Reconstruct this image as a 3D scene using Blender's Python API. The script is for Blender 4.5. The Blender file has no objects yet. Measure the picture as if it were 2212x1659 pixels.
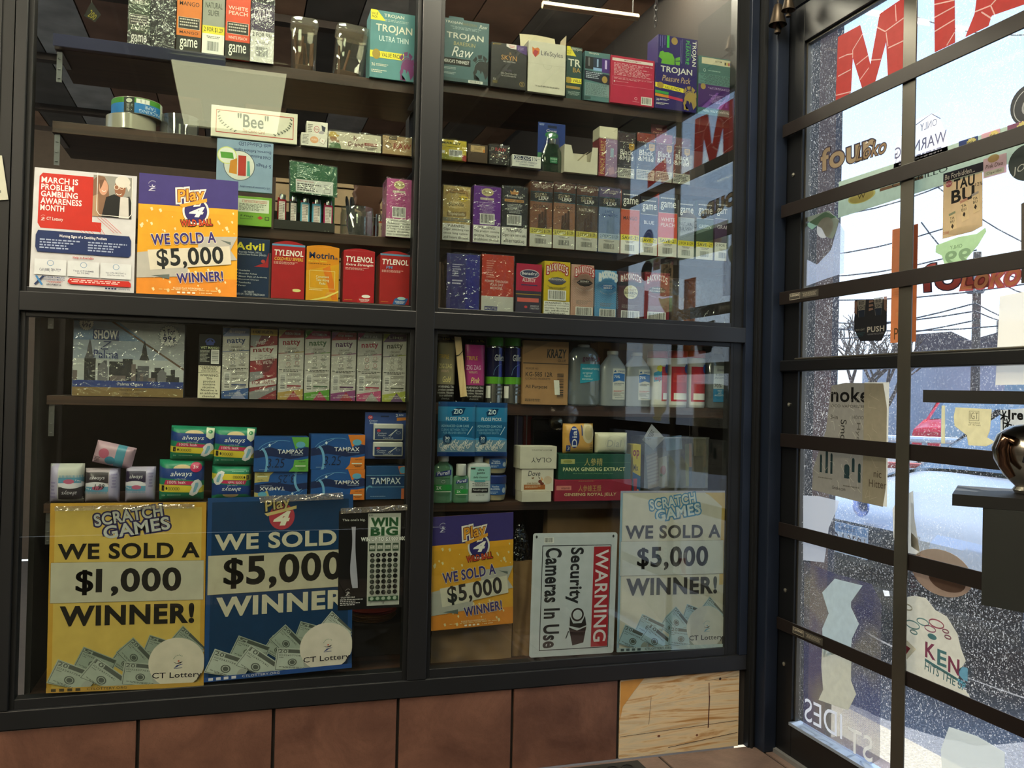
import bpy, bmesh, math, random
from math import pi, sin, cos, atan2, hypot, radians
from mathutils import Vector, Matrix
random.seed(7)
S = bpy.context.scene
COL = S.collection

# ------------------------------------------------------------------ camera
F, YAW, PIT, ROL = 1894.9, 0.3048, -0.0115, 0.0232      # focal length in pixels of the 2212x1659 frame
CAM = Vector((0, -2.243, 1.012))
Ry = Matrix(((cos(YAW), 0, -sin(YAW)), (0, 1, 0), (sin(YAW), 0, cos(YAW))))
Rx = Matrix(((1, 0, 0), (0, cos(PIT), -sin(PIT)), (0, sin(PIT), cos(PIT))))
Rz = Matrix(((cos(ROL), -sin(ROL), 0), (sin(ROL), cos(ROL), 0), (0, 0, 1)))
RR = Rz @ Rx @ Ry
RT = RR.transposed()
def _w(v): return Vector((v[0], v[2], -v[1]))
right, up, back = _w(RT @ Vector((1, 0, 0))), -_w(RT @ Vector((0, 1, 0))), -_w(RT @ Vector((0, 0, 1)))
cd = bpy.data.cameras.new('camera'); cam = bpy.data.objects.new('camera', cd); COL.objects.link(cam)
m = Matrix((right, up, back)).transposed().to_4x4(); m.translation = CAM
cam.matrix_world = m
cd.sensor_width = 36; cd.lens = 36 * F / 2212; cd.clip_start = .02; cd.clip_end = 500
S.camera = cam
def ray(px, py): return _w(RT @ Vector(((px - 1106) / F, (py - 829.5) / F, 1)))
def W(px, py, Y=0.0):                                   # point of the photo on a plane parallel to the window
    d = ray(px, py); return CAM + d * ((Y - CAM.y) / d.y)
def WX(px, py, X):                                      # point of the photo on a plane parallel to the door
    d = ray(px, py); return CAM + d * ((X - CAM.x) / d.x)
def WZ(px, py, Z):
    d = ray(px, py); return CAM + d * ((Z - CAM.z) / d.z)
def PJ(p):
    p = Vector(p) - CAM; q = RR @ Vector((p.x, -p.z, p.y)); return 1106 + F * q.x / q.z, 829.5 + F * q.y / q.z

# ------------------------------------------------------------------ view, sky, sun, big lights
vs = S.view_settings
vs.view_transform = 'Standard'; vs.look = 'None'; vs.gamma = 1; vs.exposure = 0.12; vs.use_curve_mapping = False
S.cycles.max_bounces = 8; S.cycles.transparent_max_bounces = 40; S.cycles.glossy_bounces = 4; S.cycles.diffuse_bounces = 3
S.cycles.transmission_bounces = 4; S.cycles.caustics_reflective = False; S.cycles.caustics_refractive = False
S.cycles.sample_clamp_indirect = 4; S.cycles.use_denoising = True
wd = bpy.data.worlds.new('world'); S.world = wd; wd.use_nodes = True
wn = wd.node_tree; wn.nodes.clear()
tc = wn.nodes.new('ShaderNodeTexCoord'); sx = wn.nodes.new('ShaderNodeSeparateXYZ'); cr = wn.nodes.new('ShaderNodeValToRGB')
bg = wn.nodes.new('ShaderNodeBackground'); wo = wn.nodes.new('ShaderNodeOutputWorld')
wn.links.new(tc.outputs['Generated'], sx.inputs[0]); wn.links.new(sx.outputs['Z'], cr.inputs[0])
wn.links.new(cr.outputs[0], bg.inputs[0]); wn.links.new(bg.outputs[0], wo.inputs[0])
e = cr.color_ramp.elements
e[0].position = 0.0; e[0].color = (.86, .93, 1, 1); e[1].position = .75; e[1].color = (.3, .5, .88, 1)
for p_, c_ in ((.12, (.76, .88, 1, 1)), (.35, (.50, .71, 1, 1))):
    q = e.new(p_); q.color = c_
bg.inputs[1].default_value = 1.75
sd = bpy.data.lights.new('sun', 'SUN'); sun = bpy.data.objects.new('sun', sd); COL.objects.link(sun)
sd.energy = 9.0; sd.angle = radians(.53); sd.color = (1, .95, .86)
sun.rotation_euler = Vector((-.50, -.14, -.85)).to_track_quat('-Z', 'Y').to_euler()   # low sun from the street side of the door

# ------------------------------------------------------------------ materials
def lin(h):
    if isinstance(h, tuple): return h
    h = h.lstrip('#')
    if len(h) == 3: h = ''.join(c * 2 for c in h)
    v = [int(h[i:i + 2], 16) / 255 for i in (0, 2, 4)]
    return tuple(c / 12.92 if c <= .04045 else ((c + .055) / 1.055) ** 2.4 for c in v)
_M = {}
def nt(name):
    m = bpy.data.materials.new(name); m.use_nodes = True; t = m.node_tree; t.nodes.clear()
    o = t.nodes.new('ShaderNodeOutputMaterial'); return m, t, o
def nd(t, k, **kw):
    n = t.nodes.new('ShaderNode' + k)
    for a, b in kw.items():
        if a in n.inputs: n.inputs[a].default_value = b
        else: setattr(n, a, b)
    return n
def mat(c, rough=.55, metal=0, var=.06, vs=35., bump=0., spec=.4, trans=0.):
    if isinstance(c, bpy.types.Material): return c
    key = (c, rough, metal, var, vs, bump, spec, trans)
    if key in _M: return _M[key]
    m, t, o = nt('surface_' + str(c).strip('#')); L = t.links.new
    b = nd(t, 'BsdfPrincipled', Roughness=rough, Metallic=metal); b.inputs['Specular IOR Level'].default_value = spec
    tx = nd(t, 'TexCoord'); n = nd(t, 'TexNoise', Scale=vs, Detail=3.); L(tx.outputs['Object'], n.inputs['Vector'])
    mr = nd(t, 'MapRange'); L(n.outputs['Fac'], mr.inputs[0]); mr.inputs[1].default_value = .3; mr.inputs[2].default_value = .7
    mr.inputs[3].default_value = 1 - var; mr.inputs[4].default_value = 1 + var
    mx = nd(t, 'VectorMath', operation='SCALE'); mx.inputs[0].default_value = lin(c); L(mr.outputs[0], mx.inputs['Scale'])
    L(mx.outputs[0], b.inputs['Base Color'])
    if bump:
        bp = nd(t, 'Bump', Strength=bump, Distance=.002); L(n.outputs['Fac'], bp.inputs['Height']); L(bp.outputs[0], b.inputs['Normal'])
    if trans:
        tr = nd(t, 'BsdfTranslucent'); L(mx.outputs[0], tr.inputs[0])
        ms = nd(t, 'MixShader', Fac=trans); L(b.outputs[0], ms.inputs[1]); L(tr.outputs[0], ms.inputs[2]); L(ms.outputs[0], o.inputs[0])
    else: L(b.outputs[0], o.inputs[0])
    _M[key] = m; return m
def emit(c, s):
    key = ('E', c, s)
    if key not in _M:
        m, t, o = nt('glow'); b = nd(t, 'Emission', Strength=s); b.inputs[0].default_value = (*lin(c), 1); t.links.new(b.outputs[0], o.inputs[0]); _M[key] = m
    return _M[key]
def schlick(t, f0, k=1.):
    lw = nd(t, 'LayerWeight', Blend=.5); p = nd(t, 'Math', operation='POWER'); p.inputs[1].default_value = 5
    t.links.new(lw.outputs['Facing'], p.inputs[0]); r = nd(t, 'MapRange'); t.links.new(p.outputs[0], r.inputs[0])
    r.inputs[3].default_value = f0; r.inputs[4].default_value = k; return r.outputs[0]
def glass(f0=.045, tint='fff', rough=0., haze=0., hc='fff', bump=0., bs=30., dust=0., key=None):
    kk = ('G', f0, tint, rough, haze, hc, bump, bs, dust)
    if kk in _M: return _M[kk]
    m, t, o = nt('clear'); L = t.links.new
    tr = nd(t, 'BsdfTransparent'); tr.inputs[0].default_value = (*lin(tint), 1)
    gl = nd(t, 'BsdfGlossy', Roughness=rough); ms = nd(t, 'MixShader'); L(schlick(t, f0), ms.inputs[0])
    base = tr.outputs[0]
    if haze or dust:
        df = nd(t, 'BsdfDiffuse'); df.inputs[0].default_value = (*lin(hc), 1); tl = nd(t, 'BsdfTranslucent'); tl.inputs[0].default_value = (*lin(hc), 1)
        mm = nd(t, 'MixShader', Fac=.5); L(df.outputs[0], mm.inputs[1]); L(tl.outputs[0], mm.inputs[2])
        mh = nd(t, 'MixShader', Fac=haze); L(base, mh.inputs[1]); L(mm.outputs[0], mh.inputs[2])
        if dust:
            tx = nd(t, 'TexCoord')
            n1 = nd(t, 'TexNoise', Scale=230., Detail=3., Roughness=.7); L(tx.outputs['Object'], n1.inputs['Vector'])
            n2 = nd(t, 'TexNoise', Scale=5., Detail=4.); L(tx.outputs['Object'], n2.inputs['Vector'])
            r1 = nd(t, 'MapRange'); L(n1.outputs['Fac'], r1.inputs[0]); r1.inputs[1].default_value = .585; r1.inputs[2].default_value = .66; r1.inputs[4].default_value = dust
            r2 = nd(t, 'MapRange'); L(n2.outputs['Fac'], r2.inputs[0]); r2.inputs[1].default_value = .35; r2.inputs[2].default_value = .75; r2.inputs[3].default_value = .2
            mu = nd(t, 'Math', operation='MULTIPLY'); L(r1.outputs[0], mu.inputs[0]); L(r2.outputs[0], mu.inputs[1])
            ad = nd(t, 'Math', operation='ADD'); ad.inputs[1].default_value = haze; L(mu.outputs[0], ad.inputs[0]); L(ad.outputs[0], mh.inputs[0])
        base = mh.outputs[0]
    if bump:
        tx = nd(t, 'TexCoord'); n = nd(t, 'TexNoise', Scale=bs, Detail=2., Distortion=1.2); L(tx.outputs['Object'], n.inputs['Vector'])
        bp = nd(t, 'Bump', Strength=bump, Distance=.01); L(n.outputs['Fac'], bp.inputs['Height']); L(bp.outputs[0], gl.inputs['Normal'])
    L(base, ms.inputs[1]); L(gl.outputs[0], ms.inputs[2]); L(ms.outputs[0], o.inputs[0]); _M[kk] = m; return m
WRAP = lambda: glass(.10, 'fafafa', .12, .03, 'fff', .9, 38.)

# ------------------------------------------------------------------ mesh collecting
class MB:
    def __init__(s): s.v = []; s.f = []; s.m = []; s.mats = []
    def mi(s, mt):
        if isinstance(mt, str): mt = mat(mt)
        if mt not in s.mats: s.mats.append(mt)
        return s.mats.index(mt)
    def add(s, vs, fs, mt):
        i = s.mi(mt); n = len(s.v); s.v += [Vector(q) for q in vs]
        for f in fs: s.f.append([k + n for k in f]); s.m.append(i)
        return s
    def box(s, x0, x1, y0, y1, z0, z1, mt, bev=.0, M=None):
        if bev:
            bm = bmesh.new(); bmesh.ops.create_cube(bm, size=1)
            for v in bm.verts: v.co = Vector(((x0 + x1) / 2 + v.co.x * (x1 - x0), (y0 + y1) / 2 + v.co.y * (y1 - y0), (z0 + z1) / 2 + v.co.z * (z1 - z0)))
            bmesh.ops.bevel(bm, geom=bm.edges[:], offset=bev, segments=2, affect='EDGES', profile=.5)
            bm.verts.index_update(); vs = [v.co.copy() for v in bm.verts]; fs = [[v.index for v in f.verts] for f in bm.faces]; bm.free()
        else:
            vs = [Vector(p) for p in ((x0, y0, z0), (x1, y0, z0), (x1, y1, z0), (x0, y1, z0), (x0, y0, z1), (x1, y0, z1), (x1, y1, z1), (x0, y1, z1))]
            fs = [(3, 2, 1, 0), (4, 5, 6, 7), (0, 1, 5, 4), (1, 2, 6, 5), (2, 3, 7, 6), (3, 0, 4, 7)]
        if M: vs = [M @ v for v in vs]
        return s.add(vs, fs, mt)
    def quadslab(s, pts, n, th, mt):                    # outline pts given in order, thickness th along n
        n = Vector(n).normalized() * th; a = [Vector(p) for p in pts]; b = [p + n for p in a]; k = len(a)
        return s.add(a + b, [list(range(k)), list(range(2 * k - 1, k - 1, -1))] + [[i, i + k, (i + 1) % k + k, (i + 1) % k] for i in range(k)], mt)
    def lathe(s, c, prof, mt, n=28, sx=1., sy=1., M=None, cap=True):
        c = Vector(c); vs = []; fs = []
        for r, z in prof:
            for k in range(n):
                a = 2 * pi * k / n; ca, sa = cos(a), sin(a)
                vs.append(c + Vector((r * sx * ca, r * sy * sa, z)))
        for i in range(len(prof) - 1):
            for k in range(n): fs.append([i * n + k, i * n + (k + 1) % n, (i + 1) * n + (k + 1) % n, (i + 1) * n + k])
        if cap: fs.append(list(range(n - 1, -1, -1))); fs.append([(len(prof) - 1) * n + k for k in range(n)])
        if M: vs = [M @ v for v in vs]
        return s.add(vs, fs, mt)
    def sq(s, c, prof, mt, sx, sy, n=32, e=4., M=None):   # superelliptic lathe, for square-shouldered bottles
        c = Vector(c); vs = []; fs = []
        for r, z in prof:
            for k in range(n):
                a = 2 * pi * k / n; ca, sa = cos(a), sin(a)
                q = (abs(ca) ** e + abs(sa) ** e) ** (-1 / e)
                vs.append(c + Vector((r * sx * ca * q, r * sy * sa * q, z)))
        for i in range(len(prof) - 1):
            for k in range(n): fs.append([i * n + k, i * n + (k + 1) % n, (i + 1) * n + (k + 1) % n, (i + 1) * n + k])
        fs.append(list(range(n - 1, -1, -1))); fs.append([(len(prof) - 1) * n + k for k in range(n)])
        if M: vs = [M @ v for v in vs]
        return s.add(vs, fs, mt)
    def tube(s, pts, r, mt, n=8):
        pts = [Vector(p) for p in pts]; vs = []; fs = []
        for i, p in enumerate(pts):
            d = (pts[min(i + 1, len(pts) - 1)] - pts[max(i - 1, 0)]).normalized()
            a = d.orthogonal().normalized(); b = d.cross(a)
            if i and (a - la).length > 1.4:
                a = (la - d * la.dot(d)).normalized(); b = d.cross(a)
            la = a; rr = r[i] if isinstance(r, (list, tuple)) else r
            for k in range(n): vs.append(p + (a * cos(2 * pi * k / n) + b * sin(2 * pi * k / n)) * rr)
        for i in range(len(pts) - 1):
            for k in range(n): fs.append([i * n + k, i * n + (k + 1) % n, (i + 1) * n + (k + 1) % n, (i + 1) * n + k])
        fs.append(list(range(n - 1, -1, -1))); fs.append([(len(pts) - 1) * n + k for k in range(n)])
        return s.add(vs, fs, mt)
    def grid(s, f, nu, nv, mt):
        vs = [f(i / nu, j / nv) for j in range(nv + 1) for i in range(nu + 1)]
        fs = [[j * (nu + 1) + i, (j + 1) * (nu + 1) + i, (j + 1) * (nu + 1) + i + 1, j * (nu + 1) + i + 1] for j in range(nv) for i in range(nu)]
        return s.add(vs, fs, mt)
    def build(s, name, parent=None, smooth=False, base=None):
        base = Vector(base) if base is not None else (parent.matrix_world.translation if parent else Vector((0, 0, 0)))
        me = bpy.data.meshes.new(name); me.from_pydata([tuple(v - base) for v in s.v], [], s.f)
        for q in s.mats: me.materials.append(q)
        me.polygons.foreach_set('material_index', s.m)
        if smooth:
            me.polygons.foreach_set('use_smooth', [True] * len(s.f)); me.set_sharp_from_angle(angle=radians(35))
        me.update()
        o = bpy.data.objects.new(name, me); COL.objects.link(o)
        if parent: o.parent = parent; o.location = base - parent.matrix_world.translation
        else: o.location = base
        return o
def tag(o, label=None, cat=None, group=None, kind=None):
    if label: o['label'] = label
    if cat: o['category'] = cat
    if group: o['group'] = group
    if kind: o['kind'] = kind
    return o
def empty(name, loc, label=None, cat=None, group=None, kind=None):
    o = bpy.data.objects.new(name, None); o.empty_display_size = .02; COL.objects.link(o); o.location = loc
    o.matrix_world = Matrix.Translation(Vector(loc)); return tag(o, label, cat, group, kind)
def copy_tree(o, parent=None):
    c = o.copy(); COL.objects.link(c)
    if parent: c.parent = parent
    for ch in list(o.children): copy_tree(ch, c)
    return c

# ------------------------------------------------------------------ print: flat colour shapes and lettering laid on a face
_T = {}
def textmesh(s, b, sh, res, sp=1.):
    k = (s, b, sh, res, sp)
    if k not in _T:
        c = bpy.data.curves.new('t', 'FONT'); c.body = s; c.offset = b; c.space_character = sp; c.resolution_u = res; c.shear = sh; c.space_line = .95; c.align_x = 'CENTER'
        o = bpy.data.objects.new('t', c); me = o.to_mesh()
        vs = [(v.co.x, v.co.y) for v in me.vertices]; fs = [list(p.vertices) for p in me.polygons]; o.to_mesh_clear()
        bpy.data.objects.remove(o); bpy.data.curves.remove(c)
        x0 = min(v[0] for v in vs); x1 = max(v[0] for v in vs); y0 = min(v[1] for v in vs); y1 = max(v[1] for v in vs)
        _T[k] = ([((x - x0) / (x1 - x0), (y1 - y) / (y1 - y0)) for x, y in vs], fs)
    return _T[k]
EPS = 4e-5
class G:
    def __init__(s, mb, f, w, h, flat=True, rough=.5, clamp=1):
        f_ = (lambda u, v, l: f(min(1., max(0., u)), min(1., max(0., v)), l)) if clamp else f
        s.mb, s.f, s.w, s.h, s.flat, s.l, s.rough = mb, f_, w, h, flat, 3, rough; s.n = 18
    def M(s, c): return mat(c, s.rough) if isinstance(c, str) else c
    def p(s, pts, c, lift=True):
        if lift: s.l += 1
        if s.flat: s.mb.add([s.f(u, v, s.l * EPS) for u, v in pts], [list(range(len(pts)))], s.M(c)); return s
        bm = bmesh.new(); pts = [(min(1., max(0., u)), min(1., max(0., v))) for u, v in pts]; area = sum(a[0] * b[1] - b[0] * a[1] for a, b in zip(pts, pts[1:] + pts[:1]))
        if area > 0: pts = pts[::-1]
        try: bm.faces.new([bm.verts.new((u, v, 0)) for u, v in pts])
        except Exception: bm.free(); return s
        for k in (0, 1):
            lo, hi = min(q[k] for q in pts), max(q[k] for q in pts)
            for i in range(1, s.n):
                if lo < i / s.n < hi: bmesh.ops.bisect_plane(bm, geom=bm.verts[:] + bm.edges[:] + bm.faces[:], plane_co=(i / s.n, i / s.n, 0), plane_no=(1 - k, k, 0))
        bmesh.ops.triangulate(bm, faces=[f for f in bm.faces if len(f.verts) > 4]); bm.verts.index_update()
        s.mb.add([s.f(v.co.x, v.co.y, s.l * EPS * 1.5) for v in bm.verts], [[v.index for v in f.verts] for f in bm.faces], s.M(c)); bm.free(); return s
    def r(s, u0, v0, u1, v1, c):
        if not s.flat: return s.p([(u0, v1), (u1, v1), (u1, v0), (u0, v0)], c)
        s.l += 1; s.mb.add([s.f(u, v, s.l * EPS) for u, v in ((u0, v1), (u1, v1), (u1, v0), (u0, v0))], [[0, 1, 2, 3]], s.M(c))
        return s
    def e(s, cu, cv, ru, rv, c, n=28, a0=0, a1=360, star=0.):
        k = n; pts = []
        for i in range(k):
            a = radians(a0 + (a1 - a0) * i / (k if a1 - a0 == 360 else k - 1)); q = 1 - (star if i % 2 else 0)
            pts.append((cu + ru * q * cos(a), cv + rv * q * sin(a)))
        return s.p(pts, c)
    def ln(s, u0, v0, u1, v1, wd, c):
        dx, dy = (u1 - u0) * s.w, (v1 - v0) * s.h; L = hypot(dx, dy) or 1; nx, ny = -dy / L * wd / 2 / s.w, dx / L * wd / 2 / s.h
        return s.p([(u0 + nx, v0 + ny), (u1 + nx, v1 + ny), (u1 - nx, v1 - ny), (u0 - nx, v0 - ny)], c)
    def pl(s, pts, wd, c):
        for a, b in zip(pts, pts[1:]): s.ln(*a, *b, wd, c); s.l -= 1
        s.l += 1; return s
    def arc(s, cu, cv, ru, rv, a0, a1, wd, c, n=14):
        return s.pl([(cu + ru * cos(radians(a0 + (a1 - a0) * i / n)), cv + rv * sin(radians(a0 + (a1 - a0) * i / n))) for i in range(n + 1)], wd, c)
    def fr(s, u0, v0, u1, v1, wd, c):
        a = wd / s.w; b = wd / s.h
        for q in ((u0, v0, u1, v0 + b), (u0, v1 - b, u1, v1), (u0, v0, u0 + a, v1), (u1 - a, v0, u1, v1)): s.r(*q, c); s.l -= 1
        s.l += 1; return s
    def t(s, txt, u0, v0, u1, v1, c, b=.012, rot=0, sh=0., mir=0, ol=None, ow=.03):
        H = (v1 - v0) * s.h; res = 2 if H < .02 else 4; b = b * .5 if b > 0 else b; sp = 1 + max(0, b) * 2.6
        if txt[0] == '$' and len(txt) > 3 and b > .008 and not rot and not ol:
            W_ = u1 - u0; k = .15
            for q in (-.008, -.003, .003, .008): s._t('$', u0 + q * W_, v0 + .04 * (v1 - v0), u0 + k * W_ + q * W_, v1 - .06 * (v1 - v0), c, .004, 0, sh, mir, res, 1.); s.l -= 1
            s.l += 1; return s._t(txt[1:], u0 + (k + .03) * W_, v0, u1, v1, c, b, 0, sh, mir, res, sp)
        if ol: k = 1.4 * ow * H / (1 + txt.count('\n') * 1.4); s._t(txt, u0 - k / s.w, v0 - k / s.h, u1 + k / s.w, v1 + k / s.h, ol, b + ow, rot, sh, mir, res, sp)
        return s._t(txt, u0, v0, u1, v1, c, b, rot, sh, mir, res, sp)
    def _t(s, txt, u0, v0, u1, v1, c, b, rot, sh, mir, res, sp):
        vs, fs = textmesh(txt, round(b, 4), sh, res, round(sp, 3)); s.l += 1
        w, h = (u1 - u0) * s.w, (v1 - v0) * s.h; cu, cv = (u0 + u1) / 2, (v0 + v1) / 2
        if rot in (90, -90, 270): w, h = h, w
        a = radians(rot); ca, sa = cos(a), sin(a); out = []
        for x, y in vs:
            x = (x - .5) * w * (-1 if mir else 1); y = (y - .5) * h
            out.append(s.f(cu + (x * ca - y * sa) / s.w, cv + (x * sa + y * ca) / s.h, s.l * EPS * (1 if s.flat else 1.5) + (0 if s.flat else .0003)))
        s.mb.add(out, fs, s.M(c)); return s
    def bars(s, u0, v0, u1, v1, n, c, fill=.5, al=0, seed=None):
        rn = random.Random(seed if seed is not None else int(u0 * 977 + v0 * 331 + n)); s.l += 1; st = (v1 - v0) / n
        for i in range(n):
            wl = (u1 - u0) * (rn.uniform(.62, 1.) if i else 1); ua = u0 if al else (u0 + u1 - wl) / 2; x = ua
            while x < ua + wl:
                q = min(rn.uniform(.025, .09) * (u1 - u0) * 1.5, ua + wl - x)
                if q > .006: s.mb.add([s.f(a, b_, s.l * EPS) for a, b_ in ((x, v0 + st * (i + fill)), (x + q, v0 + st * (i + fill)), (x + q, v0 + st * i), (x, v0 + st * i))], [[0, 1, 2, 3]], s.M(c))
                x += q + .018 * (u1 - u0) * 1.5
        return s
    def bc(s, u0, v0, u1, v1, c='222', bgc='e8e6e0', vert=0):
        if bgc: s.r(u0, v0, u1, v1, bgc)
        rn = random.Random(int(u0 * 999)); s.l += 1; x = .06; m = .08
        while x < .92:
            q = rn.choice((.012, .02, .035))
            a = (u0 + (u1 - u0) * x, v0 + (v1 - v0) * m, u0 + (u1 - u0) * min(.94, x + q), v1 - (v1 - v0) * m * 1.6)
            if vert: a = (u0 + (u1 - u0) * m, v0 + (v1 - v0) * x, u1 - (u1 - u0) * m, v0 + (v1 - v0) * min(.94, x + q))
            s.mb.add([s.f(u, v, s.l * EPS) for u, v in ((a[0], a[3]), (a[2], a[3]), (a[2], a[1]), (a[0], a[1]))], [[0, 1, 2, 3]], s.M(c)); x += q + rn.choice((.015, .025, .03))
        return s
def planeG(mb, O, U, V, N=None, rough=.5):
    O, U, V = Vector(O), Vector(U), Vector(V); N = (Vector(N) if N else V.cross(U)).normalized()
    return G(mb, lambda u, v, l: O + U * u + V * v + N * l, U.length, V.length, rough=rough)

# ------------------------------------------------------------------ the goods
SH = dict(S1=1.832, R1=1.848, S2=1.634, R2=1.636, S3=1.418, R3=1.420, SL=1.240, SR=1.233, L1=.984, r1=.984, L2=.728, r2=.716)
YF = .048                                              # front of the goods, just behind the pane
def ext(px0, px1, ytop, z0, Y):
    ym = ytop + 50
    for _ in range(3):
        xm = W((px0 + px1) / 2, ym, Y).x; yb = PJ((xm, Y, z0))[1]; ym = (ytop + yb) / 2
    return W(px0, ym, Y).x, W(px1, ym, Y).x, W((px0 + px1) / 2, ytop, Y).z
def carton(name, label, cat, px0, px1, ytop, shelf, body, art=None, d=.07, Y=None, group=None, wrap=0, rough=.42, lid=0, z0=None, ztop=None, yaw=0., part='carton', side=None, dome=0, extra=None):
    Y = YF if Y is None else Y; z0 = SH[shelf] if z0 is None else z0; z0 += .0004
    x0, x1, z1 = ext(px0, px1, ytop, z0, Y); x0 += .0006; x1 -= .0006
    if ztop: z1 = ztop
    w, h = x1 - x0, z1 - z0; cx = (x0 + x1) / 2
    M = Matrix.Translation((cx, Y, z0)) @ Matrix.Rotation(radians(yaw), 4, 'Z') @ Matrix.Translation((-cx, -Y, -z0)) if yaw else None
    b = MB(); b.box(x0, x1, Y, Y + d, z0, z1, mat(body, rough, bump=.0), .0008, M)
    if dome:                                            # curved top edge of the front panel
        pts = [(x0 + w * i / 12, Y, z1 + dome * sin(pi * i / 12)) for i in range(13)]
        b.quadslab(pts, (0, 1, 0), .0012, mat(side or body, rough))
    T = (lambda p: M @ p) if M else (lambda p: p)
    g = G(b, lambda u, v, l: T(Vector((x0 + w * u, Y - l, z1 - h * v))), w, h, rough=rough)
    if art: art(g)
    base = (cx, Y + d / 2, z0)
    if not wrap and not lid and not extra:
        o = b.build(name, base=base); return tag(o, label, cat, group), (x0, x1, z0, z1, Y)
    e_ = empty(name, base, label, cat, group); b.build(part, e_)
    if wrap:
        q = MB(); rn = random.Random(int(px0)); k = .0016
        bm = bmesh.new(); bmesh.ops.create_cube(bm, size=1); bmesh.ops.subdivide_edges(bm, edges=bm.edges[:], cuts=7, use_grid_fill=True)
        for v in bm.verts:
            v.co = T(Vector((cx + v.co.x * (w + k) + rn.uniform(-1, 1) * .0003, Y + d / 2 + v.co.y * (d + 2 * k) - rn.uniform(0, 1) * .0012 * wrap - .0008, z0 + h / 2 + v.co.z * (h - .0002) + (rn.uniform(0, .004) if v.co.z > .49 else 0) + .0003)))
        bm.verts.index_update(); q.add([v.co.copy() for v in bm.verts], [[v.index for v in f.verts] for f in bm.faces], WRAP()); bm.free()
        q.build('plastic_wrap', e_)
    if extra: extra(e_, x0, x1, z0, z1, Y)
    return e_, (x0, x1, z0, z1, Y)
def pouch(name, label, cat, px0, px1, ytop, z0, body, art, d=.05, Y=None, group=None, B=None, tilt=0., rough=.35, h=None, wrap=0, parts=None):
    """soft pack: bulging front and back closed along the rim"""
    Y = YF if Y is None else Y; x0, x1, z1 = ext(px0, px1, ytop, z0, Y)
    if h: z1 = z0 + h
    w, hh = x1 - x0, z1 - z0; B = d / 2 if B is None else B; cx = (x0 + x1) / 2; yc = Y + d / 2; rn = random.Random(int(px0 + ytop)); ph = rn.uniform(0, 6)
    def prof(u, v): return (max(0, 1 - abs(2 * u - 1) ** 4.5) ** .5) * (max(0, 1 - abs(2 * v - 1) ** 4) ** .5)
    M = Matrix.Translation((cx, yc, z0 + hh / 2)) @ Matrix.Rotation(radians(tilt), 4, 'Y') @ Matrix.Translation((-cx, -yc, -z0 - hh / 2))
    def f(u, v, l, s=-1):
        wob = .0012 * sin(9 * u + ph) * sin(7 * v + ph)
        return M @ Vector((x0 + w * u, yc + s * (B * prof(u, v) * (1 + wob * 20) + l), z1 - hh * v))
    b = MB(); b.grid(lambda u, v: f(u, v, 0), 18, 18, mat(body, rough)); b.grid(lambda u, v: f(1 - u, v, 0, 1), 18, 18, mat(body, rough))
    g = G(b, lambda u, v, l: f(u, v, l + .0001), w, hh, flat=False, rough=rough); art(g)
    base = (cx, yc, z0)
    if not parts: return tag(b.build(name, base=base, smooth=True), label, cat, group), (x0, x1, z0, z1, Y)
    e_ = empty(name, base, label, cat, group); b.build('pouch', e_, smooth=True); parts(e_, x0, x1, z0, z1, Y, f); return e_, (x0, x1, z0, z1, Y)
def sheet(name, label, cat, tl, tr, br, bl, Y, body, art, th=.0008, group=None, rough=.35, N=(0, -1, 0), pl=None, round_=0):
    """a flat printed sheet hung on a plane; corners are where it hangs"""
    a, b_, c, d = (pl(*q) if pl else W(*q, Y) for q in (tl, tr, br, bl)); N = Vector(N)
    mb = MB(); mb.quadslab([d, c, b_, a], -N, th, mat(body, rough) if isinstance(body, str) else body)
    f = lambda u, v, l: (a * (1 - u) + b_ * u) * (1 - v) + (d * (1 - u) + c * u) * v + N * l
    g = G(mb, f, (b_ - a).length, (d - a).length, rough=rough); art(g)
    return tag(mb.build(name, base=(a + b_ + c + d) / 4), label, cat, group)
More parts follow.
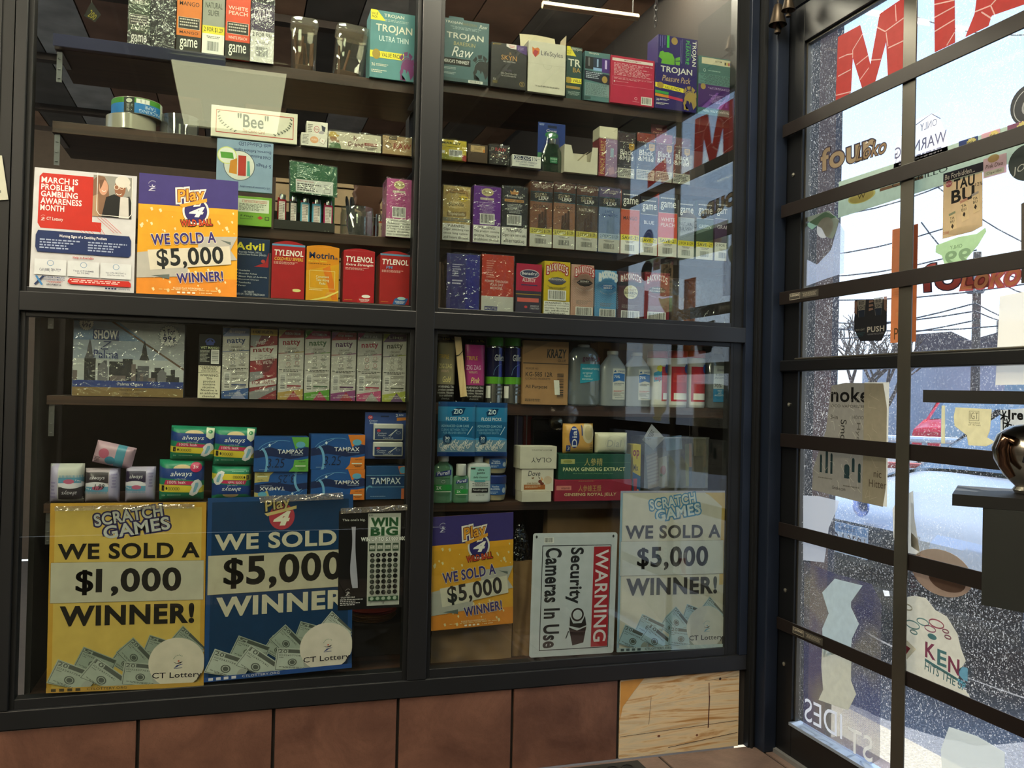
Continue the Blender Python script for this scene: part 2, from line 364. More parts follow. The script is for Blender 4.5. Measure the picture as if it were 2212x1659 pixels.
# ------------------------------------------------------------------ setting
BLK = mat('1b1c1f', .38, .2, .1, 6., spec=.5); BLK2 = mat('17181a', .45, .2, .1, 9.); NAVY = mat('1a2130', .4, .3, .1, 5.)
def struct(mb, name, parent=None, smooth=False, base=(0, 0, 0)):
    o = mb.build(name, parent, smooth, base=None if parent else base)
    if not parent: o['kind'] = 'structure'
    return o
def tilemat(c1, c2, sc):
    m, t, o = nt('glazed_clay_tile'); L = t.links.new; tx = nd(t, 'TexCoord')
    n = nd(t, 'TexNoise', Scale=sc, Detail=8., Roughness=.65, Distortion=.6); L(tx.outputs['Object'], n.inputs['Vector'])
    r = nd(t, 'ValToRGB'); L(n.outputs['Fac'], r.inputs[0]); e = r.color_ramp.elements
    e[0].position = .34; e[0].color = (*lin(c1), 1); e[1].position = .7; e[1].color = (*lin(c2), 1)
    n2 = nd(t, 'TexNoise', Scale=sc * 9, Detail=4.); L(tx.outputs['Object'], n2.inputs['Vector'])
    v = nd(t, 'TexVoronoi', Scale=sc * 1.3); v.feature = 'DISTANCE_TO_EDGE'; 
    dn = nd(t, 'VectorMath', operation='ADD'); L(tx.outputs['Object'], dn.inputs[0]); L(n.outputs['Color'], dn.inputs[1]); L(dn.outputs[0], v.inputs['Vector'])
    cr_ = nd(t, 'MapRange'); L(v.outputs[0], cr_.inputs[0]); cr_.inputs[2].default_value = .03; cr_.inputs[3].default_value = .78; cr_.inputs[4].default_value = 1
    sc_ = nd(t, 'VectorMath', operation='SCALE'); L(r.outputs[0], sc_.inputs[0]); L(cr_.outputs[0], sc_.inputs['Scale'])
    b = nd(t, 'BsdfPrincipled', Roughness=.42); L(sc_.outputs[0], b.inputs['Base Color'])
    bp = nd(t, 'Bump', Strength=.35, Distance=.003); L(n2.outputs['Fac'], bp.inputs['Height']); L(bp.outputs[0], b.inputs['Normal']); L(b.outputs[0], o.inputs[0]); return m
def woodmat(cols, rough=.5, sc=(3, 60, 60), axis=0, knots=0.):
    m, t, o = nt('wood_grain'); L = t.links.new; tx = nd(t, 'TexCoord'); mp = nd(t, 'Mapping'); mp.inputs['Scale'].default_value = sc
    L(tx.outputs['Object'], mp.inputs[0]); n = nd(t, 'TexNoise', Scale=1., Detail=7., Roughness=.6, Distortion=.5 + knots); L(mp.outputs[0], n.inputs['Vector'])
    r = nd(t, 'ValToRGB'); L(n.outputs['Fac'], r.inputs[0]); e = r.color_ramp.elements
    for i, (p, c) in enumerate(cols):
        q = e[i] if i < 2 else e.new(p); q.position = p; q.color = (*lin(c), 1)
    b = nd(t, 'BsdfPrincipled', Roughness=rough); L(r.outputs[0], b.inputs['Base Color'])
    bp = nd(t, 'Bump', Strength=.2, Distance=.001); L(n.outputs['Fac'], bp.inputs['Height']); L(bp.outputs[0], b.inputs['Normal']); L(b.outputs[0], o.inputs[0]); return m
TILE = tilemat('52362d', '735042', 7.); FTILE = tilemat('564640', '75625a', 8.); GROUT = mat('241f1d', .9)
DKWOOD = woodmat([(.3, '1a100c'), (.55, '3c271c'), (.7, '4a3022')], .45, (2.5, 40, 90))
X0, X1, XM0, XM1, XR = -.475, 1.418, .440, .490, 1.365

# the display window: one black metal frame set in the front wall, its sashes, stops and panes
win = empty('window_1', (.45, 0, .22), kind='structure')
fr_ = MB(); fy = (0, .05)
fr_.box(-.50, 1.445, *fy, .222, .266, BLK, .002); fr_.box(-.50, 1.445, *fy, 1.177, 1.222, BLK, .002); fr_.box(-.50, 1.445, *fy, 2.26, 2.34, BLK, .002)
fr_.box(XM0, XM1, -.001, .05, .266, 2.26, BLK, .002); fr_.box(-.50, X0, -.001, .05, .266, 2.26, BLK, .002); fr_.box(X1, 1.445, -.001, .05, .266, 2.26, NAVY, .002)
fr_.box(1.385, 1.418, .012, .05, .266, 2.26, BLK2)
fr_.build('frame', win)
for a, b in ((X0, XM0), (XM1, X1)):
    for c, d in ((.266, 1.177), (1.222, 2.26)):
        st = MB(); w = .011; bt = .012 if c > 1 else .022
        xl = a + w; xr = (b - w) if b < 1 else 1.376
        st.box(a, xl, .010, .045, c, d, BLK2, .001); st.box(xr, b if b < 1 else 1.386, .010, .045, c, d, BLK2, .001)
        st.box(xl, xr, .010, .045, c, c + bt, BLK, .001); st.box(xl, xr, .010, .045, d - .012, d, BLK2, .001); st.build('glazing_stop', win)
        g_ = MB(); g_.box(xl - .004, xr + .004, .014, .0172, c + .008, d - .008, glass((.13 if c > 1 else .055) if a > 0 else .032, 'f2f6f4')); g_.build('pane', win)
# black board left of the window
w_ = MB(); w_.box(-3, -.502, .0, .06, 0, 2.6, BLK2); w_.box(-.535, -.527, -.004, .0, 0, 2.6, BLK); struct(w_, 'wall_left_board')
w_ = MB(); w_.box(-.502, 1.55, 0, .09, 2.34, 2.9, BLK2); struct(w_, 'wall_above_window')
# tiled plinth below the window
pl_ = MB(); pl_.box(-3, 1.5, .012, .09, 0, .2215, GROUT)
tx_ = -.2 - .31 * 9
while tx_ < 1.0:
    pl_.box(tx_ + .004, min(tx_ + .306, 1.041), .004, .016, .002, .2205, TILE, .0015); tx_ += .31
struct(pl_, 'wall_plinth')
PLY = woodmat([(.36, 'a0733f'), (.47, 'c9b08c'), (.56, 'b9aa90'), (.68, 'b08a5c'), (.8, '8a5a30')], .75, (2.2, 20, 22), knots=2.2)
p_ = MB(); p_.box(1.046, 1.425, .006, .016, .001, .2205, PLY, .0008)
g = planeG(p_, (1.046, .0056, .2205), (.379, 0, 0), (0, 0, -.2195), (0, -1, 0))
g.p([(0, .02), (.19, 0), (.12, .13), (.02, .34), (0, .5)], mat('b5813f', .6)).ln(.25, .25, .235, .6, .0012, '4a3a2c').ln(.735, .13, .74, .35, .003, '5a3420').ln(.742, .3, .735, .72, .0035, '4a2a20').ln(.0, .72, .99, .66, .0012, '3a2416').ln(.7, .1, .99, .07, .001, '3a2416').e(.83, .09, .01, .018, '2a1a12').e(.32, .76, .012, .014, '5a3020').e(.64, .8, .01, .016, '6a4028').ln(.4, .92, .99, .82, .0016, '3a2c22')
struct(p_, 'trim_plywood')
# corner post group between window and door
c_ = MB(); c_.box(1.446, 1.468, -.012, .05, 0, 2.9, BLK2); c_.box(1.468, 1.511, -.057, .03, 0, 2.9, NAVY, .004); c_.box(1.515, 1.62, -.050, .05, 0, 2.9, BLK2); c_.box(1.452, 1.458, -.02, 0, 0, 2.9, BLK); struct(c_, 'trim_corner_post')
# floor, rear room, ceiling
f_ = MB(); f_.box(-3, 1.56, -4.2, .004, -.05, -.004, GROUT)
y_ = .0; rows = 0
while y_ > -2.2:
    x_ = 1.475 - .31 * 6
    while x_ < 1.5: f_.box(x_ + .004, x_ + .306, y_ - .306, y_ - .002, -.008, 0, FTILE, .0012); x_ += .31
    y_ -= .31
struct(f_, 'floor')
DW = mat('4a443e', .8); DD = mat('1c1a19', .8)
r_ = MB(); r_.box(-3.06, -3, -4.2, 0, 0, 2.9, DD); struct(r_, 'wall_side')
r_ = MB(); r_.box(-3, 1.6, -4.26, -4.2, 0, 2.9, mat('6a645c', .8)); struct(r_, 'wall_rear')
r_ = MB(); r_.box(1.53, 1.62, -4.2, -1.22, 0, 2.9, DD); r_.box(1.53, 1.62, -1.22, .0, 2.16, 2.9, BLK2); struct(r_, 'wall_right')
r_ = MB(); r_.box(-3, 1.6, -4.2, .0, 2.68, 2.74, mat('b9b5a8', .9))
for k in range(8): r_.box(-3 + .61 * k - .008, -3 + .61 * k + .008, -4.2, 0, 2.672, 2.68, mat('d8d4c8', .6))
struct(r_, 'ceiling')
def troffer(x, y, lab, s=6., sx=.3, sy=.6, zt=2.67, tint='fff6d8'):
    e_ = empty('ceiling_light', (x, y, zt), lab, 'light', 'ceiling lights over the entry')
    a = MB(); a.box(x - sx, x + sx, y - sy, y - sy + .02, zt - .04, zt, 'c8c4b4'); a.box(x - sx, x + sx, y + sy - .02, y + sy, zt - .04, zt, 'c8c4b4'); a.box(x - sx, x - sx + .02, y - sy + .02, y + sy - .02, zt - .04, zt, 'c8c4b4'); a.box(x + sx - .02, x + sx, y - sy + .02, y + sy - .02, zt - .04, zt, 'c8c4b4'); a.build('frame', e_)
    a = MB(); a.box(x - sx + .021, x + sx - .021, y - sy + .021, y + sy - .021, zt - .03, zt - .015, emit(tint, s)); a.build('diffuser', e_)
troffer(-.07, -2.95, 'ceiling light panel reflected in the upper left pane', 8.5, tint='f2eec0')
for y, l in ((-1.9, 'unseen fill light panel added toward the far left of the entry'), (-3.2, 'unseen fill light panel added in the far left rear corner')): troffer(-2.0, y, l, 42., tint='fff0d2')  # unseen panels added as fill for the lower posters
for x, y, l in ((-1.2, -.75, 'unseen light panel added beyond the left end of the window'), (-.1, -.75, 'unseen light panel added over the left half of the window'), (.9, -.75, 'unseen light panel added over the right half of the window')): troffer(x, y, l, 12. if x < -1 else 21. if x < 0 else 30., .3, .38)  # panels added above the view to brighten the goods

# inside the display: shelves, linings, the dim shop beyond
def shelf(z, x0, x1, t, lab, yf=.06, dp=.25, lip=None, seen=1):
    e_ = empty('display_shelf', ((x0 + x1) / 2, yf, z - t), lab, 'shelf', 'dark wood display shelves')
    a = MB(); a.box(x0, x1, yf, yf + dp, z - t, z, DKWOOD, .001); a.build('board', e_)
    for bx in (x0 + .004, x1 - .016):
        a = MB(); a.box(bx, bx + .012, yf + .01, yf + .13, z - t - .003, z - t, mat('8a8c90', .3, .9)); a.box(bx, bx + .012, yf + .008, yf + .011, z - t - .075, z - t - .003, mat('8a8c90', .3, .9))
        for k in (.02, .045, .066): a.lathe((bx + .006, yf + .0075, z - t - k), [(.003, -.0008), (.003, .0008)], mat('c8c8cc', .3, .9), 8)
        a.build('bracket', e_)
    if lip:
        a = MB(); a.box(lip[0], lip[1], YF - .004 - .004, YF - .004, z + lip[2], z + lip[3], glass(.08, '9a9cb4', 0, .55, '62647c')); a.build('lip', e_)
    return e_
shelf(SH['S1'], -.43, .455, .028, 'dark wood shelf at the top of the left panes', lip=(-.43, -.045, -.026, .002))
shelf(SH['S2'], -.43, .455, .028, 'dark wood shelf holding the white card box and tape rolls')
shelf(SH['S3'], -.43, .455, .026, 'dark wood shelf under the tray of lighters')
shelf(SH['SL'], -.43, .455, .024, 'dark wood shelf under the row of red medicine boxes', yf=.046)
shelf(SH['L1'], -.425, .455, .022, 'dark wood shelf under the city skyline box and tall wrap boxes')
shelf(SH['L2'], -.425, .455, .022, 'dark wood shelf under the green and blue hygiene packs')
shelf(SH['R1'], .495, 1.44, .028, 'dark wood shelf at the top of the right panes')
shelf(SH['R2'], .495, 1.44, .028, 'dark wood shelf under the red tobacco cartons and white open tray')
shelf(SH['R3'], .495, 1.44, .020, 'dark wood shelf under the long row of narrow cigar boxes')
shelf(SH['SR'], .495, 1.44, .02, 'dark wood shelf under the yellow and pink pouch boxes', yf=.046)
shelf(SH['r1'], .495, 1.44, .03, 'dark wood shelf under the spirit bottles and brown carton')
shelf(SH['r2'], .495, 1.44, .024, 'dark wood shelf under the hand gels and ginseng boxes')
for x, n in ((1.442, 'display_side_panel'), (-.452, 'display_side_panel')):
    a = MB(); a.box(x, x + .012, .05, .36, .266, 1.24 if x < 0 else 2.26, DD); tag(a.build(n), 'black panel closing the %s end of the display' % ('door' if x > 0 else 'far'), 'panel')
a = MB(); a.box(-.45, 1.44, .046, .36, .268, .2875, DKWOOD); tag(a.build('display_floor_board'), 'dark board under the posters at the foot of the display', 'board')
a = MB(); a.box(-.44, .465, .36, .372, .29, 1.21, mat('0c0b0b', .8)); tag(a.build('backing_board'), 'black board behind the lower left shelves', 'board')
a = MB(); a.box(.466, 1.44, .36, .372, .29, 1.21, woodmat([(.3, '140d0a'), (.6, '2e2019'), (.8, '3a2a20')], .6, (30, 30, 2))); tag(a.build('backing_board'), 'brown board behind the lower right shelves', 'board')
a = MB(); a.box(.466, .478, .05, .36, .29, 2.3, DD); tag(a.build('display_divider'), 'dark upright behind the middle mullion', 'panel')
# shop beyond
s_ = MB(); s_.box(-3, 1.53, 3.4, 3.46, 0, 2.9, mat('6a5a4c', .8)); struct(s_, 'wall_shop_back')
s_ = MB(); s_.box(-3, 1.47, .1, 3.4, -.05, -.01, mat('7a7068', .7)); struct(s_, 'floor_shop')
s_ = MB(); cols = ['7a5c4a', '5a5652', '8a6a54', '4a4642', '8e8a86', '6e5040']
for k in range(21): s_.box(-3 + .215 * k, -3 + .215 * k + .209, .1, 3.4, 2.50, 2.53, mat(cols[k % 6], .7, 0, .25, 8.))
for k in range(4): s_.box(-3, 1.47, .55 + .8 * k, .6 + .8 * k, 2.47, 2.50, mat('2a211c', .7))
s_.box(-3, 1.47, .1, 3.4, 2.532, 2.6, DD)
struct(s_, 'ceiling_shop')
s_ = MB(); s_.box(1.47, 1.53, .05, 3.4, 0, 2.9, mat('2a2522', .8)); struct(s_, 'wall_shop_right')
for k, (x, y) in enumerate(((-.55, .43), (.95, .43))):  # tubes added out of view to brighten the shop and its ceiling
    e_ = empty('strip_light', (x, y, 2.47), 'unseen tube light added in the shop beyond the %s' % ('left panes', 'middle mullion', 'left shelves, further back', 'right shelves, further back')[k], 'light', 'added tube lights in the shop')
    a = MB(); a.lathe((0, 0, 0), [(.019, 0), (.019, 1.0)], emit('fff0d8', 150.), 16, M=Matrix.Translation((x - .5, y, 2.455)) @ Matrix.Rotation(pi / 2, 4, 'Y')); a.build('tube', e_)
    for dx in (-.52, .5): a = MB(); a.box(x + dx, x + dx + .02, y - .03, y + .03, 2.43, 2.50, '8a8880'); a.build('holder', e_)
q = W(1275, 27, .5); a = MB(); u_, v_ = W(1172, 10, .5), W(1378, 38, .5); a.tube([u_, v_], .012, 'c8b898', 12); e_ = empty('strip_light', (q.x, .5, q.z), 'unlit cream tube fixture near the top of the right pane', 'light'); a.build('tube', e_)
for w, dx in ((v_, -.02), (u_, .02)): a = MB(); a.tube([w + Vector((dx, 0, .0)), Vector((w.x + dx, .5, 2.50))], .002, '2a2a2a'); a.build('hanger', e_)
c0 = W(1416, 52, .3); a = MB()
for k in range(int((2.50 - c0.z) / .017)):
    t = [Vector((c0.x + (.006 * cos(i * pi / 4) if k % 2 else 0), .3 + (0 if k % 2 else .006 * cos(i * pi / 4)), c0.z + .017 * k + .011 * sin(i * pi / 4))) for i in range(9)]; a.tube(t, .0016, '4a4a4c', 5)
tag(a.build('hanging_chain', base=c0), 'dark chain hanging above the red box in the top right pane', 'chain')
# ------------------------------------------------------------------ glass door with security bars, at right angles to the window
XB, XG = 1.500, 1.530                                  # plane of the bars, plane of the glass
door = empty('door_1', (1.52, -.1, 0), kind='structure')
SIL = mat('55524c', .34, .7, .08, 12.); DBK = mat('0e0f12', .4, .1); BRN = mat('150e0d', .5, .1, .12, 14.); BOLT = mat('a8a49a', .3, .9)
dz = lambda px, py, X=XB: WX(px, py, X)
YH, YE = -.052, -1.20                                   # hinge side, far side
gt, gb = dz(1747, 93, XG).z, dz(1729, 1567, XG).z       # glass top and bottom
yg0 = dz(1735, 800, XG).y
d_ = MB(); d_.box(1.512, 1.548, yg0, YH, .01, 2.14, DBK, .002); d_.box(1.512, 1.548, YE, YE + .05, .01, 2.14, DBK, .002)
d_.box(1.5125, 1.5475, YE + .05, yg0, .01, gb, DBK, .002); d_.box(1.5125, 1.5475, YE + .05, yg0, gt, 2.14, DBK, .002); d_.build('frame', door)
d_ = MB(); d_.box(1.522, 1.538, yg0 - .006, yg0, gb, gt, SIL); d_.box(1.522, 1.538, YE + .05, yg0 - .006, gt - .006, gt, SIL); d_.box(1.5, 1.54, YE + .05, yg0 - .006, gb, gb + .008, mat('93a2b8', .3, .5)); d_.build('bead', door)
d_ = MB(); d_.box(1.531, 1.535, YE + .05, yg0 - .005, gb + .004, gt - .004, glass(.045, 'f7fbff', 0, .012, 'fff', dust=.75)); d_.build('pane', door)
def bar(zt, zb, x0, x1, lab, m=BRN, y1=None, bolts=(.02,)):
    b = MB(); ya = -.062; yb = YE + .03; b.box(x0, x1, yb, ya, zb, zt, m, .0012); o = b.build('security_bar', door); o['label'] = lab
    zc = (zt + zb) / 2
    for y in (ya - .018, -.60, yb + .02):
        if y == -.60 and x0 > XB - .002: y = -.602
        q = MB(); q.lathe((0, 0, 0), [(.0085, 0), (.0085, .003), (.006, .006), (.0005, .007)], BOLT, 12, M=Matrix.Translation((x0 - (.0005 if y != -.602 else .014), y, zc)) @ Matrix.Rotation(-pi / 2, 4, 'Y'))
        q.build('bolt', o, smooth=True)
bars = []
for k, (a, b, c) in enumerate((((1703, 270), (1703, 297), 0), ((1698.6, 444), (1700, 471), 0), ((1695.7, 631.4), (1695.7, 659.4), 0), ((1689, 936), (1689, 965), 1), ((1685, 1128), (1685, 1157), 1), ((1680.6, 1332.7), (1680.6, 1359), 1))):
    zt, zb = dz(*a).z, dz(*b).z
    bar(zt, zb, XB if c else XB - .012, XB + .004 if c else XB - .007, '%s brown steel bar across the door' % ('top', 'second', 'third', 'fourth', 'fifth', 'lowest')[k])
zt, zb = dz(1692, 779).z, dz(1692, 802.5).z
r_ = MB(); r_.box(1.496, 1.529, YE + .03, -.058, zb, zt, DBK, .003); r_.box(1.499, 1.528, YE + .05, yg0, zt, zt + .006, SIL, .002); r_.build('rail', door)
ya, yb = dz(1969, 0).y + .0, dz(1941, 1659).y
v_ = MB(); yc = (ya + yb) / 2; v_.box(XB - .005, XB - .001, yc - .021, yc + .021, .02, 2.1, SIL, .001); v_.build('upright', door)
for z in (1.66, 1.0, .47, .26):
    q = MB(); q.lathe((0, 0, 0), [(.006, 0), (.006, .002), (.001, .004)], BOLT, 10, M=Matrix.Translation((1.5115, -.085, z)) @ Matrix.Rotation(-pi / 2, 4, 'Y')); q.build('rivet', door)
# labels on two of the bars
for nm, px, py, px2, py2, lb in (('bar_label', 1705, 638, 1768, 650, 'worn maker label on the third bar of the door'), ('bar_label', 1704, 1348, 1769, 1390, 'worn maker label on the lowest bar of the door')):
    a, b = dz(px, py, XB - .0125), dz(px2, py2, XB - .0125); z = dz(1695.7, 645.4).z if px2 < 1769 else dz(1680.6, 1345.8).z
    zx = XB - .0124 if px2 < 1769 else XB - .0004
    q = MB(); ym, y2 = a.y, b.y; q.box(zx - .0003, zx, y2, ym, z - .010, z + .010, mat('3a3734', .4)); g = planeG(q, (zx - .0003, ym, z + .010), (0, y2 - ym, 0), (0, 0, -.020), (-1, 0, 0))
    g.fr(.02, .06, .38, .94, .001, 'a8a292').t('L00000', .05, .2, .35, .5, 'c4beac').bars(.45, .2, .95, .8, 5, '8d887c')
    tag(q.build(nm, base=(zx, (ym + y2) / 2, z)), lb, 'label')

# ---- stickers on the door glass (inside face)
XS = 1.5300; STN = (-1, 0, 0); 
def VIN(c, t=.6):
    r_, g_, b_ = lin(c); l = .3 * r_ + .6 * g_ + .1 * b_; k = .36
    return mat(tuple(round(x * (1 - k) + l * k, 4) for x in (r_, g_, b_)), .5, 0, .05, 60., trans=t)
ON = lambda x, y: WX(x, y, XS)
def decal(name, label, cat, pts, m, art=None, bb=None, group=None, X=XS, th=.0006):
    """printed film on the glass: outline traced in its own plane; art in a box bb=(px0,py0,px1,py1)"""
    P3 = [WX(x, y, X) for x, y in pts]; mb = MB(); mb.quadslab(P3, (1, 0, 0), th, m if not isinstance(m, str) else VIN(m))
    if art:
        ys = [p.y for p in P3]; zs = [p.z for p in P3]
        if bb: q = [WX(bb[0], bb[1], X), WX(bb[2], bb[3], X)]; O = (X, q[0].y, q[0].z); U = (0, q[1].y - q[0].y, 0); V = (0, 0, q[1].z - q[0].z)
        else: O = (X, max(ys), max(zs)); U = (0, min(ys) - max(ys), 0); V = (0, 0, min(zs) - max(zs))
        g = planeG(mb, O, U, V, STN); g.M = lambda c: VIN(c) if isinstance(c, str) else c; art(g)
    c = sum(P3, Vector()) / len(P3); return tag(mb.build(name, base=c), label, cat, group)
RED = VIN('d03026', .75); RED2 = VIN('a02828', .75)
def redletter(label, polys, cracks):
    mb = MB(); al = []
    for p in polys: P3 = [ON(x, y) for x, y in p]; al += P3; mb.quadslab(P3, (1, 0, 0), .0005, RED)
    for c in cracks:
        for (xa, ya_), (xb, yb_) in zip(c, c[1:]):
            A, B = WX(xa, ya_, XS - .0004), WX(xb, yb_, XS - .0004); d = (B - A).normalized(); n = Vector((0, -d.z, d.y)) * .0016
            mb.add([A + n, B + n, B - n, A - n], [[0, 1, 2, 3]], VIN('ffffff', .8))
    c = sum(al, Vector()) / len(al); tag(mb.build('window_letter', base=c), label, 'letter', 'red cracked letters on the door glass')
redletter('red cracked zigzag letter on the glass left of the upright bar', [[(1810, 80), (1858, 54), (1873, 110), (1880, 140), (1862, 190), (1842, 125), (1838, 200), (1805, 222)], [(1862, 190), (1880, 140), (1900, 30), (1956, -8), (1956, 150), (1918, 168), (1914, 90), (1890, 178)]],
          [[(1842, 125), (1842, 108), (1863, 74)], [(1812, 126), (1830, 118), (1842, 116)], [(1810, 165), (1838, 150)], [(1806, 206), (1838, 198)], [(1850, 140), (1875, 120)], [(1879, 130), (1903, 128)], [(1893, 58), (1912, 68), (1956, 36)], [(1914, 70), (1918, 100)], [(1918, 104), (1956, 86)], [(1934, 10), (1936, 46)], [(1858, 172), (1877, 146)]])
redletter('red cracked narrow straight letter right of the upright bar', [[(2018, -10), (2062, -20), (2063, 92), (2019, 113)]], [[(2018, 38), (2062, 14)], [(2018, 10), (2062, 0)], [(2019, 68), (2062, 42)], [(2045, 98), (2062, 70)]])
redletter('red cracked slanting letter cut by the top right corner', [[(2085, 80), (2105, 30), (2112, -20), (2240, -60), (2240, 0), (2142, 34), (2135, 56)]], [[(2105, 26), (2140, 12), (2150, 35)], [(2140, 12), (2155, -5), (2210, -30)], [(2120, 26), (2142, 40)]])
# tan script logo
def fourlogo(g, c1, c2, oc, txt='four'):
    g.t(txt, .0, .12, .83, 1., c1, b=.05, ol=oc, ow=.04)
    g.t('Loko', .55, .50, .98, .98, c2, b=.02, sh=.3, ol=oc, ow=.05)
def skewdecal(name, label, cat, q, art, back=None, X=XS, th=.0006, group=None):
    a, b, c, d = (WX(x, y, X) for x, y in q); mb = MB(); cc = (a + b + c + d) / 4
    if back: mb.quadslab([a, b, c, d], (1, 0, 0), th, VIN(back) if isinstance(back, str) else back)
    f = lambda u, v, l: (a * (1 - u) + b * u) * (1 - v) + (d * (1 - u) + c * u) * v + Vector((-l, 0, 0))
    g = G(mb, f, (b - a).length, (d - a).length, clamp=0); g.M = lambda c_: VIN(c_) if isinstance(c_, str) else c_; art(g)
    return tag(mb.build(name, base=cc), label, cat, group)
skewdecal('logo_sticker', 'tan rounded four-letter logo sticker on the upper door glass', 'sticker', [(1773, 318), (1918, 262), (1918, 330), (1773, 372)], lambda g: fourlogo(g, 'c0a272', 'b08850', '3a2c30'))
skewdecal('logo_sticker', 'red logo sticker partly behind the third bar', 'sticker', [(1988, 590), (2205, 545), (2205, 608), (1990, 630)], lambda g: [g.t('fou', .0, -.35, .7, 1.05, 'd8352c', b=.05, ol='2a1a24', ow=.03), g.t('Loko', .42, .25, 1., 1.12, 'e58a3a', b=.03, sh=.3, ol='a02018', ow=.05)])
decal('warning_sticker', 'white pointed sticker with mirrored lettering beside the upright bar', 'sticker', [(1930, 365), (1936, 310), (1950, 290), (1980, 258), (2015, 245), (2034, 264), (2045, 300), (2048, 330), (2046, 350), (1990, 362)], VIN('f4f6fa', .8),
      lambda g: [g.t('WARNING', .02, .4, .97, .62, '6a6480', mir=1), g.t('ONLY', .5, .12, .8, .26, '8a8494', mir=1), g.bars(.1, .68, .9, .85, 3, '8a86a0'), g.ln(.0, .92, .08, .48, .0015, '3a3450'), g.ln(.42, .1, .7, .0, .002, '5a5470'), g.ln(.7, 0, .86, .16, .002, '5a5470')])
# cigarillo banner
decal('banner_sticker', 'pale green cigar banner strip across the door glass', 'sticker', [(1812, 393), (2240, 252), (2240, 335), (1810, 471)], VIN('b4c6b2', .7),
      lambda g: [g.e(.15, .60, .085, .17, 'd4c63a'), g.e(.15, .60, .075, .15, 'c0ae30'), g.t('W', .125, .52, .175, .66, '6a5a20'), g.r(.26, .54, .50, .62, '8a5a30'),
                 g.t('CIGARILLO', .33, .50, .62, .62, '2e3a38', b=.0, sh=0)])
for k, (q, c, t) in enumerate((([(2071, 306), (2112, 293), (2112, 318), (2071, 330)], '2a4a9a', '99¢'), ([(2120, 290), (2160, 277), (2160, 305), (2120, 316)], 'e0a8c0', '99¢'), ([(2176, 272), (2225, 256), (2225, 290), (2176, 300)], '9a4a80', '99¢'))):
    skewdecal('price_sticker', ('blue', 'pale pink', 'purple')[k] + ' price sticker with yellow burst on the cigar banner', 'sticker', q, lambda g: [g.e(.68, .48, .3, .5, 'e8d83a', 24, star=.2), g.t(t, .46, .28, .9, .66, '2a2418')], c, X=XS - .0012)
skewdecal('price_sticker', 'pink cigarillo picture sticker under the bar beside the can poster', 'sticker', [(2124, 344), (2174, 330), (2174, 372), (2124, 386)], lambda g: [g.e(.45, .1, .25, .2, 'c09a3a'), g.t('Pink Diva', .1, .35, .85, .56, '5a3a28', sh=.2), g.r(.05, .68, .9, .95, 'b8c8a0'), g.t('Cigarillo', .15, .74, .8, .9, '5a6a38')], 'd8b0c0', X=XS - .0012)
def cans(g):
    g.r(0, 0, 1, .13, '2c2a3c'); g.t('Be Forbidden...', .04, .03, .8, .11, 'e0d8c8', sh=.1)
    g.e(.15, .18, .09, .055, 'b83a5a', 20, star=.15); g.t('NEW!', .08, .16, .22, .2, 'f0d8d8'); g.t('TAU', .28, .14, .8, .30, '1c1a1e', b=.06); g.t('BU', .22, .30, .8, .50, '1c1a1e', b=.06); g.t('12%', .82, .28, .99, .33, '1c1a1e')
    for cx, cy, s_, c in ((.55, .62, 1., 'd09070'), (.26, .76, .9, '8a9a7a'), (.83, .55, .9, 'a8a0a0')):
        g.p([(cx - .11 * s_, cy - .13 * s_), (cx + .08 * s_, cy - .16 * s_), (cx + .13 * s_, cy + .16 * s_), (cx - .05 * s_, cy + .19 * s_)], 'e4cc94'); g.p([(cx - .11 * s_, cy - .13 * s_), (cx + .08 * s_, cy - .16 * s_), (cx + .085 * s_, cy - .12 * s_), (cx - .10 * s_, cy - .09 * s_)], c)
        g.t('TA\nBU', cx - .07 * s_, cy - .07 * s_, cx + .06 * s_, cy + .03 * s_, '2a2420', rot=-6); g.p([(cx, cy + .04), (cx + .04, cy + .08), (cx + .01, cy + .12), (cx - .03, cy + .09)], '3a2e26')
    g.e(.55, .93, .4, .05, 'c8b080'); g.t('CLEAR', .02, .9, .18, .94, 'b03a30')
decal('can_poster', 'tan poster with drink cans taped to the door glass', 'poster', [(2038, 378), (2122, 350), (2122, 488), (2100, 500), (2036, 516)], VIN('cfb27e', .65), cans)
decal('torn_sticker', 'torn pale green price sticker below the can poster', 'sticker', [(2022, 530), (2070, 512), (2110, 505), (2128, 492), (2130, 500), (2112, 530), (2090, 556), (2078, 572), (2042, 576), (2034, 552), (2021, 545)], VIN('b8d29c', .8), lambda g: [g.t('ONLY', .3, .34, .55, .46, '7a9a6a', mir=1), g.t('99', .2, .5, .72, .95, '8ab08a', b=.05, mir=1)])
decal('pull_sign', 'narrow orange sign half hidden by the upright bar', 'sign', [(1929, 496), (1983, 484), (1978, 738), (1923, 741)], VIN('dd8a2a', .7), lambda g: [g.r(.0, .0, 1, .42, 'c8752a'), g.t('PU', .15, .87, .55, .97, '5a4a1a', b=.0), g.e(.3, .75, .1, .02, 'e8a040'), g.bars(.1, .5, .5, .6, 5, 'e0a050')])
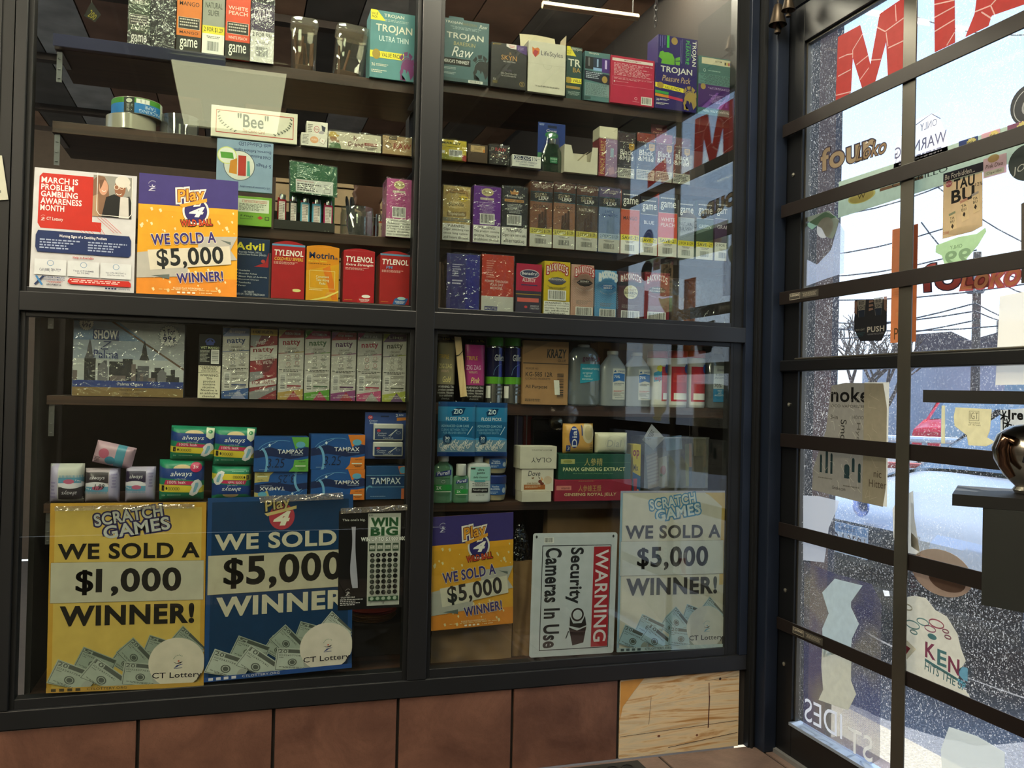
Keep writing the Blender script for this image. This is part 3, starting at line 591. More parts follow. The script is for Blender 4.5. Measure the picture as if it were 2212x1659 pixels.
def pushart(g):
    for x in (.08, .60):
        g.p([(x, .02), (x + .28, .02), (x + .24, .42), (x + .06, .42)], '9a9488'); g.p([(x + .04, .26), (x + .25, .26), (x + .24, .42), (x + .07, .42)], '24344c'); g.t('BUD\nLIGHT', x + .03, .05, x + .26, .24, '282c3c', b=.03)
    for k in range(3): g.p([(.46, .06 + k * .09), (.58, .06 + k * .09), (.6, .1 + k * .09), (.46, .12 + k * .09)], 'a87860')
    g.p([(.0, .02), (.1, .05), (.08, .35), (0, .3)], '9a6a54'); g.p([(.9, .02), (1, .02), (1, .36), (.92, .3)], '9a6a54')
    g.t('PUSH', .42, .66, .94, .79, 'cfc8b8', b=.05); g.t('BUD LIGHT', .06, .69, .34, .73, 'a8a498'); g.bars(.42, .82, .94, .86, 2, '8a8a92'); g.bars(.06, .78, .36, .88, 3, '1f5a6a')
decal('push_sticker', 'black push sticker with two cans in hands on the door glass', 'sticker', [(1847, 648), (1916, 646), (1915, 712), (1904, 736), (1858, 737), (1845, 712)], VIN('12141e', .15), pushart)
decal('faded_sticker', 'faded green and grey round sticker by the door stile', 'sticker', [(1741, 470), (1790, 455), (1812, 476), (1806, 500), (1798, 516), (1785, 512), (1775, 492), (1758, 484), (1741, 476)], VIN('94a090', .6), lambda g: [g.p([(0, .25), (.6, .0), (.95, .3), (.5, .3), (.2, .5)], '5f8a6a'), g.e(.6, .55, .25, .35, '9a9890')])
def vape(g):
    g.t('noke', .26, .04, .76, .17, '1c1c1e', b=.04); g.t('OCO VAPORIZER', .26, .19, .72, .215, '5a564e'); g.r(.7, 0, 1, 1, 'b4aa8c')
    g.t('3-in', .26, .28, .36, .32, '4a4640'); g.t('Smoke', .40, .32, .48, .60, '3a3834', rot=90); g.t('Hydro', .60, .34, .66, .60, '6a665c', rot=90); g.t('HOOO', .56, .28, .70, .31, '5a564e')
    for x, y, h, w in ((.12, .66, .14, .03), (.20, .60, .20, .035), (.27, .64, .16, .03), (.46, .72, .1, .07), (.56, .66, .1, .035), (.64, .70, .14, .035)): g.r(x, y, x + w, y + h, '27525c'); g.e(x + w / 2, y, w / 2, .02, '27525c'); g.l -= 2
    g.t('nic\nHitter', .78, .72, .99, .86, '6a5c44'); g.t('iSmoke.com', .3, .9, .48, .93, '4a4640'); g.bars(.1, .84, .3, .86, 1, '7a766a'); g.bars(.45, .88, .66, .9, 1, '7a766a')
    rn = random.Random(3)
    for k in range(40):
        u, v = rn.random() * .9, rn.random() * .9; g.pl([(u, v), (u + rn.uniform(-.04, .06), v + rn.uniform(0, .08)), (u + rn.uniform(0, .1), v + rn.uniform(.03, .1))], .0005, 'e8e2c8')
decal('vapor_poster', 'large crackled grey and tan vapor poster on the lower glass', 'poster', [(1796, 833), (1826, 827), (1908, 828), (1916, 880), (1914, 1050), (1907, 1095), (1840, 1080), (1754, 1058), (1757, 1010), (1784, 930)], VIN('9b968a', .6), vape, bb=(1757, 827, 1916, 1095))
def crack(g):
    g.t('IGT', .4, .12, .6, .3, '8a8468', b=0); g.fr(.38, .08, .62, .34, .001, '8a8468'); g.t('Symbol\nof Trust', .36, .37, .66, .47, '8a8468')
decal('peeling_sticker', 'peeling cream sticker between the two black counters', 'sticker', [(2064, 880), (2142, 884), (2138, 930), (2132, 945), (2150, 955), (2130, 964), (2092, 962), (2088, 940), (2062, 920), (2060, 900)], VIN('ded2a0', .75), crack)
decal('peeling_strip', 'narrow peeling cream strip left of the peeling sticker', 'sticker', [(2034, 876), (2041, 876), (2041, 958), (2033, 958)], VIN('dcd4a8', .75))
decal('palm_sticker', 'white sticker with black palm trees at the right edge', 'sticker', [(2161, 886), (2240, 880), (2240, 944), (2166, 940), (2161, 932)], VIN('d0cfc8', .7), lambda g: [g.t('Irena', .22, .1, .99, .45, '141414', b=.08), g.t('All Nat', .3, .62, .9, .78, '2a2a2a'), g.ln(.08, .3, .10, 1, .003, '141414'), g.ln(.2, .6, .22, 1, .003, '141414')] + [g.ln(.1 + .12 * k_, .32 + .28 * k_, .1 + .12 * k_ + .12 * cos(a), .32 + .28 * k_ + .2 * sin(a), .003, '141414') for k_ in (0, 1) for a in (0.2, 1.2, 2.4, 3.3, 4.4, 5.3)])
decal('round_sticker', 'round black crest sticker cut by the right edge', 'sticker', [(2226 + 44 * cos(radians(a)), 226 + 46 * sin(radians(a)) - .25 * 44 * cos(radians(a))) for a in range(0, 360, 12)], VIN('1c2230', .2), lambda g: [g.arc(.5, .5, .4, .4, 0, 360, .002, 'c8ccd4', 40), g.t('G', .3, .3, .6, .7, 'b8bcc8', sh=.2)])
decal('round_sticker', 'round dark green sticker on the banner at the right edge', 'sticker', [(2222 + 44 * cos(radians(a)), 350 + 40 * sin(radians(a)) - .2 * 44 * cos(radians(a))) for a in range(0, 360, 12)], VIN('1e2e30', .2), lambda g: [g.t('JOE', .1, .5, .6, .75, 'd8dcd8', sh=.2, rot=-10)], X=XS - .0022)
decal('round_sticker', 'dark round patch under the third bar at the right edge', 'sticker', [(2206, 440), (2240, 425), (2240, 610), (2206, 612)], VIN('5a5048', .5))
# see-through vinyl with torn pieces
def dots():
    m, t, o = nt('perforated_film'); L = t.links.new; tx = nd(t, 'TexCoord'); mp = nd(t, 'Mapping'); mp.inputs['Rotation'].default_value = (0, 0, 0); L(tx.outputs['Object'], mp.inputs[0])
    v = nd(t, 'TexVoronoi', Scale=420.); v.inputs['Randomness'].default_value = 0; L(mp.outputs[0], v.inputs['Vector'])
    c = nd(t, 'Math', operation='GREATER_THAN'); c.inputs[1].default_value = .50; L(v.outputs['Distance'], c.inputs[0])
    n = nd(t, 'TexNoise', Scale=7., Detail=2.); L(tx.outputs['Object'], n.inputs['Vector']); r = nd(t, 'ValToRGB'); L(n.outputs['Fac'], r.inputs[0]); e = r.color_ramp.elements
    e[0].position = .4; e[0].color = (*lin('4c4a6a'), 1); e[1].position = .62; e[1].color = (*lin('7a7468'), 1)
    d = nd(t, 'BsdfDiffuse'); L(r.outputs[0], d.inputs[0]); tl = nd(t, 'BsdfTranslucent'); L(r.outputs[0], tl.inputs[0]); m1 = nd(t, 'MixShader', Fac=.35); L(d.outputs[0], m1.inputs[1]); L(tl.outputs[0], m1.inputs[2])
    tr = nd(t, 'BsdfTransparent'); ms = nd(t, 'MixShader'); L(c.outputs[0], ms.inputs[0]); L(tr.outputs[0], ms.inputs[1]); L(m1.outputs[0], ms.inputs[2]); L(ms.outputs[0], o.inputs[0]); return m
decal('window_film', 'perforated see-through film on the lower left of the door glass', 'film', [(1737, 1213), (1800, 1238), (1882, 1262), (1900, 1295), (1904, 1310), (1900, 1640), (1880, 1652), (1735, 1566)], dots())
decal('torn_patch', 'zigzag torn pale blue patch on the perforated film', 'sticker', [(1803, 1250), (1863, 1265), (1838, 1300), (1838, 1312), (1855, 1348), (1840, 1380), (1838, 1402), (1778, 1420), (1776, 1358), (1790, 1325), (1776, 1280)], VIN('cfdad6', .85), X=XS - .0010)
decal('torn_patch', 'lower zigzag torn cream patch on the perforated film', 'sticker', [(1776, 1395), (1840, 1405), (1838, 1450), (1838, 1470), (1849, 1500), (1832, 1534), (1820, 1530), (1768, 1512), (1778, 1490), (1774, 1440)], VIN('e0dcc6', .85), X=XS - .0010)
skewdecal('vinyl_lettering', 'white mirrored lettering near the foot of the perforated film', 'lettering', [(1738, 1512), (1885, 1580), (1885, 1650), (1738, 1570)], lambda g: [g.t('ST', .66, .2, 1.0, 1., 'e8e4d4', b=0, mir=1), g.t('IDES', 0, -.1, .58, .75, 'e0e4f0', b=0, mir=1)], X=XS - .0010)
def kenoart(g):
    rn = random.Random(5)
    for cx, cy, r, c in ((.28, .33, .12, '6aa8b0'), (.42, .24, .1, '6aa8b0'), (.52, .3, .09, 'b86a90'), (.6, .2, .12, 'c04a70'), (.72, .26, .05, 'a85878'), (.3, .43, .06, '6aa8b0'), (.2, .1, .09, 'c8c0a0'), (.75, .33, .05, 'a05070')): g.arc(cx, cy, r * .8, r * .45, 0, 360, .003, c, 20)
    g.t('K', .46, .5, .6, .72, '9c3468', b=.05); g.t('E', .62, .54, .74, .76, '3a8a98', b=.05); g.t('N', .76, .58, .9, .8, '9c3468', b=.05); g.e(.98, .74, .09, .09, '3a7a88')
    g.p([(.46, .74), (.98, .86), (.98, .9), (.46, .78)], '3a8a98'); g.t('HITS THE SP', .46, .82, .98, .94, '3f7f88', rot=6)
    g.p([(.0, .46), (.34, .66), (.14, .98), (.0, .98)], 'e8e2cc'); g.p([(.02, .6), (.26, .68), (.12, .95), (0, .98)], 'c02a58'); g.e(.55, .4, .06, .04, '3a8a98')
decal('lottery_sticker', 'torn cream number-game sticker right of the upright bar', 'sticker', [(1958, 1290), (1975, 1287), (2000, 1292), (2020, 1318), (2045, 1332), (2068, 1370), (2075, 1400), (2086, 1428), (2072, 1450), (2068, 1478), (2086, 1492), (2096, 1508), (2040, 1486), (1958, 1452)], VIN('d0cab6', .75), kenoart, bb=(1930, 1287, 2090, 1500))
decal('round_sticker', 'brown round sticker behind the fifth bar', 'sticker', [(2035 + 66 * cos(radians(a)), 1238 + 50 * sin(radians(a)) + .25 * 66 * cos(radians(a))) for a in range(0, 360, 12)], VIN('b59a84', .6), lambda g: [g.e(.6, .62, .3, .25, '7a5a4a')], X=XS + .0003)
decal('torn_sticker', 'torn white sticker edge left of the upright bar', 'sticker', [(1928, 1100), (1938, 1080), (1972, 1060), (1975, 1120), (1988, 1200), (1940, 1190), (1930, 1160)], VIN('d8d4c8', .7))
decal('tape_residue', 'frosted patch of old adhesive below the vapor poster', 'residue', [(1735, 1070), (1770, 1072), (1812, 1082), (1808, 1100), (1790, 1140), (1780, 1215), (1735, 1210)], glass(.04, 'fff', .2, .45, 'c8ccd4'))
decal('tape_residue', 'frosted curve of adhesive under the faded round sticker', 'residue', [(1741, 560), (1765, 572), (1795, 540), (1812, 480), (1824, 500), (1822, 590), (1790, 600), (1741, 618)], glass(.04, 'fff', .2, .35, 'b8c4dc'))
decal('tape_residue', 'scratched frosted panel between bars right of the upright', 'residue', [(1968, 1062), (2070, 1070), (2112, 1098), (2122, 1140), (2122, 1238), (2000, 1202), (1968, 1180)], glass(.04, 'fff', .2, .16, 'dfe8f0'))
decal('tape_residue', 'white weathered patch at the right edge of the third and fourth gaps', 'residue', [(2160, 640), (2240, 625), (2240, 830), (2150, 832)], glass(.04, 'fff', .2, .75, 'eeeae0'))
decal('tape_residue', 'rubbed white square low on the door glass', 'residue', [(2032, 1620), (2050, 1570), (2110, 1590), (2170, 1625), (2170, 1700), (2036, 1680)], glass(.04, 'fff', .2, .5, 'd8dcd4'))
decal('small_tag', 'tiny white square tag on the door glass', 'sticker', [(1907, 1275), (1920, 1277), (1922, 1288), (1911, 1288)], VIN('f0f0f0', .7))

# ------------------------------------------------------------------ bells hung over the door
bb_ = empty('door_bell', WX(1685, 30, 1.46), 'brass bells hanging from the top of the door post', 'bell'); c0 = bb_.matrix_world.translation
BR = mat('4c4238', .35, .85)
def bell(c, s_, nm):
    b = MB(); b.lathe(c, [(.002 * s_, .052 * s_), (.010 * s_, .050 * s_), (.014 * s_, .04 * s_), (.018 * s_, .02 * s_), (.023 * s_, 0), (.026 * s_, -.008 * s_), (.024 * s_, -.008 * s_), (.018 * s_, .004 * s_), (.010 * s_, .03 * s_)], BR, 24, cap=False)
    b.lathe((c[0], c[1], c[2] - .024 * s_), [(.003 * s_, .02 * s_), (.005 * s_, .006 * s_), (.010 * s_, -.002 * s_), (.009 * s_, -.008 * s_)], BR, 14); b.build(nm, bb_, smooth=True)
bell(WX(1680, 48, 1.46), 1.0, 'bell'); bell(WX(1703, 18, 1.45), .75, 'bell')
b = MB(); q = WX(1680, -20, 1.46); b.tube([q + Vector((0, 0, .04)), WX(1680, 6, 1.46)], .002, BR); b.box(q.x - .01, 1.47, q.y - .01, q.y + .01, q.z + .03, q.z + .045, BR); b.build('hanger', bb_)

# ------------------------------------------------------------------ black counters and chrome pot close to the right edge
def counter():
    T = 1.62                                            # distance from the camera to the near edge
    def A(px, py, t=T): d = ray(px, py); d = d / hypot(d.x, d.y); return CAM + d * t
    dirn = Vector((.66, -.75, 0)).normalized(); nrm = Vector((.73, .68, 0)).normalized()
    def slab(px, pt, pb, ln_, dp, name, lab, m):
        a, b_ = A(px, pt), A(px, pb); z0, z1 = b_.z, a.z; p = Vector((a.x, a.y, 0)); o = MB()
        q = [p, p + dirn * ln_, p + dirn * ln_ + nrm * dp, p + nrm * dp]
        o.quadslab([(v.x, v.y, z0) for v in q], (0, 0, 1), z1 - z0, m); return tag(o.build(name, base=(p.x, p.y, z0)), lab[0], lab[1]), p, z0, z1
    BK = mat('0b0b0c', .5)
    _, p1, a0, a1 = slab(1994, 842, 869, .55, .16, 'shelf_slab', ('upper thick black shelf jutting in from the right', 'shelf'), BK)
    _, p2, b0, b1 = slab(2057, 1067, 1092, .5, .18, 'counter_slab', ('lower thick black counter holding the chrome pot', 'counter'), BK)
    o = MB(); a = A(2123, 1103); c = A(2116, 1306); p = Vector((a.x, a.y, 0)); dirn = Vector((.39, -.92, 0)).normalized(); q = [p, p + dirn * .4, p + dirn * .4 + nrm * .14, p + nrm * .14]
    o.quadslab([(v.x, v.y, c.z) for v in q], (0, 0, 1), b0 - c.z - .0005, mat('1d1f1e', .5)); tag(o.build('equipment_box', base=(p.x, p.y, c.z)), 'dark grey box under the lower black counter', 'box')
    k = A(2236, 1066, T + .10); CH = mat('d4cdc2', .22, 1.0, .0)
    e_ = empty('chrome_pot', (k.x, k.y, b1), 'rounded chrome pot standing on the lower black counter', 'pot')
    o = MB(); o.lathe((k.x, k.y, b1 + .0004), [(.03, 0), (.034, .006), (.03, .012), (.048, .03), (.062, .055), (.066, .075), (.058, .098), (.04, .112), (.012, .118)], CH, 36); o.build('body', e_, smooth=True)
    o = MB(); c = k + Vector((0, 0, 0)); dv = (CAM - k); dv.z = 0; dv.normalize(); sd_ = Vector((-dv.y, dv.x, 0))
    h = [Vector((c.x, c.y, b1 + .06)) + dv * .058 + sd_ * (-.03) + Vector((0, 0, z)) - sd_ * (.018 * sin(t)) for z, t in ((.03, 0), (.034, .8), (.015, 1.57), (-.01, 2.2), (-.03, 3.))]
    o.tube(h, [.008, .01, .01, .009, .006], mat('8a6a5a', .15, 1.0, 0), 12); o.build('handle', e_, smooth=True)
    o = MB(); o.box(-.02, .02, -.002, .004, -.02, .02, mat('1a1c24', .2), .001, Matrix.Translation(Vector((c.x, c.y, b1 + .07)) + dv * .064 + sd_ * .005) @ Matrix.Rotation(atan2(dv.y, dv.x) + pi / 2, 4, 'Z') @ Matrix.Rotation(.25, 4, 'Y')); o.build('display', e_)
counter()
# mat on the floor
mt_ = MB(); c = WZ(1150, 1650, .01); d = WZ(1372, 1637, .01); mt_.box(d.x - 2.2, d.x, -2.0, -.035, .0005, .012, mat('1c1b1a', .8), .003)
for i in range(14):
    for j in range(4):
        mt_.lathe((d.x - .05 - .042 * i, -.075 - .042 * j, .0122), [(.014, 0), (.0185, 0), (.0185, .002), (.014, .002)], mat('121110', .8), 18, cap=False); mt_.lathe((d.x - .05 - .042 * i, -.075 - .042 * j, .0121), [(.014, 0), (.013, .0004)], mat('050505', .9), 18)
tag(mt_.build('floor_mat', base=(d.x - .5, -.3, 0)), 'black rubber mat with ring pattern on the floor tiles', 'mat')
# ------------------------------------------------------------------ street outside the door
GZ = -.28
def OP(px, py, dist): d = ray(px, py); return CAM + d * (dist / hypot(d.x, d.y))
CONC = mat('a49a88', .9, 0, .25, 90., bump=.3); ASPH = mat('6c6c70', .9, 0, .3, 60., bump=.3)
a = MB(); a.box(1.556, 2.5, -14, 20, GZ - .2, GZ, CONC); struct(a, 'pavement')
a = MB(); a.box(2.5, 90, -60, 90, GZ - .3, GZ - .02, ASPH); struct(a, 'street')
a = MB(); a.box(1.50, 1.556, -1.25, .02, GZ - .2, .012, mat('7a7a7c', .5, .5)); struct(a, 'trim_threshold')
# posts just outside the glass
a = MB(); p = OP(1755, 800, 3.3); a.box(p.x - .045, p.x + .045, p.y - .045, p.y + .045, GZ, 3.2, mat('5a4038', .6)); tag(a.build('porch_post', base=(p.x, p.y, GZ)), 'brown square post just outside the door glass', 'post')
a = MB(); p = OP(1784, 800, 3.5); a.box(p.x - .03, p.x + .03, p.y - .03, p.y + .03, GZ, 3.2, mat('2a2a38', .6)); tag(a.build('porch_post', base=(p.x, p.y, GZ)), 'thin dark post behind the brown porch post', 'post')
def car(name, label, X, Yc, wd, col, s=1., detail=True, rot=0.):
    e_ = empty(name, (X, Yc, GZ), label, 'car'); T = Matrix.Translation((X, Yc, GZ)) @ Matrix.Rotation(rot, 4, 'Z') @ Matrix.Scale(s, 4)
    prof = [(.12, .20), (.02, .24), (-.02, .42), (.0, .55), (.03, .72), (.12, .80), (.5, .88), (1.05, .97)]
    hw = lambda z: wd / 2 * (1 - .10 * max(0, z - .7) ** 1.2)
    def P(u, w, pr):
        i = min(int(u), len(pr) - 2); t = u - i; x = pr[i][0] * (1 - t) + pr[i + 1][0] * t; z = pr[i][1] * (1 - t) + pr[i + 1][1] * t
        k = 2 * w - 1; return T @ Vector((x + .16 * abs(k) ** 3, k * hw(z), z - .05 * abs(k) ** 4))
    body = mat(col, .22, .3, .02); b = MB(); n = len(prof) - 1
    b.grid(lambda u, w: P(4 + u * 3, w, prof), 9, 20, mat('a4a8b0', .2, .4, .02) if detail else body); b.grid(lambda u, w: P(u * 4, w, prof), 12, 20, body)  # hood coloured paler than the dark body to stand in for sun glare
    sidep = [(.28, .28), (.3, .75), (1.05, .92), (1.2, .95), (4.0, .95), (4.4, .85), (4.45, .3)]
    for s_ in (-1, 1):
        q = [T @ Vector((x, s_ * wd / 2, z)) for x, z in sidep]; b.quadslab(q, T.to_3x3() @ Vector((0, -s_, 0)), .04, body)
    b.quadslab([T @ Vector((4.45, -wd / 2, .25)), T @ Vector((4.45, wd / 2, .25)), T @ Vector((4.4, wd / 2, .9)), T @ Vector((4.4, -wd / 2, .9))], (-1, 0, 0), .05, body)
    b.build('body', e_, smooth=True)
    b = MB(); rf = [(1.05, .96), (1.75, 1.40), (2.4, 1.46), (3.2, 1.44), (4.0, 1.05), (4.35, .93)]; hw2 = lambda z: wd / 2 * (.98 - .28 * max(0, z - .95))
    def Q(u, w):
        u *= 5; i = min(int(u), 4); t = u - i; x = rf[i][0] * (1 - t) + rf[i + 1][0] * t; z = rf[i][1] * (1 - t) + rf[i + 1][1] * t; k = 2 * w - 1
        return T @ Vector((x + .12 * abs(k) ** 2 * (1 if x < 2 else 0), k * hw2(z), z - .04 * k * k))
    b.grid(Q, 20, 12, body); b.build('roof', e_, smooth=True)
    b = MB(); b.grid(lambda u, w: Q(.01 + u * .185, .06 + w * .88) + Vector((-.012, 0, .012)), 8, 12, mat('3a4a5c', .06, 0, 0, spec=.8)); b.build('windshield', e_, smooth=True)
    for s_ in (-1, 1):
        b = MB(); b.quadslab([T @ Vector((x, s_ * hw2(z) * .99, z)) for x, z in ((1.3, .97), (1.8, 1.36), (3.15, 1.38), (3.9, 1.0))], (0, s_, 0), .012, mat('20262e', .1)); b.build('side_window', e_)
    for x in (.85, 3.6):
        for s_ in (-1, 1):
            b = MB(); M = T @ Matrix.Translation((x, s_ * (wd / 2 - .08), .33)) @ Matrix.Rotation(pi / 2, 4, 'X')
            b.lathe((0, 0, 0), [(.2, -.11), (.32, -.11), (.335, -.08), (.335, .08), (.32, .11), (.2, .11)], mat('151515', .8), 24, M=M); b.lathe((0, 0, 0), [(.19, -.115), (.05, -.118)], mat('8a8c90', .3, .8), 12, M=M); b.lathe((0, 0, 0), [(.19, .115), (.05, .118)], mat('8a8c90', .3, .8), 12, M=M); b.build('wheel', e_, smooth=True)
    if detail:
        for s_ in (-1, 1):
            b = MB(); b.grid(lambda u, w: P(3.3 + u * 1.2, .5 + s_ * (.27 + .19 * w), prof) + Vector((-.012, 0, 0)), 5, 8, mat('8fa4c8', .08, .2, 0, spec=.9)); b.build('headlight', e_, smooth=True)
        b = MB(); b.grid(lambda u, w: P(2.9 + u * 1.3, .27 + .46 * w, prof) + Vector((-.008, 0, 0)), 5, 10, mat('14161a', .4)); b.build('grille', e_, smooth=True)
        b = MB(); b.lathe((0, 0, 0), [(.06, 0), (.06, .012), (.045, .016)], mat('7c8cc0', .2, .8), 24, M=T @ Matrix.Translation((.055, 0.0, .835)) @ Matrix.Rotation(-pi / 2, 4, 'Y')); b.build('badge', e_, smooth=True)
        b = MB(); c = T @ Vector((-.035, 0.0, .655)); b.box(c.x - .004, c.x, c.y - .153, c.y + .153, c.z - .076, c.z + .076, 'b8cce4', .003)
        g = planeG(b, (c.x - .004, c.y + .153, c.z + .076), (0, -.306, 0), (0, 0, -.152), (-1, 0, 0)); g.r(.02, .03, .98, .3, '6c9cd0'); g.t('Connecticut', .3, .06, .7, .22, '2a4a7a').t('BR·L3591', .06, .34, .94, .88, '28304a', b=.0); b.build('license_plate', e_)
    return e_
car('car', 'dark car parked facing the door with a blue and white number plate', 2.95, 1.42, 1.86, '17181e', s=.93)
p = OP(2062, 945, 20); car('car', 'small red car far across the street', p.x, p.y, 1.7, 'c02030', detail=False, rot=.6)
# parked white van beyond
p = OP(2200, 960, 12.5); e_ = empty('van', (p.x, p.y, GZ), 'pale blue van parked further along the kerb', 'van')
b = MB(); b.box(p.x - .4, p.x + 3.6, p.y - 1.0, p.y + .9, GZ + .3, GZ + 1.35, mat('8fa0aa', .4), .12); b.build('body', e_, smooth=True)
b = MB(); b.box(p.x + .6, p.x + 3.6, p.y - .95, p.y + .85, GZ + 1.3, GZ + 2.0, mat('7c8f9a', .4), .12); b.build('cabin', e_, smooth=True)
for dx in (.4, 2.9):
    for dy in (-.92, .82): b = MB(); b.lathe((0, 0, 0), [(.3, -.1), (.32, -.08), (.32, .08), (.3, .1)], mat('151515', .8), 20, M=Matrix.Translation((p.x + dx, p.y + dy, GZ + .32)) @ Matrix.Rotation(pi / 2, 4, 'X')); b.build('wheel', e_, smooth=True)
# buildings
def block(name, label, pa, pb, ytop, dist, dp, col, wins=(), roof=None):
    A, B = OP(pa, 850, dist), OP(pb, 850, dist); zt = OP((pa + pb) / 2, ytop, dist).z; n = Vector((A.x + B.x, A.y + B.y - 2 * CAM.y, 0)).normalized() * dp
    e_ = empty(name, (A.x, A.y, GZ), label, 'building'); b = MB(); q = [Vector((v.x, v.y, GZ)) for v in (A, B)]; q += [q[1] + n, q[0] + n]
    b.quadslab(q, (0, 0, 1), zt - GZ, mat(col, .8, 0, .08, 2.)); b.build('wall', e_)
    for (x0, y0, x1, y1) in wins:
        b = MB(); P4 = [OP(x0, y0, dist - .05), OP(x1, y0, dist - .05), OP(x1, y1, dist - .05), OP(x0, y1, dist - .05)]; P4[2].x, P4[2].y = P4[1].x, P4[1].y; P4[3].x, P4[3].y = P4[0].x, P4[0].y
        b.quadslab(P4, -n, .03, mat('2c3444', .3)); b.build('window', e_)
    if roof:
        b = MB(); P5 = [OP(x, y, dist - .3) for x, y in roof[0]]; b.quadslab(P5, n, dp + .3, mat(roof[1], .8)); b.build('roof', e_)
block('long_building', 'low pale blue building with small windows across the street', 1862, 2300, 775, 26, 8, 'a4a8b0', [(1998, 816, 2012, 840), (2030, 815, 2044, 845), (2068, 815, 2082, 845), (1880, 818, 1892, 835)], ([(1975, 768), (1978, 722), (2055, 716), (2095, 735), (2165, 715), (2300, 715), (2300, 762)], '4a4448'))
block('brick_building', 'dark low building behind the long pale one at the right edge', 2150, 2500, 690, 42, 6, '7a7268')
# utility pole with wires
p = OP(2107, 800, 16); e_ = empty('utility_pole', (p.x, p.y, GZ), 'wooden utility pole with crossed wires across the street', 'pole')
b = MB(); b.tube([(p.x, p.y, GZ), (p.x, p.y, OP(2107, 545, 16).z)], [.075, .06], mat('5a4c44', .8), 12); b.build('shaft', e_)
b = MB(); t = OP(2107, 600, 15.9); b.lathe((t.x, t.y, t.z - .25), [(.12, 0), (.14, .03), (.14, .4), (.1, .45)], '8a8a8a', 14); b.build('transformer', e_, smooth=True)
WR = mat('3a3c44', .6)
def wire(pts, lab, dist=15., r=.011):
    P3 = [OP(x, y, dist) for x, y in pts]; b = MB(); out = []
    for a_, c in zip(P3, P3[1:]):
        for i in range(6): t = i / 6; out.append(a_.lerp(c, t) - Vector((0, 0, .12 * sin(pi * t))))
    out.append(P3[-1]); b.tube(out, r, WR, 5); tag(b.build('overhead_wire', base=out[0]), lab, 'wire', 'overhead wires outside the door')
for a, b_ in (((1700, 560), (2110, 470)), ((1700, 600), (2110, 540)), ((1700, 648), (2300, 600)), ((1700, 715), (2107, 655)), ((1700, 690), (2107, 672)), ((1700, 705), (2300, 690)), ((1700, 728), (2107, 692)), ((2107, 672), (2300, 700)), ((2107, 655), (2300, 705)), ((2107, 560), (2300, 610)), ((1960, 30), (2240, 75)), ((2020, 400), (2300, 560)), ((1740, 470), (2050, 395)), ((1990, 480), (2107, 585)), ((2107, 560), (2240, 640))):
    wire([a, b_], 'thin black overhead wire against the sky outside the door')
# bare tree
tb = MB(); BARK = mat('5c5048', .9)
def br(p, d, L, r, k):
    q = p + d * L; tb.tube([p, p + d * L * .5 + Vector((random.uniform(-.03, .03), random.uniform(-.03, .03), 0)) * L, q], [r, r * .85, r * .68], BARK, 5)
    if k == 0: return
    for i in range(3 if k > 1 else 4):
        v = (d + Vector((random.uniform(-.75, .75), random.uniform(-.75, .75), random.uniform(-.15, .5)))).normalized(); br(q, v, L * random.uniform(.62, .82), r * .62, k - 1)
random.seed(12)
for px in (1830, 1905):
    tb = MB(); p = OP(px, 850, 19 if px < 1900 else 22); br(Vector((p.x, p.y, GZ)), Vector((0, 0, 1)), 1.0, .09, 5); tag(tb.build('bare_tree', base=(p.x, p.y, GZ)), ('bare winter tree left of the black push sticker' if px < 1900 else 'bare winter tree behind the orange sign'), 'tree')
# guard rail across the lot
e_ = empty('guard_rail', OP(1915, 950, 8.5), 'low white rail across the parking lot', 'rail'); a_, b2 = OP(1905, 945, 9), OP(2300, 955, 9); b2.z = a_.z = OP(1905, 946, 9).z
b = MB(); b.tube([a_, b2], .03, 'd8dce0'); b.tube([a_ - Vector((0, 0, .25)), b2 - Vector((0, 0, .25))], .03, 'b04a40'); b.build('beam', e_)
for k in range(5): v = a_.lerp(b2, k / 4); b = MB(); b.tube([(v.x, v.y, GZ), v], .025, 'a8a8ac'); b.build('post', e_)
# ------------------------------------------------------------------ goods: small printed-design helpers
YL = 'e8d83c'; WH = 'ece8e0'; INK = '26241f'
def warn(g, v0, txt, c=INK, bgc=WH, v1=1., fs=1.):
    L = txt.split('\n'); g.r(0, v0, 1, v1, bgc); st = (v1 - v0 - .03) / len(L)
    for i, s in enumerate(L):
        k = min(.46, .032 * len(s) + .06); g.t(s, .5 - k, v0 + .015 + st * i, .5 + k, v0 + .015 + st * (i + .72), c, b=.02)
def gamebox(c, name, tag_, tc='2c2a28', yl=1, top=0):
    def a(g):
        g.r(0, 0, 1, .30, '26262a'); g.r(0, .30, 1, .308, 'c8c4bc'); g.bars(.1, .06, .9, .10, 1, 'c8c4bc'); g.t('game', .10, .13, .92, .26, 'efebe2', b=.01)
        g.r(0, .308, 1, .70, c)
        L = name.split('\n')
        for i, s in enumerate(L): g.t(s, .5 - .075 * len(s) if len(s) < 6 else .08, .44 + .085 * i - .03 * len(L), .5 + .075 * len(s) if len(s) < 6 else .92, .50 + .085 * i - .03 * len(L), tc, b=.01)
        g.r(0, .70, 1, 1, WH)
        if yl: g.r(.0, .70, 1, .79, YL)
        g.t(tag_, .08, .72, .92, .775, INK); g.bars(.25, .80, .75, .84, 2, '6a6660'); g.bc(.2, .85, .8, .97)
    return a
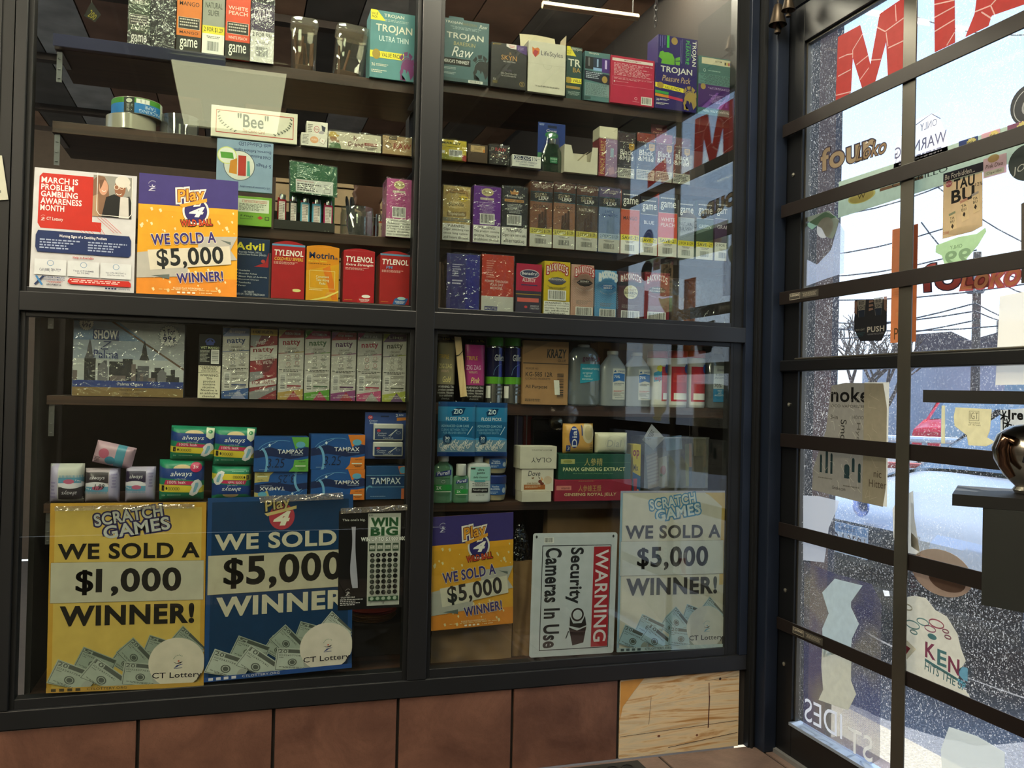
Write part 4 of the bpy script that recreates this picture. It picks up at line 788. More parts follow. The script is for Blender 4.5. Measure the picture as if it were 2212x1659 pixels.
def gameflip(c, name, tc, warnc='2c2a28'):              # the same cartons seen on their other face, logo at the foot
    def a(g):
        g.r(0, 0, 1, .76, c); g.t(name, .1, .28, .9, .40 if '\n' in name else .34, tc, b=.01); g.r(.06, .50, .94, .66, warnc); g.fr(.06, .50, .94, .66, .0008, 'd8d0c0'); g.bars(.12, .52, .88, .64, 3, 'c8c0b4', al=1)
        g.t(name.replace('\n', ' '), .12, .69, .88, .73, tc, b=.01); g.r(0, .76, 1, 1, '24231f'); g.t('game', .14, .80, .86, .96, 'efebe2', b=.01)
    return a
def gamesilver(c, name, tc, price, yl):
    def a(g):
        g.r(0, 0, 1, .2, '26262a'); g.t(name, .12, .26, .88, .44, tc, b=.01); g.r(0, .58, 1, 1, WH)
        if yl: g.r(0, .58, 1, .69, YL)
        g.t(price, .08, .60, .92, .67, INK); g.bars(.2, .72, .8, .76, 2, '6a6660'); g.bc(.2, .78, .8, .94)
    return a
def helmet(g, u, v, w, h, c, c2):
    P = lambda pts: [(u + w * a, v + h * b) for a, b in pts]
    for k in range(4): a0, a1 = -150 + k * 38, -122 + k * 38; g.p([(u + w * (.55 + .5 * cos(radians(a))) * 1., v + h * (.5 + .5 * sin(radians(a)))) for a in (a0, a1)] + [(u + w * (.55 + .36 * cos(radians(a))), v + h * (.5 + .36 * sin(radians(a)))) for a in (a1, a0)], c); g.l -= 1
    g.l += 1; g.p(P([(.2, .5), (.28, .3), (.5, .18), (.8, .22), (.95, .4), (1., .75), (.8, .95), (.7, .7), (.62, .62), (.55, .75), (.5, .62), (.36, .6), (.34, .72), (.26, .78), (.3, .85), (.34, .98), (.5, 1.), (.5, .94), (.2, .98), (.18, .8), (.14, .72), (.22, .6)]), c); g.arc(u + w * .6, v + h * .65, w * .42, h * .42, 190, 290, .0012, c2)
def trojan(body, sub, subc, band='VALUE PACK!', bandc=YL, hc='7a3a70', bt='e4dccc', corner=1):
    def a(g):
        if corner: g.p([(0, 0), (.14, 0), (.34, .15), (0, .15)], YL); g.t('VALUE\nPACK!', .02, .04, .16, .12, INK)
        g.t('TROJAN', .30, .04, .75, .10, bt, b=.02); g.bars(.3, .12, .85, .16, 2, 'a8b8b4'); g.t('TROJAN', .12, .20, .94, .34, bt, b=.03)
        L = sub.split('|')
        for i, s in enumerate(L): g.t(s, .2, .37 + .1 * i, .86, .45 + .1 * i, subc, b=.01, sh=.12 if i else 0)
        if band: g.r(0, .60, .76, .70, bandc); g.e(.14, .65, .09, .075, 'a88a3a'); g.t(band, .26, .62, .72, .68, INK if bandc == YL else 'e4dccc', b=.02)
        g.t('36', .04, .78, .12, .83, bt); g.bars(.14, .79, .42, .83, 2, bt, al=1); g.bars(.04, .88, .38, .93, 2, bt, al=1)
        helmet(g, .62, .56, .38, .44, hc, body)
    return a

# ---- upper left shelf
G1 = 'cigar cartons on the top left shelf'
carton('cigar_box', 'dark green cigar box, leftmost on the top left shelf', 'box', 277, 325, -40, 'S1', '2a3424', gameflip('34422a', 'GREEN', 'd8d4c0'), Y=.062, d=.08, wrap=1, group=G1)
carton('cigar_box', 'black wrapped cigar box between the green and orange ones', 'box', 326, 380.5, -40, 'S1', '1e1d1a', lambda g: [g.bars(.1, .9, .5, .94, 1, '5a5a50')], Y=.062, d=.08, wrap=2, group=G1)
carton('cigar_box', 'orange cigar box on the top left shelf', 'box', 381.5, 436, -40, 'S1', 'd0702c', gameflip('d9782f', 'MANGO', '3a241a'), Y=.056, d=.08, group=G1)
carton('cigar_box', 'silver grey cigar box with yellow price band beside the orange one', 'box', 437, 486, -35, 'S1', '9a9a90', gamesilver('9a9a90', 'NATURAL\nSILVER', '3a3a34', '2 FOR $1.29', 1), Y=.056, d=.08, group=G1)
carton('cigar_box', 'coral red cigar box beside the silver one on the top left shelf', 'box', 487, 541, -30, 'S1', 'd2452c', gameflip('dc4e30', 'WHITE\nPEACH', 'f0dcd0'), Y=.052, d=.08, group=G1)
carton('cigar_box', 'dark purple cigar box at the end of the top left row', 'box', 541.5, 593, -25, 'S1', '4a3a56', gamesilver('4a3a56', 'GRAPE', 'e8e0e0', '2 FOR 99¢', 0), Y=.052, d=.08, wrap=2, group=G1)
# clear tubs with brown sticks
def tub(px0, px1, ytop, label, sticks, tilt=0, z0=None):
    x0, x1, z1 = ext(px0, px1, ytop, SH['S1'], .075); w = x1 - x0; h = z1 - SH['S1']; cx = (x0 + x1) / 2; yc = .075 + w * .45
    e_ = empty('clear_tub', (cx, yc, SH['S1']), label, 'tub'); M = Matrix.Translation((cx, yc, SH['S1'])) @ Matrix.Rotation(radians(tilt), 4, 'Y')
    b = MB(); b.sq((0, 0, .0006), [(.40, 0), (.44, .006), (.46, h * .5), (.48, h * .86), (.485, h * .87)], glass(.16, 'f4f2ec', .04, .06, 'd8d4c8'), w, w * .85, e=5, M=M); b.build('body', e_, smooth=True)
    b = MB(); b.sq((0, 0, h * .872), [(.50, 0), (.515, .004), (.515, .014), (.49, .02), (.4, .022)], glass(.22, 'f0eee8', .05, .12, 'e8e4d8'), w, w * .85, e=5, M=M); b.build('lid', e_, smooth=True)
    for k in range(sticks):
        rn = random.Random(k + int(px0)); a = rn.uniform(-.3, .3) * w; b = MB(); top = h * rn.uniform(.55, .78); lx = max(-.33 * w, min(.33 * w, a + rn.uniform(-.25, .25) * w)); y = rn.uniform(-.28, .28) * w
        b.tube([M @ Vector((a, y, .006)), M @ Vector((lx, y + .004, top))], .0035, '6a4426', 6); b.build('brown_stick', e_)
    b = MB(); b.sq((0, 0, .003), [(.36, 0), (.38, h * .12), (.3, h * .14)], '4a2e1a', w, w * .85, e=5, M=M); b.build('stick_bundle', e_)
tub(628, 688, 38, 'clear tub of thin brown sticks left of the teal box', 9); tub(716, 790, 52, 'clear tub with lid ajar nearest the teal box', 2, 6)
carton('condom_box', 'teal box with yellow corner on the top left shelf by the mullion', 'box', 799, 896, 26, 'S1', '5a8a90', trojan('5a8a90', 'ULTRA THIN', 'dfe8e8'), Y=.052, d=.075)
# hanging price card
b = MB(); a, c, d_, e_ = [W(*p, .25) for p in ((198, 3), (218, 32), (205, 48), (181, 34))]; b.quadslab([a, c, d_, e_], (0, 1, 0), .001, '1e1c18')
g = G(b, lambda u, v, l: a * (1 - u) * (1 - v) + c * u * (1 - v) + d_ * u * v + e_ * (1 - u) * v + Vector((0, -l, 0)), .04, .03); g.t('200', .25, .35, .85, .9, 'a89a2a', rot=0); b.tube([a + Vector((0, -.0002, -.002)), (a.x, a.y, SH['S1'] + .34)], .0006, '8a8a80', 5); tag(b.build('price_card', base=a), 'black diamond price card with yellow digits at the top left', 'card')
# ---- upper right shelf
carton('condom_box', 'tall teal box with a script word, first on the top right shelf', 'box', 957.5, 1056, 44, 'R1', '4c6a70', lambda g: [g.t('TROJAN', .02, .04, .4, .09, 'e4dccc', b=.02), g.t('BARESKIN', .42, .045, .72, .085, '8a7a4a'), g.t('Raw', .78, .04, .96, .1, 'e4dccc', sh=.3), g.bars(.14, .12, .82, .17, 3, 'a8b8b4'), g.t('TROJAN', .06, .22, .88, .34, 'e8e0d0', b=.03), g.t('BARESKIN', .22, .36, .7, .42, 'b8a870', sh=.1), g.t('Raw', .18, .44, .66, .60, 'e8e4dc', b=0, sh=.35), g.r(0, .63, .6, .74, '1f1d20'), g.t("MERICA'S THINNEST", .0, .655, .57, .71, 'e8e4dc', b=.02), g.bars(.0, .78, .28, .82, 2, 'c8d0cc', al=1), g.bars(.0, .86, .28, .9, 2, 'c8d0cc', al=1), helmet(g, .6, .52, .42, .42, '232326', '6a8a90'), g.r(0, .945, 1, 1, '3c5458'), g.bc(.56, .95, .88, .995)], d=.07,
       extra=lambda e_, x0, x1, z0, z1, Y: MB().quadslab([(x0 + .012, Y + .001, z1), (x0 + .055, Y + .001, z1), (x0 + .053, Y + .001, z1 + .006), (x0 + .014, Y + .001, z1 + .006)], (0, 1, 0), .0008, '4c6a70').build('tuck_flap', e_))
carton('condom_box', 'black box with gold lettering beside the tall teal box', 'box', 1060, 1138, 95, 'R1', '232023', lambda g: [g.t('#1', .04, .02, .1, .06, 'c8a040'), g.bars(.11, .02, .28, .055, 2, 'b0903a'), g.p([(.42, 0), (.7, 0), (.7, .10), (.55, .10), (.42, .06)], 'e8dcd8'), g.bars(.5, .03, .66, .09, 2, 'c83a50'), g.p([(.7, 0), (1, 0), (1, .2), (.86, .17), (.72, .12)], '4a2a70'), g.t('thinner\n& softer', .74, .04, .92, .1, 'b8a0d0'), g.e(.52, .32, .25, .18, '2a272b', 36), g.t('S', .5, .19, .56, .24, 'b88a40'), g.t('SKYN', .28, .26, .72, .37, 'c89048', b=.02), g.t('FEEL EVERYTHING', .34, .39, .68, .42, 'd8d4d0'), g.t('ELITE', .42, .58, .58, .62, '6a5a78'), g.t('Ultra-Thin & Ultra-Soft\nfor a Comfortable Fit', .28, .65, .72, .74, 'c8c0b8'), g.t('22', .06, .80, .14, .84, 'e0dcd4'), g.bars(.04, .86, .2, .92, 3, 'a8904a'), g.arc(.88, .87, .07, .05, 0, 360, .0008, 'c8a860', 24), g.t('S', .86, .84, .9, .9, 'c8a860')], d=.07)
def opencarton(e_, x0, x1, z0, z1, Y):
    MB().grid(lambda u, v: Vector((x0 - .004 + (x1 - x0 - .004) * u, Y + .062 + .012 * (v * v), z1 + .045 * v + .003 * sin(pi * u) * v)), 8, 6, 'cfc2a6').build('raised_lid', e_)
    MB().quadslab([(x1 - .0005, Y + .002, z1), (x1 - .0005, Y + .06, z1), (x1 + .003, Y + .052, z1 + .032), (x1 + .002, Y + .006, z1 + .03)], (1, 0, 0), .0008, 'b8ab90').build('side_flap', e_)
carton('open_box', 'white box with open brown lid on the top right shelf', 'box', 1140, 1222, 92, 'R1', 'cfc8b8', lambda g: [g.p([(.10, .12), (.17, .15), (.24, .12), (.30, .15), (.29, .24), (.19, .32), (.11, .25)], 'd0702c'), g.p([(.17, .17), (.27, .2), (.19, .32), (.12, .24)], 'a82838'), g.t('LifeStyles', .34, .17, .92, .29, '3a3450', b=0), g.ln(0, .44, 1, .44, .0005, 'a8a294'), g.arc(.52, .44, .11, .09, 0, 180, .0006, 'a8a294'), g.bars(.2, .86, .85, .89, 2, '6a665c')], d=.06, extra=opencarton)
carton('condom_box', 'dark teal box with yellow corner behind the white open box', 'box', 1223, 1257, 101, 'R1', '2c4644', lambda g: [g.p([(0, 0), (.2, 0), (.62, .18), (0, .18)], YL), g.t('ALUE\nACK!', .02, .07, .3, .15, INK), g.t('TROJAN', .3, .02, 1., .08, 'e4dccc'), g.t('TR', .1, .24, .92, .38, 'e4dccc', b=.03), g.t('BA', .42, .4, .92, .49, 'b8904a'), g.r(0, .6, 1, .7, YL), g.e(.15, .65, .2, .06, 'a88a3a'), g.t('VALU', .42, .62, .98, .68, INK), g.r(0, .76, .9, .81, 'a8864a'), g.bars(.1, .86, .9, .94, 4, 'a8b8b4')], Y=.062)
carton('condom_box', 'teal box showing three product pictures, left of the red box', 'box', 1262, 1317.5, 113, 'R1', '54787c', lambda g: [g.t('TROJAN', .14, .02, .54, .06, 'e4dccc', b=.02), g.r(.02, .11, .34, .36, '201e22'), g.r(.34, .11, .68, .38, '24304a'), g.r(.68, .11, 1, .40, '4a2a78'), g.r(.14, .13, .2, .3, '6a6a70'), g.r(.48, .14, .54, .3, '9ab0d8'), g.r(.8, .14, .88, .32, 'c8b8e8'), g.r(.34, .32, .68, .38, '90b0e0'), g.p([(0, .39), (1, .44), (1, .64), (0, .58)], '1c2438'), g.bars(.06, .42, .7, .56, 4, 'b8c0d0', al=1), g.e(.8, .54, .11, .07, 'a88a4a'), g.r(.04, .64, .98, .9, '7c9496'), g.bars(.06, .65, .96, .89, 14, '4c6064', al=1), g.r(0, .92, .26, .98, '3a5456')], Y=.056)
carton('condom_box', 'red box back with small white print on the top right shelf', 'box', 1318.5, 1414, 125, 'R1', 'b82848', lambda g: [g.r(.03, .05, .96, .11, 'e0d4d0'), g.t('IMPORTANT INFORMATION', .3, .065, .68, .095, '7a2a40'), g.bars(.07, .15, .95, .42, 9, 'd8a0a8', al=1), g.fr(.04, .44, .98, .62, .0006, 'd890a0'), g.bars(.07, .46, .95, .5, 2, 'd8a0a8', al=1), g.r(.07, .53, .10, .56, 'e0d4d0'), g.bars(.11, .535, .4, .555, 1, 'd8a0a8'), g.arc(.58, .86, .03, .025, 0, 360, .001, 'e8d0d0'), g.bars(.5, .92, .66, .935, 1, 'e0b0b8'), g.bc(.70, .80, .95, .97)], d=.075)
_, bb1 = carton('condom_box', 'indigo box with gold helmet and yellow band on the top right shelf', 'box', 1415, 1505.5, 141, 'R1', '2a1e66', lambda g: [g.t('TROJAN', .12, .05, .88, .22, 'e8e4dc', b=.03), g.t('Pleasure Pack', .16, .25, .84, .38, 'c8a880', sh=.25), g.p([(0, .43), (.68, .50), (.68, .59), (0, .53)], YL), g.e(.12, .485, .08, .07, 'a88a3a'), g.t('VALUE PACK!', .22, .495, .62, .56, INK, rot=4), g.p([(0, .6), (.32, .62), (.32, .68), (0, .66)], '3a9a4a'), g.p([(0, .67), (.32, .69), (.32, .75), (0, .73)], 'd88a2a'), g.p([(.32, .69), (.66, .73), (.66, .79), (.32, .75)], 'c02a50'), g.t('36', .03, .78, .1, .83, 'e8e4dc'), g.bars(.11, .78, .34, .82, 2, 'e8e4dc', al=1), g.bars(.03, .87, .32, .92, 2, 'e8e4dc', al=1), helmet(g, .62, .42, .38, .55, 'a88e4c', '2a1e66')], d=.075, Y=.046)
carton('condom_box', 'indigo box with green figure lying sideways on top of the other indigo box', 'box', 1421, 1507, 80, None, '2a1e66', lambda g: [g.t('TROJAN', .84, .06, .97, .94, 'e8e4dc', b=.03, rot=90), g.t('PLEASURE', .70, .08, .79, .9, '4ac050', b=.01, rot=90), g.t('EXTENDED', .80, .2, .83, .7, '3aa048', rot=90), g.r(.60, .05, .605, .9, 'a8a0d0'), g.r(.57, .1, .575, .85, 'a8a0d0'), g.r(.22, .0, .28, .42, '44b848'), g.e(.41, .16, .08, .13, 'a88a4a'), g.r(.05, .03, .06, .4, '8880c0'), g.r(.1, .03, .11, .45, '8880c0'), g.r(.16, .03, .17, .35, '8880c0'), g.p([(.02, .78), (.05, .6), (.12, .55), (.16, .6), (.26, .58), (.36, .62), (.42, .78), (.42, 1.), (.08, 1.), (.1, .85)], '6aa83a'), g.p([(.44, .75), (.55, .68), (.56, .8), (.44, .84)], '6aa83a'), g.p([(.44, .86), (.56, .84), (.55, .98), (.45, .98)], '6aa83a')], d=.07, Y=.05, z0=bb1[3])
carton('condom_box', 'upside-down teal and purple box, last on the top right shelf', 'box', 1508, 1588, 125, 'R1', '46706e', lambda g: [g.r(.08, .02, .95, .13, 'd8ccb0'), g.t('BOTTOM', .45, .05, .62, .08, '4a4440'), [g.r(.7 + .05 * k, .06, .74 + .05 * k, .11, c) for k, c in enumerate(('3a3420', 'c8b040', 'b84a40', '4a5ab8'))], g.r(0, .3, 1, .48, '5c8482'), g.bars(.04, .31, .96, .47, 9, '3c5c5a'), g.arc(.16, .24, .03, .025, 0, 360, .001, 'c8d8d4'), g.bars(.26, .23, .6, .26, 1, '9ab8b4'), g.r(0, .48, 1, .88, '48246c'), g.p([(.1, .88), (.5, .6), (.56, .6), (.25, .88)], '7a4aa0'), g.p([(.5, .88), (.9, .55), (.95, .55), (.62, .88)], '8a5ab0'), g.e(.13, .52, .07, .05, 'a88a4a'), g.bars(.26, .52, .9, .56, 2, 'b8a0d0'), g.bars(.3, .65, .68, .8, 6, 'b090c8'), g.r(.74, .62, .8, .84, '6a4a9a'), g.t('TROJAN ULTRA THIN', .14, .90, .86, .95, 'c8d8d4', rot=180)], d=.07)
# ---- second shelf, left
def taperoll(cx, ya, r, z0, h, label, lab=None, tilt=0):
    p = W(cx, ya, .115); e_ = empty('tape_roll', (p.x, .115, z0), label, 'tape'); M = Matrix.Translation((p.x, .115, z0)) @ Matrix.Rotation(radians(tilt), 4, 'Y')
    b = MB(); b.lathe((0, 0, .0005), [(r * .72, 0), (r, 0), (r, h), (r * .72, h), (r * .72, 0)], mat('a09a8a', .12, 0, .04, 30., spec=.8), 48, M=M, cap=False); b.build('tape', e_, smooth=True)
    b = MB(); b.lathe((0, 0, .001), [(r * .62, 0), (r * .715, 0), (r * .715, h * .98), (r * .62, h * .98), (r * .62, 0)], 'b8a98c', 40, M=M, cap=False); b.build('core', e_, smooth=True)
    if lab:
        b = MB(); f = lambda u, v, l: M @ Vector(((r + .0006 + l) * sin(-1.5 + 3. * u), -(r + .0006 + l) * cos(-1.5 + 3. * u), h * (.97 - .92 * v)))
        g = G(b, f, r * 3, h, flat=False); lab(g); b.build('label', e_)
    return p
z2 = SH['S2']; h1 = .036
p = taperoll(284, 255, .058, z2, h1, 'plain clear tape roll at the bottom of the pair on the second left shelf')
taperoll(297, 210, .058, z2 + h1 + .001, .040, 'clear tape roll with blue and green label stacked on the plain one', lambda g: [g.r(0, 0, 1, 1, 'c8ccc0'), g.r(.04, 0, .9, .34, '4a8a30'), g.r(.04, .34, .9, 1, '2a78b8'), g.r(.36, .0, .5, 1, '1c2420'), g.bars(.38, .45, .48, .95, 7, 'b8bcb0'), g.e(.43, .22, .04, .14, 'c8c8b8'), g.r(.52, .05, .7, .35, 'd8d8d0'), g.bc(.53, .06, .69, .34), g.t('PACKING\nTAPE', .56, .45, .88, .95, 'd0dce8', b=.01, rot=180, mir=0)])
q = W(388, 250, .12); b = MB(); b.lathe((q.x, .125, z2 + .0005), [(.046, 0), (.047, .055), (.0465, .055), (.0455, .002)], glass(.14, 'f0f0f0', .05, .10, 'c8ccd0'), 40, cap=False); b.lathe((q.x, .125, z2 + .0006), [(.0455, 0), (.0455, .001)], mat('4a4a48', .3), 30)
tag(b.build('clear_bowl', smooth=True, base=(q.x, .12, z2)), 'empty clear plastic bowl between the tape rolls and the long white box', 'bowl')
def bee(g):
    g.fr(.055, .13, .955, .86, .0016, 'b84040'); g.fr(.06, .15, .95, .84, .0006, 'c87060'); g.t('"Bee"', .30, .18, .66, .62, '3c4650', b=.03); g.t('The Casino Card', .36, .66, .62, .78, 'b06a58', sh=.2)
    for s, x in ((1, .08), (-1, .93)):
        for k in range(9):
            t = k / 8; u = x + s * .19 * t * t; v = .22 + .56 * t ** .7; g.e(u, v, .010, .022, '5a6058', 8); g.e(u + s * .014, v - .03, .009, .018, '5a6058', 8)
carton('card_box', 'long white playing card box with red border on the second left shelf', 'box', 455, 643, 236, 'S2', 'dcd6c4', bee, d=.09, rough=.35, Y=.05)
carton('paper_pack_box', 'small white instruction box right of the long white card box', 'box', 650, 707.5, 288, 'S2', 'd8d2c8', lambda g: [g.bars(.05, .15, .3, .9, 7, '5a5650', al=1), g.e(.5, .5, .16, .27, 'd8a078'), g.t('PUSH', .40, .42, .6, .56, 'f0e0d0'), g.p([(.68, .6), (.86, .75), (.92, .4), (.74, .3)], 'e8e0d8'), g.ln(.68, .6, .86, .8, .0008, '7a5a58'), g.ln(.86, .8, .95, .45, .0008, '7a5a58'), g.ln(.68, .6, .74, .3, .0008, '7a5a58'), g.r(.8, .5, .84, .56, 'b04040')], d=.05)
_, qb = carton('paper_pack_box', 'upper white box with a red push circle behind the small instruction box', 'box', 661, 708, 263, 'S2', 'd8d2c8', lambda g: [g.bars(.06, .1, .3, .44, 6, '5a5650', al=1), g.arc(.48, .25, .12, .1, 0, 360, .0012, 'b03050'), g.t('PUSH', .4, .22, .56, .28, '8a2a40'), g.p([(.7, .1), (.9, .16), (.86, .32), (.74, .28)], '3a3a4a'), g.p([(.56, .34), (.74, .28), (.86, .34), (.7, .46)], 'a8a0a8')], d=.04, Y=.102)
carton('paper_pack_box', 'cream box with a straw-hatted man and brown lettering on the second left shelf', 'box', 709, 823.5, 288, 'S2', 'd6ccb4', lambda g: [[g.r(.24 + .04 * k, .03, .242 + .04 * k, .97, 'b8a890') for k in range(18)], g.p([(.02, .98), (.02, .72), (.12, .62), (.22, .72), (.24, .98)], '5c7a50'), g.e(.09, .42, .065, .2, 'a87a50'), g.e(.08, .25, .12, .09, 'c8a850'), g.e(.08, .16, .07, .12, 'd0b058'), g.e(.17, .55, .03, .09, 'a87a50'), g.t('le\nGrand', .36, .16, .66, .78, '7a3c34', b=.03), g.r(.68, .5, .92, .66, '9a4a44'), g.t('CLASSIC', .71, .53, .89, .63, 'd8ccb8'), g.bars(.7, .74, .93, .92, 2, '6a5a50')], d=.06, wrap=1)
carton('paper_pack_box', 'tan kraft rolling paper box at the right end of the second left shelf', 'box', 826, 890, 295, 'S2', 'ab8c62', lambda g: [g.r(.22, .02, .48, .2, '3a3228'), g.t('CLASSIC', .25, .07, .45, .15, 'b89a6a'), g.arc(.2, .54, .1, .15, 0, 360, .0014, '5a4630', 24), g.t('RAW', .38, .38, .98, .68, '9a3a30', b=.03), g.bars(.8, .72, .98, .76, 1, '7a5a3a')], d=.06, wrap=1)
# ---- second shelf, right
carton('paper_pack_box', 'yellow box with barcode, first on the second right shelf', 'box', 953, 1008, 303, 'R2', 'd8c030', lambda g: [g.t('MARLEY', .02, .1, .78, .22, '3a4a2a', b=.04), g.ln(0, .33, .72, .35, .001, '3a4a2a'), g.p([(0, .72), (1, .86), (1, 1), (0, 1)], '9a9a2a'), g.p([(.8, .7), (1, .72), (1, 1), (.85, 1)], 'a83028'), g.r(0, .55, .14, .7, WH), g.bc(.3, .48, .84, .82)], d=.05, wrap=1)
carton('paper_pack_box', 'brown box with a cream certificate label on the second right shelf', 'box', 1010, 1054, 312, 'R2', '4a3a2e', lambda g: [g.r(.14, .08, .86, .42, 'c8a878'), g.fr(.18, .12, .82, .38, .0006, '5a4630'), g.bars(.3, .16, .7, .34, 4, '5a4630'), g.r(.76, .26, .86, .42, 'c8803a')], d=.06)
carton('paper_pack_box', 'black rolling paper box with red word on the second right shelf', 'box', 1056, 1100, 314, 'R2', '2c2723', lambda g: [g.arc(.17, .2, .07, .07, 0, 360, .0008, 'c0a890'), g.t('RAW', .3, .12, .86, .3, 'b83a3a', b=.04), [g.arc(.2 + .2 * k, .55, .07, .08, 0, 360, .0009, 'b88a60', 16) for k in range(4)]], d=.06, wrap=1)
carton('paper_pack_box', 'flat white box with navy zigzag title lying at the shelf edge', 'box', 1106, 1169, 336, 'R2', 'd8d6d0', lambda g: [g.p([(.05, .08), (.66, .08), (.62, .22), (.66, .42), (.05, .42), (.09, .24)], '1e2a50'), g.t('ZIG-ZAG', .1, .12, .6, .38, 'e8e6e0', b=.03), g.t('1¼', .70, .08, .86, .42, '1e2a50', b=.02), g.bars(.87, .2, .97, .26, 1, '1e2a50'), g.t('IMPORTED FRENCH', .13, .5, .86, .66, '34406a', b=0), g.t('CIGARETTE PAPERS', .24, .74, .76, .86, '34406a', b=0)], d=.075, Y=.044)
def blister(name, label, px0, px1, ytop, shelf, col, art, Y=.06, d=.002, extra=None, cat='pack'):
    return carton(name, label, cat, px0, px1, ytop, shelf, col, art, d=d, Y=Y, extra=extra)
def scopebottle(e_, x0, x1, z0, z1, Y):
    cx = (x0 + x1) / 2; h = z1 - z0; b = MB(); b.sq((cx, Y - .006, z0 + .001), [(.36, 0), (.40, .006), (.40, h * .28), (.36, h * .38), (.24, h * .52), (.22, h * .56)], glass(.12, '3a8a5a', .05, .35, '1e6a40'), x1 - x0, .030, M=None, e=3); b.build('bottle', e_, smooth=True)
    b = MB(); b.sq((cx, Y - .006, z0 + .003), [(.41, 0), (.43, .006), (.43, h * .30), (.39, h * .40), (.27, h * .53), (.25, h * .62), (.2, h * .74), (.1, h * .78)], glass(.16, 'fff', .06, .03), x1 - x0, .034, e=3); b.build('blister', e_, smooth=True)
    b = MB(); b.lathe((cx, Y - .006, z0 + h * .565), [(.010, 0), (.011, .002), (.011, .014), (.008, .016)], mat('b8bcb8', .2, .8), 20); b.build('cap', e_, smooth=True)
    b = MB(); b.box(cx - .011, cx + .011, Y - .0215, Y - .0205, z0 + h * .17, z0 + h * .29, '1e6a44', .001); g = planeG(b, (cx - .011, Y - .0216, z0 + h * .29), (.022, 0, 0), (0, 0, -h * .12), (0, -1, 0)); g.t('scope', .05, .15, .95, .55, 'b8d8c0').bars(.1, .65, .9, .85, 2, 'a8c8b8'); b.build('label', e_)
blister('mouthwash_card', 'blue blister card with a small green mouthwash bottle', 1161, 1221, 266, 'R2', '22387a', lambda g: [g.r(.35, .05, .68, .1, '141c3a'), g.bars(.04, .03, .22, .07, 2, 'c8d0e8'), g.t('Crest', .3, .13, .68, .18, 'd8d0d8', sh=.2), g.e(.5, .24, .24, .07, '2a7a48'), g.t('scope', .36, .21, .64, .27, 'b8d8c0'), g.r(0, .6, .2, .75, '4a7a5a')], extra=scopebottle, Y=.085)
def tray(px0, px1, ytop, shelf, label, name='open_tray', col='d0c8b6', d=.08):
    x0, x1, z1 = ext(px0, px1, ytop, SH[shelf], .046); z0 = SH[shelf] + .0004; Y = .046; h = z1 - z0; t = .001
    e_ = empty(name, ((x0 + x1) / 2, Y, z0), label, 'tray'); b = MB(); b.box(x0, x1, Y, Y + d, z0, z0 + t, col); b.box(x0, x0 + t, Y + t, Y + d, z0 + t, z1, col); b.box(x1 - t, x1, Y + t, Y + d, z0 + t, z1, col); b.box(x0 + t, x1 - t, Y + d - t, Y + d, z0 + t, z1, col)
    w = x1 - x0; b.quadslab([(x0, Y, z0 + t), (x1, Y, z0 + t), (x1, Y, z1), (x0 + w * .84, Y, z1 - .001), (x0 + w * .78, Y, z0 + h * .44), (x0 + w * .3, Y, z0 + h * .44), (x0 + w * .2, Y, z1 - .001), (x0, Y, z1)], (0, 1, 0), t, col); b.build('tray', e_)
    b = MB(); b.quadslab([(x0 + .01, Y + .02, z0 + .002), (x0 + .014, Y + .06, z0 + .002), (x0 + w * .8, Y + .06, z0 + h * .9), (x0 + w * .8, Y + .02, z0 + h * .88)], (0, 0, 1), .001, 'a89c84'); b.build('folded_flap', e_)
tray(1219, 1291, 315, 'R2', 'open white display tray with notched front on the second right shelf')
carton('tobacco_box', 'red and lilac tobacco carton with vertical gold title and cream cap', 'box', 1293.5, 1333.5, 300, 'R2', '9a2a38', lambda g: [g.r(.36, 0, 1, 1, 'a888b0'), g.t('PRINCE ALBERT', .08, .06, .3, .94, 'd8b060', b=.01, rot=-90), g.bars(.45, .05, .95, .1, 3, 'c8b8d8'), g.r(.62, .24, .8, .48, 'a8c0d8'), g.p([(.5, .8), (.8, .72), (.9, .9), (.6, .96)], 'c8a0b8')], d=.05, wrap=2, Y=.05,
       extra=lambda e_, x0, x1, z0, z1, Y: MB().box(x0, x1, Y, Y + .05, z1 + .0003, z1 + .034, 'd8d0b8', .0006).build('cream_cap', e_))
def bm(c1, c2):
    return lambda g: [g.r(0, 0, 1, .18, c1), g.bars(.1, .19, .9, .21, 1, 'c8b8a8'), g.p([(.66, .22), (.98, .22), (.98, .34), (.82, .38), (.66, .34)], 'd0a030'), g.bars(.72, .25, .92, .31, 2, INK), g.t('Black', .14, .36, .92, .48, 'ece6dc', b=.03), g.t('&Mild', .08, .49, .92, .60, 'ece6dc', b=.03), g.bars(.4, .69, .8, .71, 1, '8a8078'), g.r(0, .78, 1, 1, 'd0cabc'), g.bars(.06, .81, .92, .97, 5, INK, al=1)]
